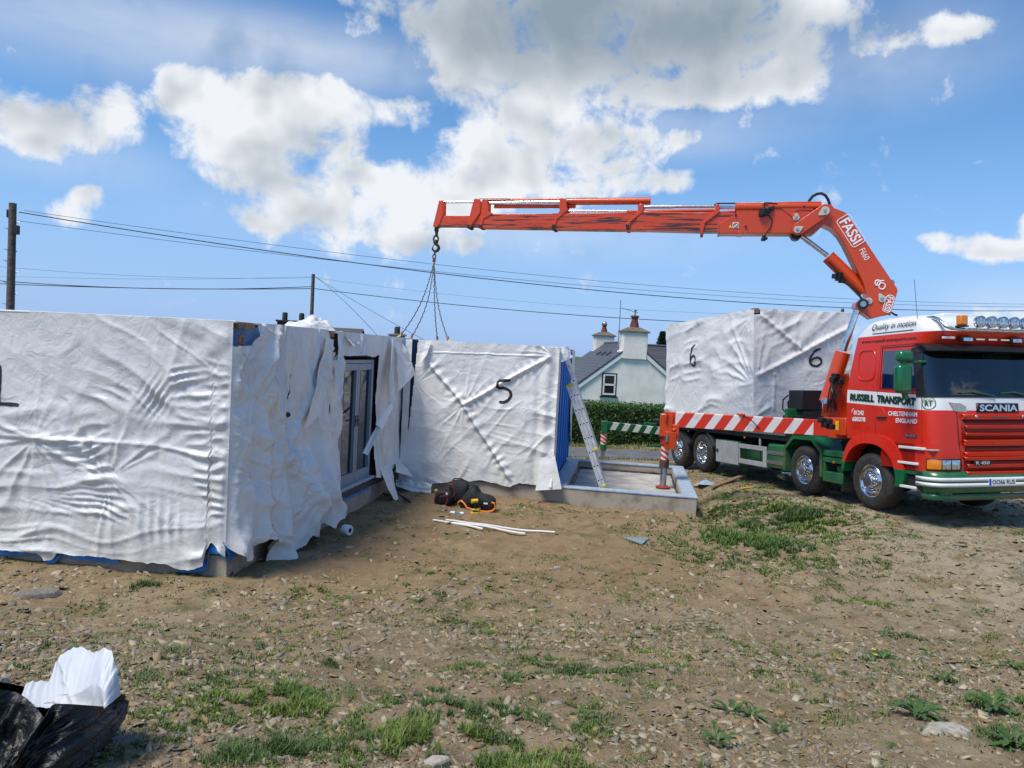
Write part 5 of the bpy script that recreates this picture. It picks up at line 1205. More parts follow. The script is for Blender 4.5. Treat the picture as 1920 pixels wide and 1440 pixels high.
# hoses and valves about the column foot
q = WB()
for i in range(9):
    x0 = 1548+rnd.random()*34; y0 = 775-rnd.random()*10; x1 = 1556+rnd.random()*34; y1 = 700+rnd.random()*30
    a = cP(x0, y0, .42); b = cP((x0+x1)/2+rnd.uniform(-9, 9), (y0+y1)/2, .48+.1*rnd.random()); c = cP(x1, y1, .42)
    pts = [tuple((1-t)**2*a+2*t*(1-t)*b+t*t*c) for t in np.linspace(0, 1, 9)]; q.tube(pts, .013, 6)
q.obj('hydraulic_hoses', M_black, lorry)
for grp in (((1563, 712), (1567, 705), (1575, 716)), ((1553, 790), (1548, 797), (1541, 788), (1558, 800))):
    q = WB()
    for (x, y) in grp: c = cP(x, y, .42 if y < 750 else .9); q.box(tuple(c), (.12, .12, .10), rz=.3)
    q.obj('valve_block', M_black, lorry, bevel=.01)
q = MB(); c = spx(1510, 750, -.75); cx, cz = c[0], c[2]; q.b6(cx-.24, cx+.24, -1.0, -.5, cz-.22, cz+.21); oc = q.obj('oil_cooler', M_black, lorry, bevel=.02)
q = MB(); q.b6(cx-.2, cx+.26, -.95, -.55, 1.6, cz-.23); q.b6(cx-.3, cx+.3, -1.1, -.4, 1.45, 1.6); q.tube([(cx-.25, -1.0, cz+.1), (cx-.36, -1.05, cz), (cx-.38, -1.05, cz-.2), (cx-.28, -1.0, cz-.33)], .018, 6); q.tube([(cx-.25, -.9, cz+.05), (cx-.33, -.95, cz-.05), (cx-.3, -.95, cz-.3)], .018, 6); q.obj('cooler_stand', M_dark, lorry)
# lift cylinder
for off in (.24, -.24):
    b = ctube([(1550, 754), (1580, 661)], idn, .145, 'lift_cylinder', M_org, off=off, n=20); 
    ctube([(1581, 658), (1606, 582)], idn, .062, 'piston_rod', M_chrome, b, off=off, n=16)
ctube([(1549, 757), (1552, 748)], idn, .10, 'cylinder_foot', M_steel, off=.32)
# main boom (inner arm)
main = cprism([(1290, 145), (1345, 150), (1365, 175), (1445, 205), (1460, 218), (1830, 770), (1835, 790), (1780, 962), (1740, 968), (1640, 995), (1590, 960), (1525, 920), (1520, 890), (1530, 868), (1560, 862), (1598, 852), (1605, 815), (1580, 735), (1530, 625), (1440, 440), (1400, 375), (1350, 325), (1290, 297), (1225, 262), (1260, 180)], z4, -.2, .2, 'main_boom', M_org)
def ctext(s, a, b, h, m, parent, off=.204, **k):
    A = cP(*a, off); B = cP(*b, off); d = B-A; L = np.linalg.norm(d); d /= L
    up = np.cross(CN, d); o = text(s, m, parent, w2l(A), TM.T@d, TM.T@up, L, h, **k); return o
# logo panels: rounded outline plus letters
def cframe(a, b, h, parent, off=.206, pad=.05):
    A = cP(*a, off); B = cP(*b, off); d = B-A; L = np.linalg.norm(d); d /= L; up = np.cross(CN, d); r = .06
    pts = []
    cx0, cx1, cy0, cy1 = -pad, L+pad, -pad*.7, h+pad*.7
    for (ccx, ccy, a0) in ((cx1-r, cy1-r, 0), (cx0+r, cy1-r, 90), (cx0+r, cy0+r, 180), (cx1-r, cy0+r, 270)):
        for k in range(5): t_ = R_(a0+k*22.5); pts.append(A+d*(ccx+r*math.cos(t_))+up*(ccy+r*math.sin(t_)))
    pts.append(pts[0]); q = WB(); q.tube([tuple(p) for p in pts], .008, 5, caps=False); return q.obj('logo_outline', M_txtwhite, parent)
a, b = z4(1412, 268), z4(1520, 438); ctext('FASSI', a, b, .20, M_txtwhite, main, bold=.02); cframe(a, b, .20, main)
ctext('F660', z4(1562, 478), z4(1605, 556), .11, M_txtwhite, main, bold=.0)
a, b = z4(1772, 815), z4(1742, 925); 
ctext('FASSI', z4(1780, 822), z4(1748, 925), .10, M_txtwhite, main, bold=.02); cframe(z4(1780, 822), z4(1748, 925), .10, main, pad=.03)
# round swirl emblem
q = WB(); 
for (cx_, cy_, r_) in ((1703, 720, 20), (1735, 745, 24)):
    q.tube([tuple(cP(*z4(cx_+r_*math.cos(t_), cy_+r_*math.sin(t_)), .206)) for t_ in np.linspace(0, 6.28, 18)], .012, 5)
q.tube([tuple(cP(*z4(*p), .206)) for p in ((1690, 742), (1712, 705), (1752, 705))], .010, 5); q.obj('emblem', M_txtwhite, main)
def pinplate(x, y, f, r, off, ang, L, parent):
    a = np.linspace(0, 2*math.pi, 20, endpoint=False); s_, z_ = cpx(*f(x, y), off); poly = []
    for t_ in a:
        c, s2 = math.cos(t_), math.sin(t_); rr = r*(1+ (L-1)*max(0, c)**2); u_, v_ = rr*c, r*s2*(1-.35*max(0, c))
        poly.append((s_+u_*math.cos(ang)-v_*math.sin(ang), z_+u_*math.sin(ang)+v_*math.cos(ang)))
    q = WB(); q.prism(poly, PC, CE, (0, 0, 1), CN, off, off+.02); o = q.obj('pin_cover', mat('pin_cover_cream', (.50, .48, .42), .4), parent, bevel=.004)
    q = WB(); q.lathe([(.0, .012), (.03, .012), (.035, 0)], tuple(PC+CE*s_+np.array([0, 0, z_])+CN*(off+.02)), 'Y', 10, flip=-1); q.obj('pin', M_steel, o)
pinplate(1308, 182, z4, .085, .33, math.pi*1.2, 1.7, main); pinplate(1635, 858, z4, .065, .205, math.pi*1.15, 1.6, main); pinplate(1735, 840, z4, .07, .205, 2.1, 1.7, main)
ctube([(1557, 892), (1557.1, 892.2)], z4, .001, 'pin', M_steel, main)
q = WB(); c = cP(*z4(1562, 892), 0); q.tube([tuple(c-CN*.42), tuple(c+CN*.42)], .055, 20); q.obj('pivot_pin', M_steel, lorry)
q = WB(); c = cP(*z4(1562, 892), 0); q.tube([tuple(c+CN*.25), tuple(c+CN*.40)], .10, 20); q.obj('rod_eye', M_black, lorry)
q = WB(); c = cP(*z4(1805, 722), 0); q.tube([tuple(c+CE*.05*math.cos(t_)+np.array([0, 0, .05*math.sin(t_)])) for t_ in np.linspace(0, 6.28, 14)], .014, 6); q.obj('lifting_eye', M_steel, lorry)
# outer boom
s0 = cprism([(505, 292), (640, 218), (640, 135), (1150, 126), (1270, 126), (1275, 160), (1215, 188), (1215, 230), (1290, 292), (1240, 343), (1205, 364), (505, 362)], z4, -.20, .20, 'outer_boom', M_org)
cprism([(950, 160), (1070, 255), (1070, 205), (1100, 190), (1215, 190), (1150, 140)], z4, .203, .215, 'boom_gusset', M_org, s0, bevel=.004)
q = WB(); 
for (x, y) in ((638, 212), (713, 300), (920, 150), (1150, 150)): c = cP(*z4(x, y), .2); q.tube([tuple(c), tuple(c+CN*.03)], .022, 8)
q.obj('bolt', M_black, s0)
a = cP(*z4(617, 310), .204); q = WB(); q.prism([cpx(*z4(*p), .2) for p in ((615, 268), (660, 268), (660, 311), (615, 311))], PC, CE, (0, 0, 1), CN, .204, .208); st = q.obj('warning_sticker', M_paper, s0, smooth=False)
q = WB(); c = cP(*z4(638, 290), .21); q.tube([tuple(c+CE*.045*math.cos(t_)+np.array([0, 0, .045*math.sin(t_)])) for t_ in np.linspace(0, 6.28, 18)], .007, 5); q.tube([tuple(c-CE*.03+np.array([0, 0, .03])), tuple(c+CE*.03-np.array([0, 0, .03]))], .007, 5); q.obj('sticker_symbol', M_txtdark, st)
q = WB(); q.prism([cpx(*z4(*p), .2) for p in ((598, 284), (611, 308), (585, 308))], PC, CE, (0, 0, 1), CN, .204, .207); q.obj('warning_sticker', M_yellow, s0, smooth=False)
# links
def link(p, q_, f, w, off, name, m=M_org):
    a, b = np.array(cpx(*f(*p), off)), np.array(cpx(*f(*q_), off)); d = b-a; th = math.atan2(d[1], d[0]); poly = []
    for c, a0 in ((b, -90), (a, 90)):
        for k in range(9): t_ = th+R_(a0+k*22.5); poly.append((c[0]+w*math.cos(t_), c[1]+w*math.sin(t_)))
    for oo in (off, -off-.05):
        o = WB(); o.prism(poly, PC, CE, (0, 0, 1), CN, oo, oo+.05); k_ = o.obj(name, m, lorry, bevel=.008)
        if oo > 0: kk = k_
    return kk
l1 = link((1092, 228), (1105, 320), z4, .085, .22, 'boom_link'); l2 = link((1105, 320), (1305, 180), z4, .12, .275, 'boom_link')
pinplate(1092, 232, z4, .062, .272, math.pi/2, 1.4, l1); pinplate(1102, 322, z4, .072, .328, .5, 1.6, l2)
q = WB(); c = cP(*z4(1105, 320)); q.tube([tuple(c-CN*.3), tuple(c+CN*.3)], .09, 14); c = cP(*z4(1088, 368)); q.tube([tuple(c-CN*.12), tuple(c+CN*.12)], .10, 14); q.obj('rod_eye', M_black, lorry)
b = ctube([(1600, 790), (1500, 690), (1330, 525)], z4, .135, 'outer_cylinder', M_org, off=.0, n=20); b2 = ctube([(1326, 520), (1118, 362)], z4, .05, 'piston_rod', M_chrome, b)
q = WB()
q.tube([tuple(cP(*z4(*p), .12)) for p in ((1380, 670), (1420, 700), (1480, 735), (1540, 780), (1575, 830), (1590, 860))], .022, 7)
q.tube([tuple(cP(*z4(*p), .16)) for p in ((1330, 560), (1370, 600), (1410, 650))], .014, 6)
q.obj('hydraulic_hose', M_black, lorry)
q = WB(); 
for (x, y) in ((1385, 672), (1410, 690), (1435, 705), (1415, 660)): c = cP(*z4(x, y), .12); q.box(tuple(c), (.09, .1, .09), rz=.5)
q.obj('valve_block', M_black, lorry)
# knuckle hose loop
q = WB()
for off in (.0, .07, -.07): q.tube([tuple(cP(*z4(*p), off)) for p in ((1172, 140), (1190, 105), (1215, 72), (1245, 55), (1280, 50), (1310, 65), (1330, 95), (1342, 130), (1350, 160), (1390, 185), (1450, 205))], .028, 8)
q.tube([tuple(cP(*z4(*p), .1)) for p in ((475, 140), (500, 125), (700, 125), (850, 122), (1000, 124), (1150, 128))], .016, 6)
q.tube([tuple(cP(*z4(*p), .22)) for p in ((850, 190), (880, 210), (912, 245), (900, 300), (870, 345), (855, 380))], .010, 6)
q.tube([tuple(cP(*z4(*p), .22)) for p in ((850, 160), (855, 120), (900, 122), (950, 128))], .012, 6)
q.obj('hydraulic_hose', M_black, lorry)
for grp in (((850, 190, .13), (835, 205, .10), (880, 180, .09), (905, 165, .07)), ((850, 375, .06), (845, 395, .07), (862, 388, .06))):
    q = WB()
    for (x, y, s_) in grp: c = cP(*z4(x, y), .24); q.box(tuple(c), (s_, s_, s_), rz=.4)
    q.obj('valve_block', M_black, lorry, bevel=.01)
ctube([(1790, 965), (1800, 940), (1830, 960), (1850, 965)], z4, .02, 'hydraulic_hose', M_black)
# telescopic sections
cprism([(375, 205), (680, 185), (680, 345), (385, 345), (0, 335), (-100, 333), (-100, 195), (0, 195)], z4, -.155, .155, 'boom_section', M_wornb)
cprism([(1010, 212), (1715, 206), (1715, 343), (1020, 334)], z3, -.135, .135, 'boom_section', M_wornb)
cprism([(455, 216), (1072, 214), (1030, 331), (455, 322)], z3, -.115, .115, 'boom_section', M_wornb)
tip = cprism([(130, 228), (470, 226), (470, 312), (130, 310)], z3, -.09, .09, 'boom_section', M_wornb)
for pts, f, w in (([(100, 312), (110, 270), (148, 112), (180, 112), (178, 218), (155, 290), (130, 316)], z3, .11), ([(365, 310), (375, 262), (412, 110), (432, 96), (462, 110), (465, 205), (400, 300), (385, 322)], z3, .13),
                  ([(450, 322), (458, 275), (485, 125), (500, 100), (522, 112), (522, 192), (560, 215), (490, 255), (475, 328)], z3, .135), ([(1008, 332), (1020, 275), (1068, 195), (1065, 110), (1085, 95), (1120, 110), (1130, 190), (1050, 262), (1032, 338)], z3, .155),
                  ([(1568, 345), (1580, 282), (1665, 205), (1662, 150), (1695, 140), (1708, 150), (1705, 205), (1610, 282), (1597, 348)], z3, .17), ([(370, 372), (375, 292), (480, 195), (485, 145), (515, 145), (518, 205), (410, 285), (390, 372)], z4, .19)):
    cprism(pts, f, w*.62, w, 'section_bracket', M_org); cprism(pts, f, -w, -w*.62, 'section_bracket', M_org)
for x, f, w in ((372, z3, .145), (462, z3, .15), (1020, z3, .17), (1582, z3, .185)):
    cprism([(x-10, 300), (x+14, 300), (x+14, 340 if x > 900 else 326), (x-8, 340 if x > 900 else 326)], f, -w, w, 'section_collar', M_dark, bevel=.006)
cprism([(500, 292), (512, 292), (512, 366), (500, 366)], z4, -.215, .215, 'section_collar', M_org, bevel=.004)
cprism([(648, 345), (686, 345), (686, 366), (648, 366)], z4, -.21, .21, 'section_collar', M_org, bevel=.004)
for pts, f, r, m, off in (([(165, 119), (415, 118)], z3, .026, M_chrome, 0.), ([(470, 104), (1075, 100)], z3, .035, M_org, -.07), ([(522, 124), (1075, 118)], z3, .038, M_chrome, .05), ([(560, 152), (1182, 150)], z3, .042, M_org, .0),
                          ([(1120, 114), (1757, 110)], z3, .075, M_org, .02), ([(1130, 187), (1660, 188)], z3, .022, M_chrome, .06), ([(1700, 156), (1930, 156)], z3, .032, M_chrome, .05), ([(0, 150), (482, 148)], z4, .032, M_chrome, .05),
                          ([(-180, 188), (480, 178)], z4, .035, M_org, .1), ([(515, 155), (640, 157)], z4, .036, M_chrome, .05), ([(632, 158), (830, 158)], z4, .105, M_org, .12), ([(880, 150), (1275, 150)], z4, .08, M_org, .15)):
    ctube(pts, f, r, 'extension_cylinder', m, off=off, n=14)
q = WB()
for pts in (([(430, 100), (455, 93), (660, 92), (678, 98)]), ([(1090, 98), (1120, 88), (1350, 86), (1365, 98)])): q.tube([tuple(cP(*z3(*p), .05)) for p in pts], .009, 5)
q.obj('hydraulic_hose', M_black, lorry)

# outriggers
stripe = {}
def stripe_mat(name, c1, c2, k, w, dirv, up, sh=.8, duty=.5, lo=None, hi=None):
    m = mat(name, c1, .4); t = NT(m.node_tree); p = m.node_tree.nodes['Principled BSDF']; co = t.n('ShaderNodeTexCoord').outputs['Object']
    s_ = t.v('DOT_PRODUCT', co, tuple(dirv)); h = t.v('DOT_PRODUCT', co, tuple(up))
    ph = t.m('FRACT', t.m('DIVIDE', t.m('ADD', t.m('ADD', s_, t.m('MULTIPLY', h, -sh)), 50+k), w))
    f = t.m('LESS_THAN', ph, duty)
    if lo is not None: f = t.m('MULTIPLY', f, t.m('MULTIPLY', t.m('GREATER_THAN', s_, lo), t.m('LESS_THAN', s_, hi)))
    n = t.noise(co, 6, 5, .6); cc = t.mix(f, (*c1, 1), (*c2, 1)); t.l(t.mix(t.m('MULTIPLY', t.ss(n, .55, .75), .35), cc, (.12, .07, .05, 1)), p.inputs['Base Color']); return m
B0 = np.array([6.35, 14.52, 1.60]); B1 = np.array([3.20, 15.42, 1.545]); db = (B1-B0); LB = np.linalg.norm(db); dbn = db/LB
dl = TM.T@dbn; ul = TM.T@np.array([0, 0, 1.]); base_s = float(dl@w2l(B0))
q = WB(); q.bar(tuple(B0), tuple(B1), .22, .30); ob = q.obj('outrigger_beam', stripe_mat('beam_red_white', (.62, .03, .01), (.72, .66, .64), -base_s-.12, .375, dl, ul, sh=-.62, duty=.46, lo=base_s+.42, hi=base_s+LB-.22), lorry, bevel=.006)
q = WB(); mid = (B0+B1)/2+np.array([-.15, 0, .17]); q.box(tuple(mid), (.12, .2, .05)); q.box(tuple(B0+np.array([.1, 0, 0])), (.5, .34, .36), rz=-.25); q.obj('beam_housing', M_org, ob, bevel=.01)
q = WB(); a = mid+np.array([0, -.16, 0]); q.tube([tuple(a), tuple(a+np.array([.2, -.02, -.12])), tuple(a+np.array([.38, 0, -.3]))], .01, 5); q.obj('cable', M_black, ob)
lx, ly = 3.235, 15.40
lr = R_(0)
q = WB(); q.box((lx, ly, 1.42), (.26, .30, .46), rz=-.25); q.box((lx+.16, ly-.12, 1.30), (.16, .12, .30), rz=-.25); q.box((lx+.06, ly-.16, 1.12), (.22, .12, .36)); q.tube([(lx-.05, ly-.17, 1.5), (lx-.05, ly-.17, 1.72)], .03, 6); q.tube([(lx+.22, ly-.1, 1.42), (lx+.10, ly-.19, 1.32)], .04, 8); q.tube([(lx, ly, 1.28), (lx, ly, 1.02)], .105, 14); leg = q.obj('outrigger_leg', M_org, lorry, bevel=.012)
q = WB(); q.tube([(lx, ly, 1.02), (lx, ly, .70)], .080, 16); q.obj('striped_sleeve', stripe_mat('leg_red_white', (.62, .03, .01), (.72, .66, .62), 0, .17, TM.T@np.array([1., 0, 0])*1., ul*1., sh=-1.6, duty=.5), leg)
q = WB(); q.tube([(lx, ly, .70), (lx, ly, .54)], .10, 14); q.obj('leg_collar', M_rust, leg)
q = WB(); q.tube([(lx, ly, .54), (lx, ly, .14)], .066, 16); q.obj('leg_ram', M_steel, leg)
q = WB(); q.lathe([(.0, .17), (.08, .165), (.15, .135), (.15, .12), (0, .12)], (lx, ly, 0), 'Z', 20); q.obj('foot_pad', mat('pad_red', (.25, .03, .02), .6), leg)
q = WB(); q.tube([(lx-.03, ly-.22, 1.22), (lx-.03, ly-.22, 1.10)], .035, 10); q.obj('gauge', M_steel, leg)
# rear outrigger, green
R0_ = l2w((-8.15, -1.0, .93)); R1_ = R0_+(-TM[:, 1])*2.0+np.array([0, 0, -.02]); R1_ = np.array([2.63, 20.75, .86]); dr_ = (R1_-R0_); Lr = np.linalg.norm(dr_); dr_ /= Lr; dlr = TM.T@dr_; bs = float(dlr@w2l(R0_))
q = WB(); q.bar(tuple(R0_), tuple(R1_), .16, .21); ob2 = q.obj('outrigger_beam', stripe_mat('beam_green_white', (.008, .10, .04), (.66, .68, .64), -bs, .36, dlr, ul, sh=-.5, duty=.5, lo=bs+.55, hi=bs+Lr-.12), lorry, bevel=.005)
q = WB(); q.box(tuple(R1_+np.array([0, 0, -.05])), (.16, .2, .34)); lx2, ly2 = R1_[0], R1_[1]; q.tube([(lx2, ly2, .33), (lx2, ly2, .16)], .09, 12); lg2 = q.obj('outrigger_leg', M_grn, lorry, bevel=.01)
q = WB(); q.tube([(lx2, ly2, .70), (lx2, ly2, .33)], .085, 12); q.obj('striped_sleeve', stripe_mat('leg_red_white2', (.55, .03, .01), (.66, .6, .58), 0, .17, TM.T@np.array([1., 0, 0]), ul, sh=-1.6), lg2)
q = WB(); q.tube([(lx2, ly2, .16), (lx2, ly2, -.20)], .06, 12); q.lathe([(0, -.18), (.14, -.2), (.14, -.23)], (lx2, ly2, 0), 'Z', 14); q.obj('leg_ram', M_steel, lg2)
q = WB(); q.bar(tuple(R0_+np.array([0, .3, .13])), tuple(R0_+dr_*1.0+np.array([0, .3, .12])), .12, .10); q.bar(tuple(R0_+np.array([0, .3, -.45])), tuple(R0_+dr_*.9+np.array([0, .3, -.5])), .05, .05); q.obj('outrigger_frame', M_grn, lorry)
q = WB(); q.box(tuple(R0_+dr_*.5+np.array([0, .2, .25])), (.3, .2, .12)); q.obj('winch', M_black, lorry, bevel=.01)

# ---- module 6 on the deck
mod6 = empty('wrapped_module', 'white wrapped building module marked 6 on two sides, riding on the lorry deck', 'building module', group='white wrapped building modules')
mod6.matrix_world = TR4 @ Matrix.Translation((-6.0, 0, 1.29))
def fix6(o): o.location = (6.0, 0, -1.29); return o
X0, X1, Y0, Y1, Z0, Z1 = -8.30, -3.72, -1.28, 1.30, 1.30, 4.02
q = MB(); q.b6(X0+.06, X1-.06, Y0+.06, Y1-.06, Z0, Z1-.03); fix6(q.obj('timber_frame', M_blue, mod6))
s6 = lambda px, py: tuple(spx(px, py, Y0-.02)[[0, 2]])
def f6(px, py):
    P = on_plane(px, py, TRO+TM[:, 0]*X1, TM[:, 0]); L = w2l(P); return (L[1], L[2])
def h6a(a, b):
    h = creases(a, b, .1, .5, 1.9, .05, 101)+crumple(a, b, .6, .6, .03, 103, 2)
    h = h+star(a, b, s6(1412, 720), 1.5, 21, .085, 3)+star(a, b, s6(1412, 590), 1.0, 17, .05, 6)+star(a, b, s6(1250, 760), 1.2, 18, .05, 5)
    e = sst(a, X1-.08, X1+.02); return h*(1-e)
sa = Sheet((0, Y0-.02, 0), (1, 0, 0), (0, 0, 1), (0, -1, 0), h6a)
fix6(sa.mesh('side_wrap', M_sheet2, mod6, X0, X1+.021, [(X0, Z1), (X1-.35, Z1), (X1, Z1-.02)], [(X0, 1.24), (-7.9, 1.20), (-7.0, 1.16), (-6.2, 1.16), (-5.9, 1.24), (X1, 1.27)], step=.035, rag=.02))
def h6b(a, b):
    h = creases(a, b, .6, .7, 2.2, .04, 111)+crumple(a, b, .9, .9, .02, 113, 2)
    h = h+fold(a, b, f6(1592, 612), f6(1418, 705), .05, .06, 3, .3)+fold(a, b, f6(1425, 590), f6(1500, 655), .05, .05, 5, .3)
    h = h+star(a, b, f6(1415, 720), 1.0, 17, .06, 4)+star(a, b, f6(1412, 585), .9, 15, .05, 9)+fold(a, b, f6(1450, 700), f6(1450, 770), .02, .03, 6, .2)
    e = 1-sst(a, Y0-.02, Y0+.08); return h*(1-e)
sb_ = Sheet((X1+.02, 0, 0), (0, 1, 0), (0, 0, 1), (1, 0, 0), h6b)
fix6(sb_.mesh('end_wrap', M_sheet2, mod6, Y0-.02, Y1, [(Y0, Z1-.02), (Y0+.3, Z1), (Y1, Z1-.03)], 1.28, step=.03, holes=(lambda A, B: (A < Y0+.13) & (B > Z1-.13),)))
q = MB(); q.b6(X0, X1, Y0, Y1, Z1-.03, Z1-.005); fix6(q.obj('roof_wrap', M_sheet2, mod6, bevel=.01))
q = MB(); q.b6(X1-.16, X1+.005, Y0-.005, Y0+.12, Z1-.10, Z1+.01); fix6(q.obj('corner_post', M_timber, mod6))
six = lambda cx, cy, w, h: [(cx+w*.35, cy-h*.5), (cx-w*.1, cy-h*.35), (cx-w*.42, cy-h*.02), (cx-w*.48, cy+h*.25), (cx-w*.25, cy+h*.47), (cx+w*.15, cy+h*.5), (cx+w*.48, cy+h*.32), (cx+w*.45, cy+h*.1), (cx+w*.1, cy+h*.0), (cx-w*.3, cy+h*.12), (cx-w*.45, cy+h*.3)]
fix6(sa.stroke([s6(*p) for p in six(1302, 666, 11, 40)], .055, 'painted_number', M_spray, mod6, off=.012))
fix6(sb_.stroke([f6(*p) for p in six(1527, 670, 24, 33)], .05, 'painted_number', M_spray, mod6, off=.012))

# ---- hook and chain sling
hk = empty('crane_hook', 'heavy black crane hook and shackle hanging from the boom tip', 'crane hook', tuple(cP(*z3(115, 345))))
class HB(MB):
    def __init__(s, root): MB.__init__(s); s.r = root
    def obj(s, name, m, **k):
        o_ = s.r.location; s.v = [(p[0]-o_[0], p[1]-o_[1], p[2]-o_[2]) for p in s.v]; return MB.obj(s, name, m, s.r, **k)
def ring(q, c, rx, rz_, r, d=CE, n=16):
    q.tube([tuple(c+d*rx*math.cos(t_)+np.array([0, 0, rz_*math.sin(t_)])) for t_ in np.linspace(0, 2*math.pi, n)], r, 7, caps=False)
q = HB(hk); c = cP(*z3(117, 322)); q.box(tuple(c), (.09, .12, .12)); q.obj('swivel', M_black)
q = HB(hk); ring(q, cP(*z3(117, 352)), .045, .085, .02, CN); q.obj('shackle', M_black)
q = HB(hk); ring(q, cP(*z3(112, 402)), .055, .085, .02); q.obj('link', M_black)
q = HB(hk); c = cP(*z3(110, 425)); q.ball(tuple(c), .06, 10); q.tube([tuple(c), tuple(cP(*z3(110, 445)))], .04, 8)
pts = [(110, 440), (128, 452), (134, 470), (126, 488), (110, 496), (94, 490), (85, 475), (88, 462)]; q.tube([tuple(cP(*z3(*p))) for p in pts], [.03, .034, .038, .038, .034, .028, .02, .012], 8)
q.tube([tuple(cP(*z3(100, 440))), tuple(cP(*z3(88, 462)))], .010, 6); q.obj('hook', M_black)
slg = empty('chain_sling', 'four leg chain sling hanging from the crane hook down to the module roof', 'lifting sling', tuple(cP(*z3(97, 560))))
q = HB(slg); ring(q, cP(*z3(103, 505)), .03, .055, .012, CN); ring(q, cP(*z3(99, 535)), .035, .05, .014); q.obj('master_link', M_rust)
q = HB(slg); q.tube([tuple(cP(*z3(99, 545))), tuple(cP(*z3(97, 578)))], .035, 8); q.obj('shackle', mat('shackle_red', (.20, .03, .03), .5))
topc = cP(*z3(98, 575))
ends = [(752, 628, 16.6, 8), (771, 634, 15.4, 9), (820, 637, 16.6, -2), (840, 637, 15.4, -6)]
for k, (ex_, ey_, Y, sag) in enumerate(ends):
    e = at_y(ex_, ey_, Y); q = HB(slg); n = 54; pts = []
    for i in range(n+1):
        t_ = i/n; p = topc*(1-t_)+e*t_; b = math.sin(math.pi*t_)
        p = p+np.array([.045*sag*.35*b*.6, 0, -.10*b]); p = p+np.array([math.sin(i*1.57)*.006, math.cos(i*1.57)*.006, 0]); pts.append(tuple(p))
    q.tube(pts, [.0085+.005*(i % 2) for i in range(n+1)], 6); q.obj('chain', mat('chain_brown', (.05, .03, .028), .6))
    q = HB(slg); q.tube([tuple(e+(topc-e)*.04), tuple(e)], .026, 6); q.obj('leg_hook', MATS['shackle_red'])
    st_ = e+np.array([.22, 0, -.11]) if k in (1, 3) else e+np.array([-.22, 0, -.14])
    if k == 1: st_ = e+np.array([-.28, 0, -.11])
    q = HB(slg); q.bar(tuple(e), tuple(st_), .05, .03); q.obj('webbing_strap', mat('webbing_yellow', (.62, .60, .10), .7))

# ================================================================ poles, cables
def pole(px, py_top, Y, w_px, label, fit=True):
    T = at_y(px, py_top, Y); r = w_px/2*Y/FPX; g = gz(T[0], T[1])
    o = empty('telegraph_pole', label, 'utility pole', (T[0], T[1], g), 0, 'telegraph poles behind the site')
    q = MB(); q.tube([(0, 0, -.3), (0, 0, (T[2]-g)*.5), (0, 0, T[2]-g)], [r*1.12, r*1.05, r*.95], 14); q.obj('pole', mat('pole_wood', (.13, .105, .085), .85, var=.45, vs=7), o); return o, T, g
P1, T1, g1 = pole(24, 381, 29, 13.5, 'tall weathered telegraph pole with climbing steps, at the left edge of the view')
q = MB(); H = T1[2]-g1
for k, (s_, py) in enumerate(((1, 415), (-1, 428), (-1, 467), (1, 469), (-1, 488), (1, 508), (-1, 528), (1, 548), (-1, 568))):
    z = H-(py-381)*29/FPX; q.tube([(s_*.12, 0, z), (s_*.30, 0, z), (s_*.30, 0, z+.03)], .012, 5); q.tube([(s_*.12, 0, z-.09), (s_*.24, 0, z)], .008, 5)
q.obj('climbing_step', M_steel, P1)
q = MB(); z = H-(430-381)*29/FPX; q.b6(.12, .25, -.12, .08, z-.17, z+.17); q.tube([(.17, -.08, z-.15), (.17, -.05, z-.9)], .02, 6); q.obj('junction_box', M_black, P1); q = MB(); q.b6(-.17, -.12, -.1, .05, z+.45, z+.75); q.obj('cable_cleat', M_black, P1)
P2, T2, g2 = pole(587.5, 514, 50, 6.6, 'plain telegraph pole rising behind the roof of the patio door module')
P3, T3, g3_ = pole(1580, 579, 50, 6.0, 'short telegraph pole top showing behind the module on the lorry')
q = MB(); H3 = T3[2]-g3_; q.tube([(0, 0, H3-.3), (.25, 0, H3-.25)], .03, 6); q.obj('insulator', M_black, P3)
def cable(pts, A, B, r, label):
    """photo points on the vertical plane through world points A and B"""
    d = np.array([B[0]-A[0], B[1]-A[1], 0.]); d /= np.linalg.norm(d); n = np.array([d[1], -d[0], 0.])
    W = [on_plane(x, y, np.array([A[0], A[1], 0]), n) for x, y in pts]; s_ = [float((w-np.array([A[0], A[1], 0]))@d) for w in W]; z = [w[2] for w in W]
    deg = 2 if len(pts) > 2 else 1; c = np.polyfit(s_, z, deg); S_ = np.linspace(min(s_), max(s_), 40)
    # the fit keeps the natural sag of one span
    P = [(A[0]+d[0]*k, A[1]+d[1]*k, float(np.polyval(c, k))) for k in S_]; q = MB(); q.tube(P, r, 5)
    tag(q.obj('overhead_cable', mat('cable_black', (.02, .02, .022), .6)), label, 'overhead cable', 'overhead cables crossing the sky')
PR = (34., 47.)
cable([(36, 396), (260, 432), (500, 474), (790, 511), (1010, 533), (1260, 555), (1600, 577), (1990, 582)], T1, PR, .020, 'thickest black overhead cable from the tall left pole, lowest of the upper bundle')
cable([(45, 393), (260, 425), (500, 459), (790, 495), (1010, 516), (1260, 537), (1600, 560), (1990, 571)], T1, PR, .009, 'thin overhead wire running topmost of the upper bundle')
cable([(33, 411), (260, 442), (500, 480), (790, 508), (1010, 527), (1260, 546), (1600, 567), (1990, 576)], T1, PR, .009, 'thin overhead wire leaving the tall left pole just under its thick cable')
cable([(-80, 521), (0, 525), (260, 540.5), (430, 542), (585, 537)], (-40., 44.), T2, .026, 'upper heavy cable strung left from the plain pole behind the roof')
cable([(-80, 529), (0, 531), (260, 540.5), (430, 542), (585, 541)], (-40., 44.), T2, .026, 'lower heavy cable strung left from the plain pole behind the roof')
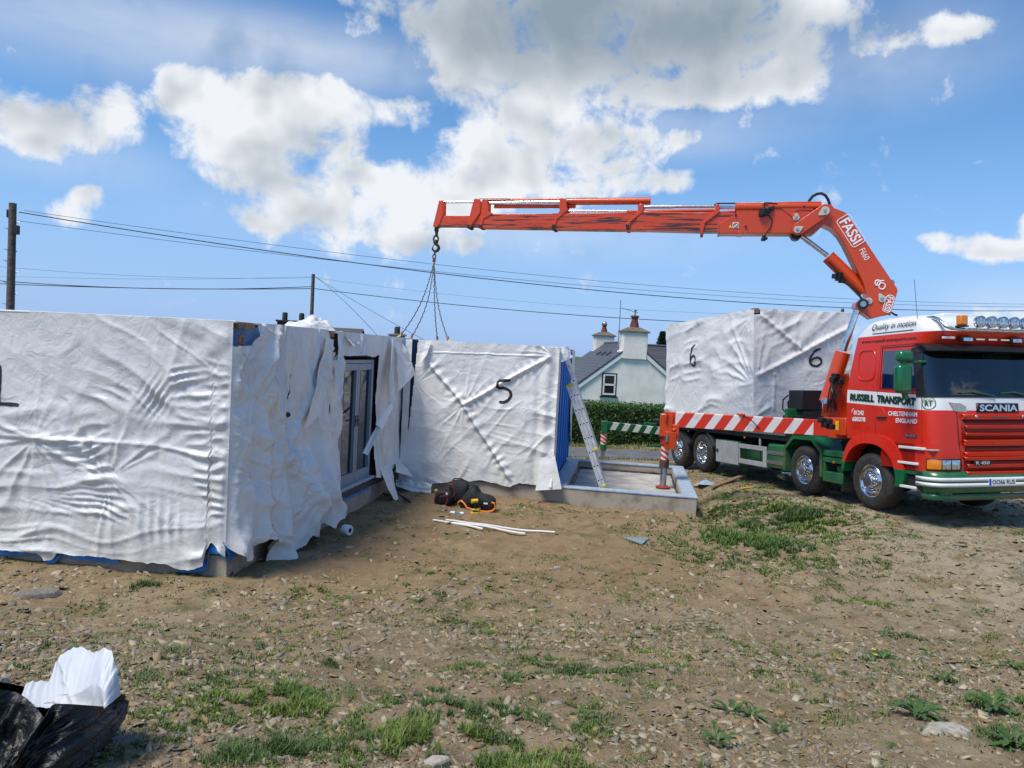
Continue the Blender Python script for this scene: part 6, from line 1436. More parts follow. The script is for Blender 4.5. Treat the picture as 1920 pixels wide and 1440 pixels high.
cable([(-80, 494), (0, 498), (260, 517), (430, 523), (585, 520)], (-40., 44.), T2, .009, 'thin wire strung left from the top of the plain pole')
cable([(-80, 515), (0, 517), (200, 522), (330, 524), (585, 518.5)], (-40., 44.5), T2, .007, 'faint lowest thin wire strung left from the plain pole')
cable([(590, 541), (790, 565), (1010, 585), (1260, 602), (1580, 612)], T2, (24, 50), .024, 'heavy cable running right from the plain pole, past the cottage chimney')
cable([(592, 520), (790, 548), (1010, 568), (1260, 583), (1580, 592)], T2, (24, 50), .007, 'faint thin wire running right from the plain pole over the cottage')
cable([(590, 518), (640, 560), (706, 627), (760, 690)], T2, (-5.5, 36), .012, 'thin wire dropping steeply right from the plain pole to behind the roof')
cable([(592, 519), (650, 556), (730, 601), (800, 640), (870, 675)], T2, (-1.5, 36), .012, 'thin wire dropping gently right from the plain pole, behind the chain sling')

# ================================================================ cottage, houses
def cottage():
    YG = 40.; def_ = lambda px, py, Y=YG: at_y(px, py, Y)
    ax = np.array([-.09, 1., 0]); ax /= np.linalg.norm(ax); rx = np.array([ax[1], -ax[0], 0.]); c = np.array([6.45, 40., 0.]); g = -1.15
    root = empty('cottage', 'white rendered cottage with slate roof and two chimneys, behind the hedge', 'cottage', (c[0], c[1], g), math.atan2(rx[1], rx[0]))
    hw, L, ez, rz_ = 3.05, 8.6, 1.22-g, 3.62-g
    q = MB(); q.prism([(-hw, 0), (hw, 0), (hw, ez), (0, rz_-.06), (-hw, ez)], (0, 0, 0), (1, 0, 0), (0, 0, 1), (0, 1, 0), 0, L); wl = q.obj('wall', M_render, root, smooth=False)
    q = MB(); q.b6(3.0, 8.5, 3.6, L, 0, ez); q.obj('wall', M_render, root, smooth=False)
    Ms = mat('slate_courses', (.055, .058, .066), .5)
    t = NT(Ms.node_tree); p = Ms.node_tree.nodes['Principled BSDF']; br = t.n('ShaderNodeTexBrick'); co = t.n('ShaderNodeTexCoord').outputs['Object']
    cb = t.n('ShaderNodeCombineXYZ'); sx = t.n('ShaderNodeSeparateXYZ'); t.l(co, sx.inputs[0]); t.l(t.m('ADD', sx.outputs[1], t.m('MULTIPLY', sx.outputs[0], .001)), cb.inputs[0]); t.l(sx.outputs[2], cb.inputs[1]); t.l(cb.outputs[0], br.inputs['Vector'])
    br.inputs['Scale'].default_value = 1.; br.inputs['Brick Width'].default_value = .32; br.inputs['Row Height'].default_value = .16; br.inputs['Mortar Size'].default_value = .012
    br.inputs['Color1'].default_value = (.06, .062, .07, 1); br.inputs['Color2'].default_value = (.085, .088, .098, 1); br.inputs['Mortar'].default_value = (.02, .02, .022, 1); t.l(br.outputs[0], p.inputs['Base Color'])
    s_ = (rz_-ez)/hw
    q = MB(); e = .28
    q.add([(-hw-e, -.12, ez-s_*e), (0, -.12, rz_), (0, L+.15, rz_), (-hw-e, L+.15, ez-s_*e), (hw+e, -.12, ez-s_*e), (hw+e, L+.15, ez-s_*e)], [(0, 1, 2, 3), (1, 4, 5, 2)])
    rf = q.obj('roof', Ms, root, smooth=False, solid=.09)
    q = MB(); q.add([(.0, 6.2-.0, rz_-.02), (8.8, 6.2, rz_-.02), (8.8, 3.3, ez-.15), (hw*.0+2.4, 3.3, ez-.15), (8.8, 9.0, ez-.15), (0, 9., ez-.15)], [(0, 1, 2, 3), (0, 1, 4, 5)]); q.obj('roof', Ms, root, smooth=False, solid=.09)
    q = MB(); q.tube([(0, -.1, rz_+.03), (0, L+.1, rz_+.03)], .08, 8); q.tube([(0.1, 6.2, rz_+.02), (8.8, 6.2, rz_+.02)], .08, 8); q.obj('ridge_tiles', Ms, rf)
    for k in (2.2, 3.6, 5.0):
        q = MB(); x = -.9; q.box((x, k, rz_-s_*.9+.07), (.3, .5, .06), M=Matrix.Rotation(math.atan(-s_)*1, 3, 'Y')); q.obj('roof_vent', M_black, rf)
    q = MB(); q.box((4.6, 5.0, rz_-.62), (.5, .3, .06)); q.obj('roof_vent', M_black, rf)
    for sg in (-1, 1):
        q = MB(); th = .24
        q.prism([(sg*(hw+e), ez-s_*e-.06), (sg*.55, rz_-s_*.55-.06), (sg*.55, rz_-s_*.55-.06-th), (sg*(hw+e), ez-s_*e-.06-th)], (0, 0, 0), (1, 0, 0), (0, 0, 1), (0, -1, 0), .03, .10); q.obj('fascia', M_white, root, smooth=False)
    q = MB(); q.tube([(-hw-e-.04, -.1, ez-s_*e-.02), (-hw-e-.04, L, ez-s_*e-.02)], .06, 6); q.obj('gutter', M_white, root)
    # chimneys
    for (y0, W_, top, D) in ((-.14, .66, 4.22-g, .95), (L-1.0, .60, 4.15-g, .9)):
        q = MB(); q.b6(-W_, W_, y0, y0+D, rz_-.9, top); q.b6(-W_-.10, -W_, y0+.1, y0+D, rz_-.9, rz_-.45) ; ch = q.obj('chimney', M_render, rf, bevel=.03)
        q = MB(); n = 10; V = [(-W_-.09, y0-.09, top), (W_+.09, y0-.09, top), (W_+.09, y0+D+.09, top), (-W_-.09, y0+D+.09, top), (-W_*.45, y0+D*.25, top+.22), (W_*.45, y0+D*.25, top+.22), (W_*.45, y0+D*.75, top+.22), (-W_*.45, y0+D*.75, top+.22)]
        V += [(x, y, z-.07) for x, y, z in V[:4]]
        q.add(V, [(0, 1, 5, 4), (1, 2, 6, 5), (2, 3, 7, 6), (3, 0, 4, 7), (4, 5, 6, 7), (8, 9, 1, 0), (9, 10, 2, 1), (10, 11, 3, 2), (11, 8, 0, 3), (8, 11, 10, 9)]); q.obj('chimney_cap', mat('cap_stone', (.16, .14, .11), .9, var=.4), ch, smooth=False)
        k = 1. if y0 < 1 else .8
        q = MB(); q.lathe([(.26*k, 0), (.25*k, .12), (.17*k, .42*k), (.17*k, .55*k), (.23*k, .58*k), (.23*k, .66*k), (.14*k, .68*k), (.0, .68*k)], (0, y0+D/2, top+.18), 'Z', 16); q.obj('chimney_pot', M_pot, ch)
        if y0 < 1: q = MB(); q.tube([(0, y0+D/2, top+.8), (0, y0+D/2, top+1.1)], .03, 6); q.box((.03, y0+D/2, top+1.12), (.12, .04, .06)); q.obj('cowl', M_black, ch)
        else: q = MB(); q.ball((0, y0+D/2, top+.74), .17, 10); q.obj('cowl', M_steel, ch)
    # window in the gable
    wx = -1.27; wz = (at_y(1142, 721, YG)[2])-g; ww, wh = .34, .55
    q = MB(); q.b6(wx-ww-.07, wx+ww+.07, -.012, .01, wz-wh-.06, wz+wh+.07); q.b6(wx-ww-.14, wx+ww+.14, -.10, .01, wz-wh-.13, wz-wh-.065); wn = q.obj('window', M_black, root)
    q = MB()
    for a, b, c_, d in ((-ww, ww, wh-.07, wh), (-ww, ww, -wh, -wh+.09), (-ww, ww, -.05, .05), (-ww, -ww+.08, -wh+.09, wh-.07), (ww-.08, ww, -wh+.09, wh-.07)): q.b6(wx+a, wx+b, -.05, -.014, wz+c_, wz+d)
    q.obj('window_frame', M_white, wn, smooth=False)
    q = MB(); q.b6(wx-ww+.08, wx+ww-.08, -.03, -.02, wz-wh+.09, wz+wh-.07); q.obj('pane', mat('pane_dark', (.02, .022, .018), .08), wn)
    # tv aerial
    q = MB(); q.tube([(-.78, .5, rz_-.2), (-.78, .5, rz_+2.25)], .025, 6); q.tube([(-.78, .5, rz_+1.85), (.30, .9, rz_+1.65)], .014, 5)
    for k in range(9): x = -.55+k*.1; q.tube([(x, .35+k*.037, rz_+1.81-k*.018), (x+.02, .85+k*.03, rz_+1.81-k*.018)], .006, 4)
    for k in range(3): q.tube([(-.95, .5, rz_+.1+.18*k), (-.6, .5, rz_+.12+.18*k)], .012, 4)
    q.obj('aerial', M_steel, root)
    # front wall beyond, with a dark doorway corner
    q = MB(); q.b6(-hw-.02, -hw+.01, 3.2, 4.1, 0.2, 2.1); q.obj('door', M_black, root)
cottage()
def house(c, hw, L, ez, rz_, yaw, label, chim, wallm, g):
    r = empty('house', label, 'house', (c[0], c[1], g), yaw, 'houses hidden behind the modules')
    q = MB(); q.prism([(-hw, 0), (hw, 0), (hw, ez), (0, rz_-.05), (-hw, ez)], (0, -L/2, 0), (1, 0, 0), (0, 0, 1), (0, 1, 0), 0, L); q.obj('wall', wallm, r, smooth=False)
    q = MB(); s_ = (rz_-ez)/hw; e = .3; q.add([(-hw-e, -L/2-.1, ez-s_*e), (0, -L/2-.1, rz_), (0, L/2+.1, rz_), (-hw-e, L/2+.1, ez-s_*e), (hw+e, -L/2-.1, ez-s_*e), (hw+e, L/2+.1, ez-s_*e)], [(0, 1, 2, 3), (1, 4, 5, 2)]); rf = q.obj('roof', M_slate, r, smooth=False, solid=.08)
    for y, top, mm, pots in chim:
        q = MB(); q.b6(-.42, .42, y-.35, y+.35, rz_-.6, top); q.b6(-.5, .5, y-.42, y+.42, top-.12, top); ch = q.obj('chimney', mm, rf, bevel=.02)
        for px_, ph in pots:
            q = MB(); q.lathe([(.17, 0), (.17, ph*.8), (.14, ph), (0, ph)], (px_, y, top), 'Z', 12); q.obj('chimney_pot', mat('pot_black', (.03, .028, .03), .8), ch)
c = at_y(744, 640, 44); tz = at_y(744, 626, 44)[2]
house((c[0], c[1]), 3, 8, 2.6, (tz-.55)+1.0, .3, 'house whose stone chimney shows over the module roof, left of the sling', [(0, tz+1.0-.0, mat('stone_stack', (.30, .28, .23), .9, var=.4), [(0., .42)])], M_render, -1.)
c = at_y(549, 620, 48); tz = at_y(549, 601, 48)[2]
house((c[0], c[1]), 3, 9, 2.4, (tz-.35)+1.1, 1.5, 'house whose two dark chimney pots show over the near module roof', [(-.55, tz+1.1, M_dark, [(0., .5)]), (.55, tz+1.1, M_dark, [(0., .5)])], M_render, -1.1)

# ---- hedge and conifer
def leaves(n, P, size, rs, nrm=None):
    a = rs.rand(n)*6.283; el = (rs.rand(n)-.2)*1.4; d = np.stack([np.cos(a)*np.cos(el), np.sin(a)*np.cos(el), np.sin(el)], -1)
    s_ = np.cross(d, rs.randn(n, 3)); s_ /= np.linalg.norm(s_, axis=1)[:, None]+1e-9; sz = (size*(.5+.9*rs.rand(n)))[:, None] if np.ndim(size) == 0 else (size*(.6+.7*rs.rand(n)))[:, None]
    V = np.stack([P-s_*sz*.32, P+d*sz*.5-s_*sz*.0+s_*sz*.32*0, P+d*sz, P+d*sz*.45+s_*sz*.42], 1).reshape(-1, 3); i = np.arange(n)[:, None]*4; return V, i+np.array([[0, 1, 2, 3]])
def leaf_mat(name, pal_rough=.5):
    if name in MATS: return MATS[name]
    m = bpy.data.materials.new(name); m.use_nodes = True; MATS[name] = m; t = NT(m.node_tree); p = m.node_tree.nodes['Principled BSDF']
    at = t.n('ShaderNodeAttribute'); at.attribute_name = 'tint'; t.l(at.outputs['Color'], p.inputs['Base Color']); p.inputs['Roughness'].default_value = pal_rough; return m
def hedge():
    rs = np.random.RandomState(12); n = 90000; s_ = np.where(rs.rand(n) < .62, -6+rs.rand(n)*12, (rs.rand(n)*2-1)*26)
    f = rs.rand(n); r = 3.3+np.where(f < .6, rs.rand(n)*.22, rs.rand(n)*1.3); topn = 1.44+.10*(fbm(s_*1.1, s_*0, 5, 3)-.5)*2+.06*(fbm(s_*6, s_*0, 8, 2)-.5)
    z = np.where(f < .6, rs.rand(n)**.9, np.where(f < .95, .93+.07*rs.rand(n), 1+.08*rs.rand(n)))*topn
    r = r+.14*fbm(s_*1.7, z*2, 6, 3)+.10*z*0+.14*np.maximum(0, z/1.4-.75)
    q = np.array([3.3, 23.8])[None]+RD[None]*s_[:, None]+RN[None]*r[:, None]; P = np.stack([q[:, 0], q[:, 1], z-.45], -1)
    V, F = leaves(n, P, .085, rs); pal = np.array([(.05, .12, .02), (.07, .16, .028), (.04, .085, .02), (.10, .19, .035), (.11, .12, .035)])
    C = pal[rs.choice(5, n, p=[.35, .3, .2, .12, .03])]*(.7+.6*fbm(s_*1.2, z*2, 9, 3)[:, None])
    root = empty('hedge', 'clipped green hedge running along the lane in front of the cottage', 'hedge', (3.3, 27.3, -.45))
    o = fast_mesh('foliage', V-np.array([3.3, 27.3, -.45]), F, leaf_mat('hedge_leaf'), root, smooth=False, colors=np.repeat(C, 4, 0))
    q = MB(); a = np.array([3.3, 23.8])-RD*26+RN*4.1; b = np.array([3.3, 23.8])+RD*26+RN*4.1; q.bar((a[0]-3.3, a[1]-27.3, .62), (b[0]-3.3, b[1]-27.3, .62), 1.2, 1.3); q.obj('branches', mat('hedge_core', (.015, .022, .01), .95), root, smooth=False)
hedge()
def conifer(px, py, Y, lab):
    T = at_y(px, py, Y); g = -1.6; H = T[2]-g; rs = np.random.RandomState(4); root = empty('conifer', lab, 'tree', (T[0], T[1], g))
    q = MB(); q.tube([(0, 0, 0), (0, 0, H*.5), (0, 0, H)], [.22, .14, .02], 8); q.obj('trunk', M_timber, root)
    n = 16000; zz = rs.rand(n)**.7; tier = (zz*14) % 1; R = (1-zz)**.8*1.9*(.65+.45*(1-tier)); a = rs.rand(n)*6.283; R = R*(.75+.5*vn(a*2, zz*9, 3))*np.sqrt(rs.rand(n))
    P = np.stack([R*np.cos(a), R*np.sin(a), .8+zz*(H-.8)-.15*R], -1); V, F = leaves(n, P, .22, rs); C = np.array([(.018, .045, .02)])*(.6+.9*rs.rand(n, 1)); fast_mesh('crown', V, F, leaf_mat('hedge_leaf'), root, smooth=False, colors=np.repeat(C, 4, 0))
conifer(1243, 625, 58, 'dark conifer rising behind the cottage roof, beside the loaded module')

# ================================================================ loose objects on site
def ladder():
    f = on_z(1133, 912, .292); uf = float(f@BU); top = on_plane(1049, 654, BU*uf, BU); ax = top-f; L = np.linalg.norm(ax); ax /= L
    nn = -BU-ax*(-BU).dot(ax); nn /= np.linalg.norm(nn); side = np.cross(nn, ax); side = side if side[0] > 0 else -side
    # leans on the end of the module; rungs run away from the viewer, the stacked stiles show side on
    r = empty('ladder', 'aluminium extension ladder leaning on the open blue end of the module', 'ladder', tuple(f))
    def P(s, w, d): return tuple(ax*s+side*w+nn*d)
    W1 = .066
    for (s0, s1, w, nm) in ((0., .74*L, -W1, 'ladder_section'), (0., .745*L, 0., 'ladder_section'), (.26*L, 1.0*L, W1, 'ladder_section')):
        rail = MB()
        for d in (0, -.36):
            A = Vector(P(s0, w, d)); Bv = Vector(P(s1, w, d)); dd = (Bv-A).normalized(); sv = Vector(tuple(side)); M3 = Matrix((dd, sv, dd.cross(sv))).transposed()
            rail.box((A+Bv)/2, ((Bv-A).length, W1-.004, .026), M=M3)
        sec = rail.obj(nm, M_alu, r, bevel=.004)
        s_ = .14+.28*math.ceil((s0-.1)/.28)
        while s_ < s1-.05:
            rg = MB(); rg.tube([P(s_, w, -.005), P(s_, w, -.355)], .015, 8); rg.obj('rung', M_alu, sec)
            hl = MB(); hl.tube([P(s_, w, .0128), P(s_, w, .0155)], .014, 8); hl.obj('rung_end', M_black, sec)
            s_ += .28
        for s in ((s0+.01, s1-.01) if w >= 0 else (s1-.01,)):
            c = MB(); A = Vector(P(s, w, 0)); sv = Vector(tuple(side)); dd = Vector(tuple(ax)); M3 = Matrix((dd, sv, dd.cross(sv))).transposed(); c.box(A, (.05, W1+.012, .045), M=M3); c.obj('end_cap', M_yellow, sec, bevel=.006)
ladder()

def gpoint(px, py, lift=0.): p = gpt(px, py); return (float(p[0]), float(p[1]), gz(p[0], p[1])+lift)
# tool bags
def blob(name, m, root, pts, sub=2):
    """soft body hull through ellipsoid rings: pts = [(x, z_center, ry, rz)]"""
    q = MB(); n = 16; V = []; F = []
    for k, (x, zc, ry, rz_) in enumerate(pts):
        for j in range(n):
            a = 2*math.pi*j/n; w = 1+.10*math.sin(3*a+k*1.7)+.05*rnd.random(); c, s_ = math.cos(a), math.sin(a)
            V.append((x+.012*rnd.uniform(-1, 1), ry*w*math.copysign(abs(c)**.75, c), max(.004, zc+rz_*w*math.copysign(abs(s_)**.75, s_))))
    for k in range(len(pts)-1):
        for j in range(n): F.append((k*n+j, k*n+(j+1) % n, (k+1)*n+(j+1) % n, (k+1)*n+j))
    F += [tuple(range(n))[::-1], tuple((len(pts)-1)*n+j for j in range(n))]
    q.add(V, F); o = q.obj(name, m, root, ang=70); s_ = o.modifiers.new('s', 'SUBSURF'); s_.levels = s_.render_levels = 1; return o
c = gpoint(852, 945)
b1 = empty('tool_bag', 'upright black tool bag with red piping, left of the open orange trimmed bag', 'tool bag', c, R_(-8), 'tool bags by the foundation')
blob('body', M_black2, b1, [(-.10, .20, .10, .19), (-.08, .21, .13, .21), (.05, .22, .14, .22), (.22, .22, .14, .22), (.25, .21, .10, .19)])
blob('front_pocket', M_black2, b1, [(-.32, .10, .08, .09), (-.28, .13, .12, .13), (-.15, .14, .14, .14), (-.03, .13, .12, .13), (.0, .12, .08, .10)]).location = (0, -.14, 0)
q = MB(); q.tube([(-.30, -.27, .02), (-.31, -.28, .13), (-.24, -.28, .25), (-.13, -.27, .26), (-.06, -.27, .2), (-.08, -.28, .05), (-.16, -.29, .01)], .008, 6); q.tube([(-.12, -.15, .40), (.0, -.2, .37), (.04, -.2, .25), (-.02, -.22, .12)], .008, 6); q.tube([(-.2, -.29, .17), (-.1, -.29, .20), (-.05, -.29, .1)], .006, 6); q.obj('piping', M_redfab, b1)
q = MB(); q.tube([(-.05, 0, .40), (-.03, -.02, .46), (.1, -.02, .47), (.2, 0, .42)], .012, 6); q.obj('handle', M_black2, b1)
q = MB(); q.b6(-.33, -.28, -.2, -.15, .24, .27); q.obj('buckle', M_yellow, b1); q = MB(); q.b6(-.10, -.07, -.292, -.288, .21, .25); q.obj('label_patch', M_paper, b1)
c = gpoint(893, 955)
b2 = empty('tool_bag', 'open black tool bag with orange straps, slumped on its side', 'tool bag', c, R_(-12), 'tool bags by the foundation')
blob('body', M_black2, b2, [(-.28, .06, .10, .06), (-.24, .10, .15, .11), (-.10, .20, .16, .20), (.0, .22, .15, .21), (.05, .14, .16, .14), (.18, .14, .17, .15), (.30, .12, .15, .12), (.34, .10, .10, .09)])
q = MB(); q.tube([(-.30, -.12, .05), (-.29, -.15, .12), (-.24, -.15, .16), (-.18, -.17, .12), (-.12, -.18, .05), (-.02, -.19, .03)], .017, 6); q.tube([(.30, -.12, .17), (.35, -.13, .16), (.37, -.12, .08), (.32, -.15, .03), (.22, -.18, .01), (.12, -.19, .02), (.10, -.19, .08)], .018, 6); q.obj('strap', M_orgfab, b2)
q = MB(); q.b6(.17, .24, -.178, -.170, .14, .165); q.obj('label_patch', M_paper, b2)
q = MB(); q.tube([(-.15, -.05, .36), (-.12, -.08, .42), (-.02, -.06, .43), (.04, -.04, .34)], .012, 6); q.obj('handle', M_black2, b2)
# cordless drill leaning on bag
c = gpoint(893, 958); dlr_ = empty('cordless_drill', 'yellow and black cordless drill leaning on the open tool bag', 'drill', (c[0], c[1]-.10, c[2]+.02), R_(20))
q = MB(); q.tube([(-.09, 0, .17), (.02, 0, .18)], [.036, .034], 12); q.obj('motor_housing', M_yellow, dlr_); q = MB(); q.tube([(.02, 0, .18), (.08, 0, .183)], [.026, .014], 10); q.tube([(-.03, 0, .15), (-.015, 0, .04)], .019, 8); q.obj('grip_and_chuck', M_black, dlr_); q = MB(); q.b6(-.06, .05, -.03, .03, 0, .04); q.obj('battery', M_yellow, dlr_, bevel=.006)
c = gpoint(889, 964); bt_ = empty('battery_pack', 'small yellow power tool battery lying in front of the open bag', 'battery', c, R_(10)); q = MB(); q.b6(-.06, .06, -.035, .035, 0, .035); q.obj('case', M_yellow, bt_, bevel=.006); q = MB(); q.b6(-.03, .05, -.03, .03, .036, .055); q.obj('terminal_cap', M_black, bt_, bevel=.004)
c = gpoint(857, 965); sc = empty('sealant_tube', 'white and blue sealant tube lying on the soil by the bags', 'sealant tube', (c[0], c[1], c[2]+.025), R_(-6))
q = MB(); q.tube([(-.11, 0, 0), (.11, 0, 0)], .026, 14); tb_ = q.obj('tube', M_paper, sc); q = MB(); q.tube([(-.04, 0, 0), (.05, 0, 0)], .0265, 14); q.obj('label_band', mat('label_blue', (.02, .18, .50), .5), tb_); q = MB(); q.tube([(-.11, 0, 0), (-.15, 0, 0)], [.010, .006], 8); q.obj('nozzle', M_paper, sc)
# black strap on ground near the inner corner
c = gpoint(730, 928); q = MB(); pts = [gpoint(x, y, .02) for x, y in ((712, 926), (728, 932), (740, 926), (750, 932), (762, 938), (768, 943))]; q.tube(pts, .022, 6); tag(q.obj('webbing', M_black2), 'black webbing strap lying crumpled at the inner corner of the wall', 'strap')
# tape roll
c = gpoint(650, 1003); tr = empty('tape_roll', 'roll of white tape lying on its edge beside the torn sheet', 'tape roll', (c[0], c[1], c[2]+.072), R_(62))
q = MB(); q.lathe([(.035, -.06), (.072, -.06), (.075, -.055), (.075, .055), (.072, .06), (.035, .06), (.035, -.06)], (0, 0, 0), 'Y', 24); q.obj('tape', M_paper, tr); q = MB(); q.lathe([(.0345, .058), (.033, .058), (.033, -.058), (.0345, -.058)], (0, 0, 0), 'Y', 20); q.lathe([(0, .0), (.033, .0)], (0, 0, 0), 'Y', 16); q.obj('core', mat('core_dark', (.05, .05, .07), .8), tr)
# strips
for a, b, lab in (((812, 978), (905, 995), 'short white plastic strip, nearest the camera of three lying on the soil'), ((850, 984), (985, 1004), 'bowed white plastic strip, middle one of three lying on the soil'), ((836, 978), (1040, 1001), 'long straight white plastic strip, farthest of three lying on the soil')):
    A, Bp = gpoint(*a, .02), gpoint(*b, .02); n = 14; q = MB(); P = []
    for i in range(n+1):
        t_ = i/n; x = A[0]+(Bp[0]-A[0])*t_; y = A[1]+(Bp[1]-A[1])*t_+(.06*math.sin(math.pi*t_) if 'bowed' in lab else 0); P.append((x, y, gz(x, y)+.028))
    for p0, p1 in zip(P[:-1], P[1:]): q.bar(p0, p1, .045, .014)
    q.tube(P, .011, 6); tag(q.obj('plastic_strip', M_paper, bevel=0), lab, 'plastic strip', 'white plastic strips')
# slate triangle, scraps, planks
def flat(name, pts, th, m, label, cat, lift=.01, group=None, bevel=.003):
    P = [gpoint(*p) for p in pts]; z = sum(p[2] for p in P)/len(P)+lift; c = (sum(p[0] for p in P)/len(P), sum(p[1] for p in P)/len(P)); q = MB(); q.prism([(p[0], p[1]) for p in P], (0, 0, z), (1, 0, 0), (0, 1, 0), (0, 0, 1), 0, th)
    return tag(q.obj(name, m, bevel=bevel), label, cat, group)
flat('slate_offcut', [(1170, 1011), (1218, 1013), (1204, 1022)], .02, mat('slate_blue', (.20, .27, .29), .5), 'triangular blue grey slate lying alone on the soil', 'slate')
q = MB(); A = gpoint(1335, 918, .06); Bp = gpoint(1395, 900, .12); q.bar(A, Bp, .12, .035); tag(q.obj('plank', M_timber, bevel=.004), 'old brown plank lying on the bank beside the foundation corner', 'plank')
def crum(px, py, w, h, m, name, label, cat, seed):
    c = gpoint(px, py); r = heap(None, (0, 0, 0), w, w*.6, h, m, name, seed, 26); r.location = c; return tag(r, label, cat)
crum(1327, 908, .22, .10, mat('sheet_blue_scrap', (.30, .42, .50), .5), 'plastic_scrap', 'crumpled pale blue plastic scrap on the bank by the plank', 'plastic scrap', 5)
crum(1312, 911, .14, .07, M_conc, 'concrete_lump', 'rough pale concrete lump beside the blue plastic scrap', 'concrete lump', 8)
q = MB(); A = gpoint(1390, 918, .03); Bp = gpoint(1412, 916, .03); q.bar(A, Bp, .05, .02); tag(q.obj('plastic_tag', M_yellow), 'small yellow plastic offcut lying in the bank grass', 'offcut')
q = MB(); pts = [gpoint(x, y, .012) for x, y in ((1768, 1247), (1800, 1246), (1830, 1247), (1857, 1247))]; q.tube(pts, .008, 6); tag(q.obj('metal_rod', M_black), 'thin black rod lying on the chippings near the right edge', 'rod')
# steel beam end behind module 5
c = at_y(1075, 851, 21.0); zb = gz(c[0], c[1]); r_ = empty('steel_beam', 'rusty steel beam lying behind the foundation near the ladder', 'steel beam', (c[0], c[1], zb)); q = MB(); q.b6(-.9, .45, -.1, .1, .0, .03); q.b6(-.9, .45, -.1, .1, .27, .30); q.b6(-.9, .45, -.012, .012, .03, .27); q.obj('beam', M_rust, r_, bevel=.004)
q = MB(); q.b6(.3, .85, -.4, -.25, 0, .08); q.obj('bearer', M_timber, r_)
# big stones
for k, (px, py, w, lab) in enumerate(((238, 1402, .085, 'long grey flat stone near the bin bag, left of a smaller one'), (270, 1407, .05, 'small grey angular stone just right of the long flat stone'), (224, 1416, .045, 'small brown stone below the long flat grey stone'), (72, 1122, .22, 'large brown flat stone lying by the left module foot'),
                                       (1775, 1385, .16, 'large pale buff flat rock at the lower right'), (820, 1432, .06, 'pale flat stone at the bottom edge of the frame, in the middle'), (1045, 1066, .05, 'white stone on the brown soil in the middle distance'), (1030, 1140, .06, 'upturned brown stone on the chippings'), (630, 1172, .05, 'pale buff stone in the left chippings'))):
    c = gpoint(px, py); rs = np.random.RandomState(k+3); n = 9; q = MB(); V = []
    for (s_, z) in ((1, -.02), (1.02, w*.12), (.82, w*.30)):
        for j in range(n):
            a = 2*math.pi*j/n; rr = w*(.75+.35*np.random.RandomState(k*31+j).rand())*s_; V.append((rr*math.cos(a), rr*.55*math.sin(a), z+.01*rs.rand()))
    q.add(V, [(i*n+j, i*n+(j+1) % n, (i+1)*n+(j+1) % n, (i+1)*n+j) for i in range(2) for j in range(n)]+[tuple(2*n+j for j in range(n))])
    o = q.obj('stone', mat('stone_'+('buff' if 'buff' in lab or 'pale' in lab or 'white' in lab else 'grey'), (.40, .35, .28) if ('buff' in lab or 'pale' in lab or 'white' in lab) else (.19, .17, .145), .85, var=.3, vs=25, bump=.5, bs=60), bevel=w*.03, ang=30); o.location = c; o.rotation_euler = (.05, .08, rs.rand()*.6); tag(o, lab, 'stone')

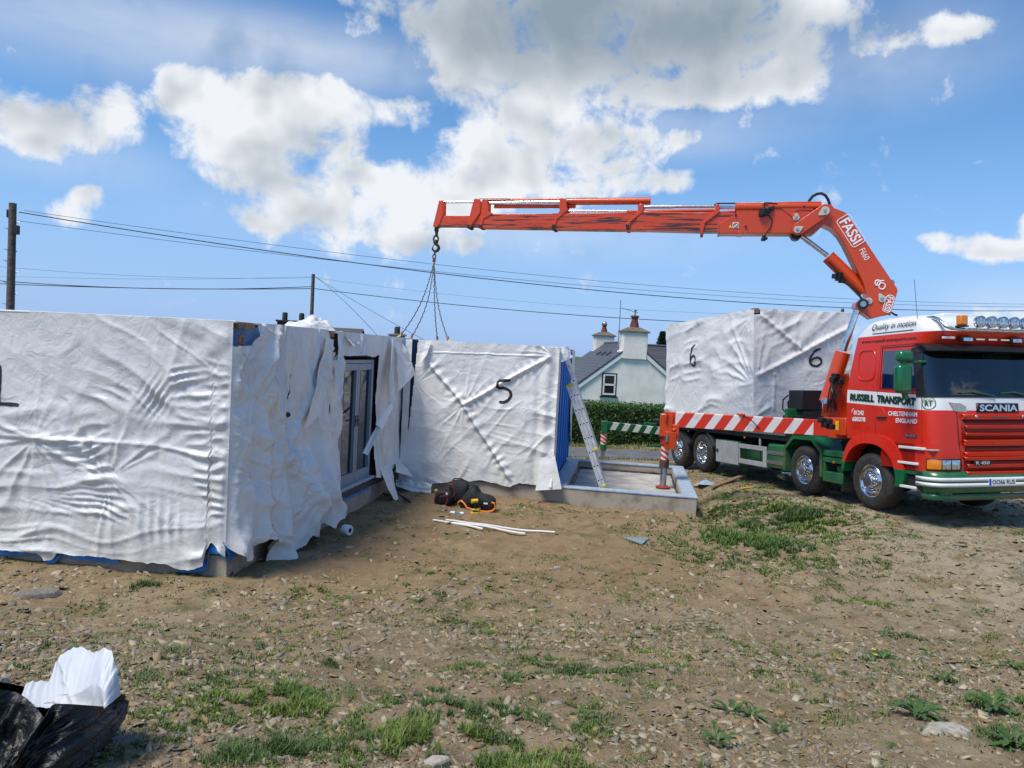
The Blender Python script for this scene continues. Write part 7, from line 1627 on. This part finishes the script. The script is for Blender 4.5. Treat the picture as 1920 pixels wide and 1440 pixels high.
# ---- bin bag and sheet
def binbag():
    D = 2.9
    P = lambda px, py, y: at_y(px, py, y)
    c0 = P(60, 1380, 2.85); g = gz(c0[0], c0[1]); root = empty('bin_bag', 'open black bin bag in the bottom left corner, stuffed with white sheet', 'bin bag', (c0[0], c0[1], g))
    # rim loop of the open mouth and body: rings from the rim down to the ground, all in world space
    rim = [P(-90, 1262, 2.85), P(-30, 1268, 2.95), P(0, 1277, 3.0), P(25, 1285, 3.02), P(48, 1290, 3.0), P(62, 1302, 2.95), P(76, 1312, 2.90), P(98, 1306, 2.86), P(122, 1303, 2.84), P(145, 1304, 2.84), P(160, 1306, 2.86), P(182, 1315, 2.9), P(206, 1323, 2.94),
           P(196, 1325, 2.80), P(160, 1322, 2.68), P(122, 1320, 2.62), P(98, 1322, 2.60), P(84, 1345, 2.55), P(70, 1330, 2.56), P(46, 1308, 2.60), P(20, 1296, 2.60), P(-20, 1290, 2.56), P(-90, 1290, 2.6)]
    n0 = len(rim); cc = np.mean(rim, axis=0); up2 = 9; n = n0*up2; rings = 70
    rr_ = np.array(rim); th_ = np.arange(n)/up2; i0 = th_.astype(int); fr_ = (th_-i0)[:, None]
    pm, p0, p1, p2 = rr_[(i0-1) % n0], rr_[i0 % n0], rr_[(i0+1) % n0], rr_[(i0+2) % n0]
    Rm = .5*(2*p0+(p1-pm)*fr_+(2*pm-5*p0+4*p1-p2)*fr_**2+(3*p0-pm-3*p1+p2)*fr_**3)
    T_ = np.linspace(0, 1, rings)[:, None]; J = np.arange(n)[None, :]/n*2*np.pi
    bx = cc[0]-.12+(Rm[None, :, 0]-cc[0])*(.78-.12*T_); by = cc[1]+.05+(Rm[None, :, 1]-cc[1])*1.2; bz = np.full_like(bx, g-.02)
    bul = np.sin(np.pi*T_); Vx = Rm[None, :, 0]*(1-T_)+bx*T_+(Rm[None, :, 0]-cc[0])*.14*bul; Vy = Rm[None, :, 1]*(1-T_)+by*T_-np.where(Rm[None, :, 1] < cc[1], .15, -.05)*bul; Vz = Rm[None, :, 2]*(1-T_)+bz*T_
    ux, uy = np.cos(J)*2.2, np.sin(J)*2.2; k_ = np.clip(T_*6, .15, 1)
    dn = (.10*crumple(ux+T_*.5, uy+T_*1.2, .8, .8, 1., 3, 2)+.035*crumple(ux*1.5+5, uy*1.5+T_*5, 1.6, 1.6, 1., 8, 3))*k_
    ox, oy = Rm[None, :, 0]-cc[0], (Rm[None, :, 1]-cc[1])*2; ol = np.hypot(ox, oy)+1e-6
    Vx = Vx+dn*ox/ol; Vy = Vy+dn*oy/ol; Vz = Vz+dn*.35*(1-T_)
    G = np.stack([Vx-c0[0], Vy-c0[1], Vz-g], -1); ii = np.arange(rings*n).reshape(rings, n); jj = np.roll(ii, -1, 1)
    Fb = np.stack([ii[:-1], jj[:-1], jj[1:], ii[1:]], -1).reshape(-1, 4)
    # inner fold closing the mouth lower down
    M_bag = mat('bin_bag_film', (.008, .008, .010), .40); t = NT(M_bag.node_tree); p_ = M_bag.node_tree.nodes['Principled BSDF']; co = t.n('ShaderNodeTexCoord').outputs['Object']
    mp = t.n('ShaderNodeMapping'); t.l(co, mp.inputs[0]); mp.inputs['Scale'].default_value = (3, 3, 14); nz = t.noise(mp.outputs[0], 3., 5., .6, 1.5); n2 = t.noise(co, 9., 4., .6, 1.)
    bp = t.n('ShaderNodeBump'); bp.inputs['Strength'].default_value = .8; bp.inputs['Distance'].default_value = .02; t.l(t.m('ADD', t.m('MULTIPLY', nz, .5), n2), bp.inputs['Height']); t.l(bp.outputs[0], p_.inputs['Normal'])
    o = fast_mesh('bag_film', G.reshape(-1, 3), Fb, M_bag, root)
    # sheet
    r2 = empty('plastic_sheet', 'crumpled sheet of white plastic sticking up out of the bin bag', 'plastic sheet', (c0[0], c0[1], g+.25))
    top = [P(44, 1284, 2.98), P(60, 1277, 3.0), P(92, 1280, 3.03), P(100, 1252, 3.05), P(112, 1232, 3.06), P(128, 1218, 3.06), P(150, 1214, 3.04), P(172, 1215, 3.0), P(184, 1220, 2.97), P(198, 1211, 2.95), P(212, 1216, 2.92), P(218, 1235, 2.90), P(222, 1270, 2.86), P(224, 1303, 2.84)]
    bot = [P(75, 1318, 2.85), P(80, 1320, 2.84), P(92, 1322, 2.83), P(100, 1325, 2.82), P(110, 1327, 2.82), P(120, 1328, 2.82), P(135, 1328, 2.82), P(150, 1328, 2.82), P(165, 1328, 2.82), P(175, 1326, 2.82), P(182, 1324, 2.81), P(190, 1322, 2.80), P(200, 1321, 2.80), P(206, 1318, 2.80)]
    nT = 44; mT = len(top); up_ = 10; tt = np.linspace(0, mT-1, (mT-1)*up_+1); Tp = np.stack([np.interp(tt, range(mT), [p[i] for p in top]) for i in range(3)], -1); Bt = np.stack([np.interp(tt, range(mT), [p[i] for p in bot]) for i in range(3)], -1)
    q = np.linspace(0, 1, nT)[None, :, None]; G = Tp[:, None]*(1-q)+Bt[:, None]*q
    a_, b_ = np.meshgrid(np.linspace(0, 3, len(tt)), np.linspace(0, 2, nT), indexing='ij'); h = crumple(a_, b_, .9, .6, .022, 3, 2)+creases(a_, b_, 1.35, .6, 2.0, .022, 4, 1.6, 1)+creases(a_, b_, .7, .5, 1.5, .014, 9, 1.6, 1)+.05*np.sin(b_*1.5)
    G[..., 1] -= h; G[..., 2] += .022*(vn(a_*14, b_*0, 4)-.5)*(1-q[..., 0])
    i = np.arange(len(tt)*nT).reshape(len(tt), nT); F = np.stack([i[:-1, :-1], i[1:, :-1], i[1:, 1:], i[:-1, 1:]], -1).reshape(-1, 4)
    o = fast_mesh('sheet_fold', G.reshape(-1, 3)-np.array([c0[0], c0[1], g+.25]), F, M_sheet3, r2)
M_sheet3 = sheet_mat('white_film', (.54, .56, .60), .5, 3.)
binbag()
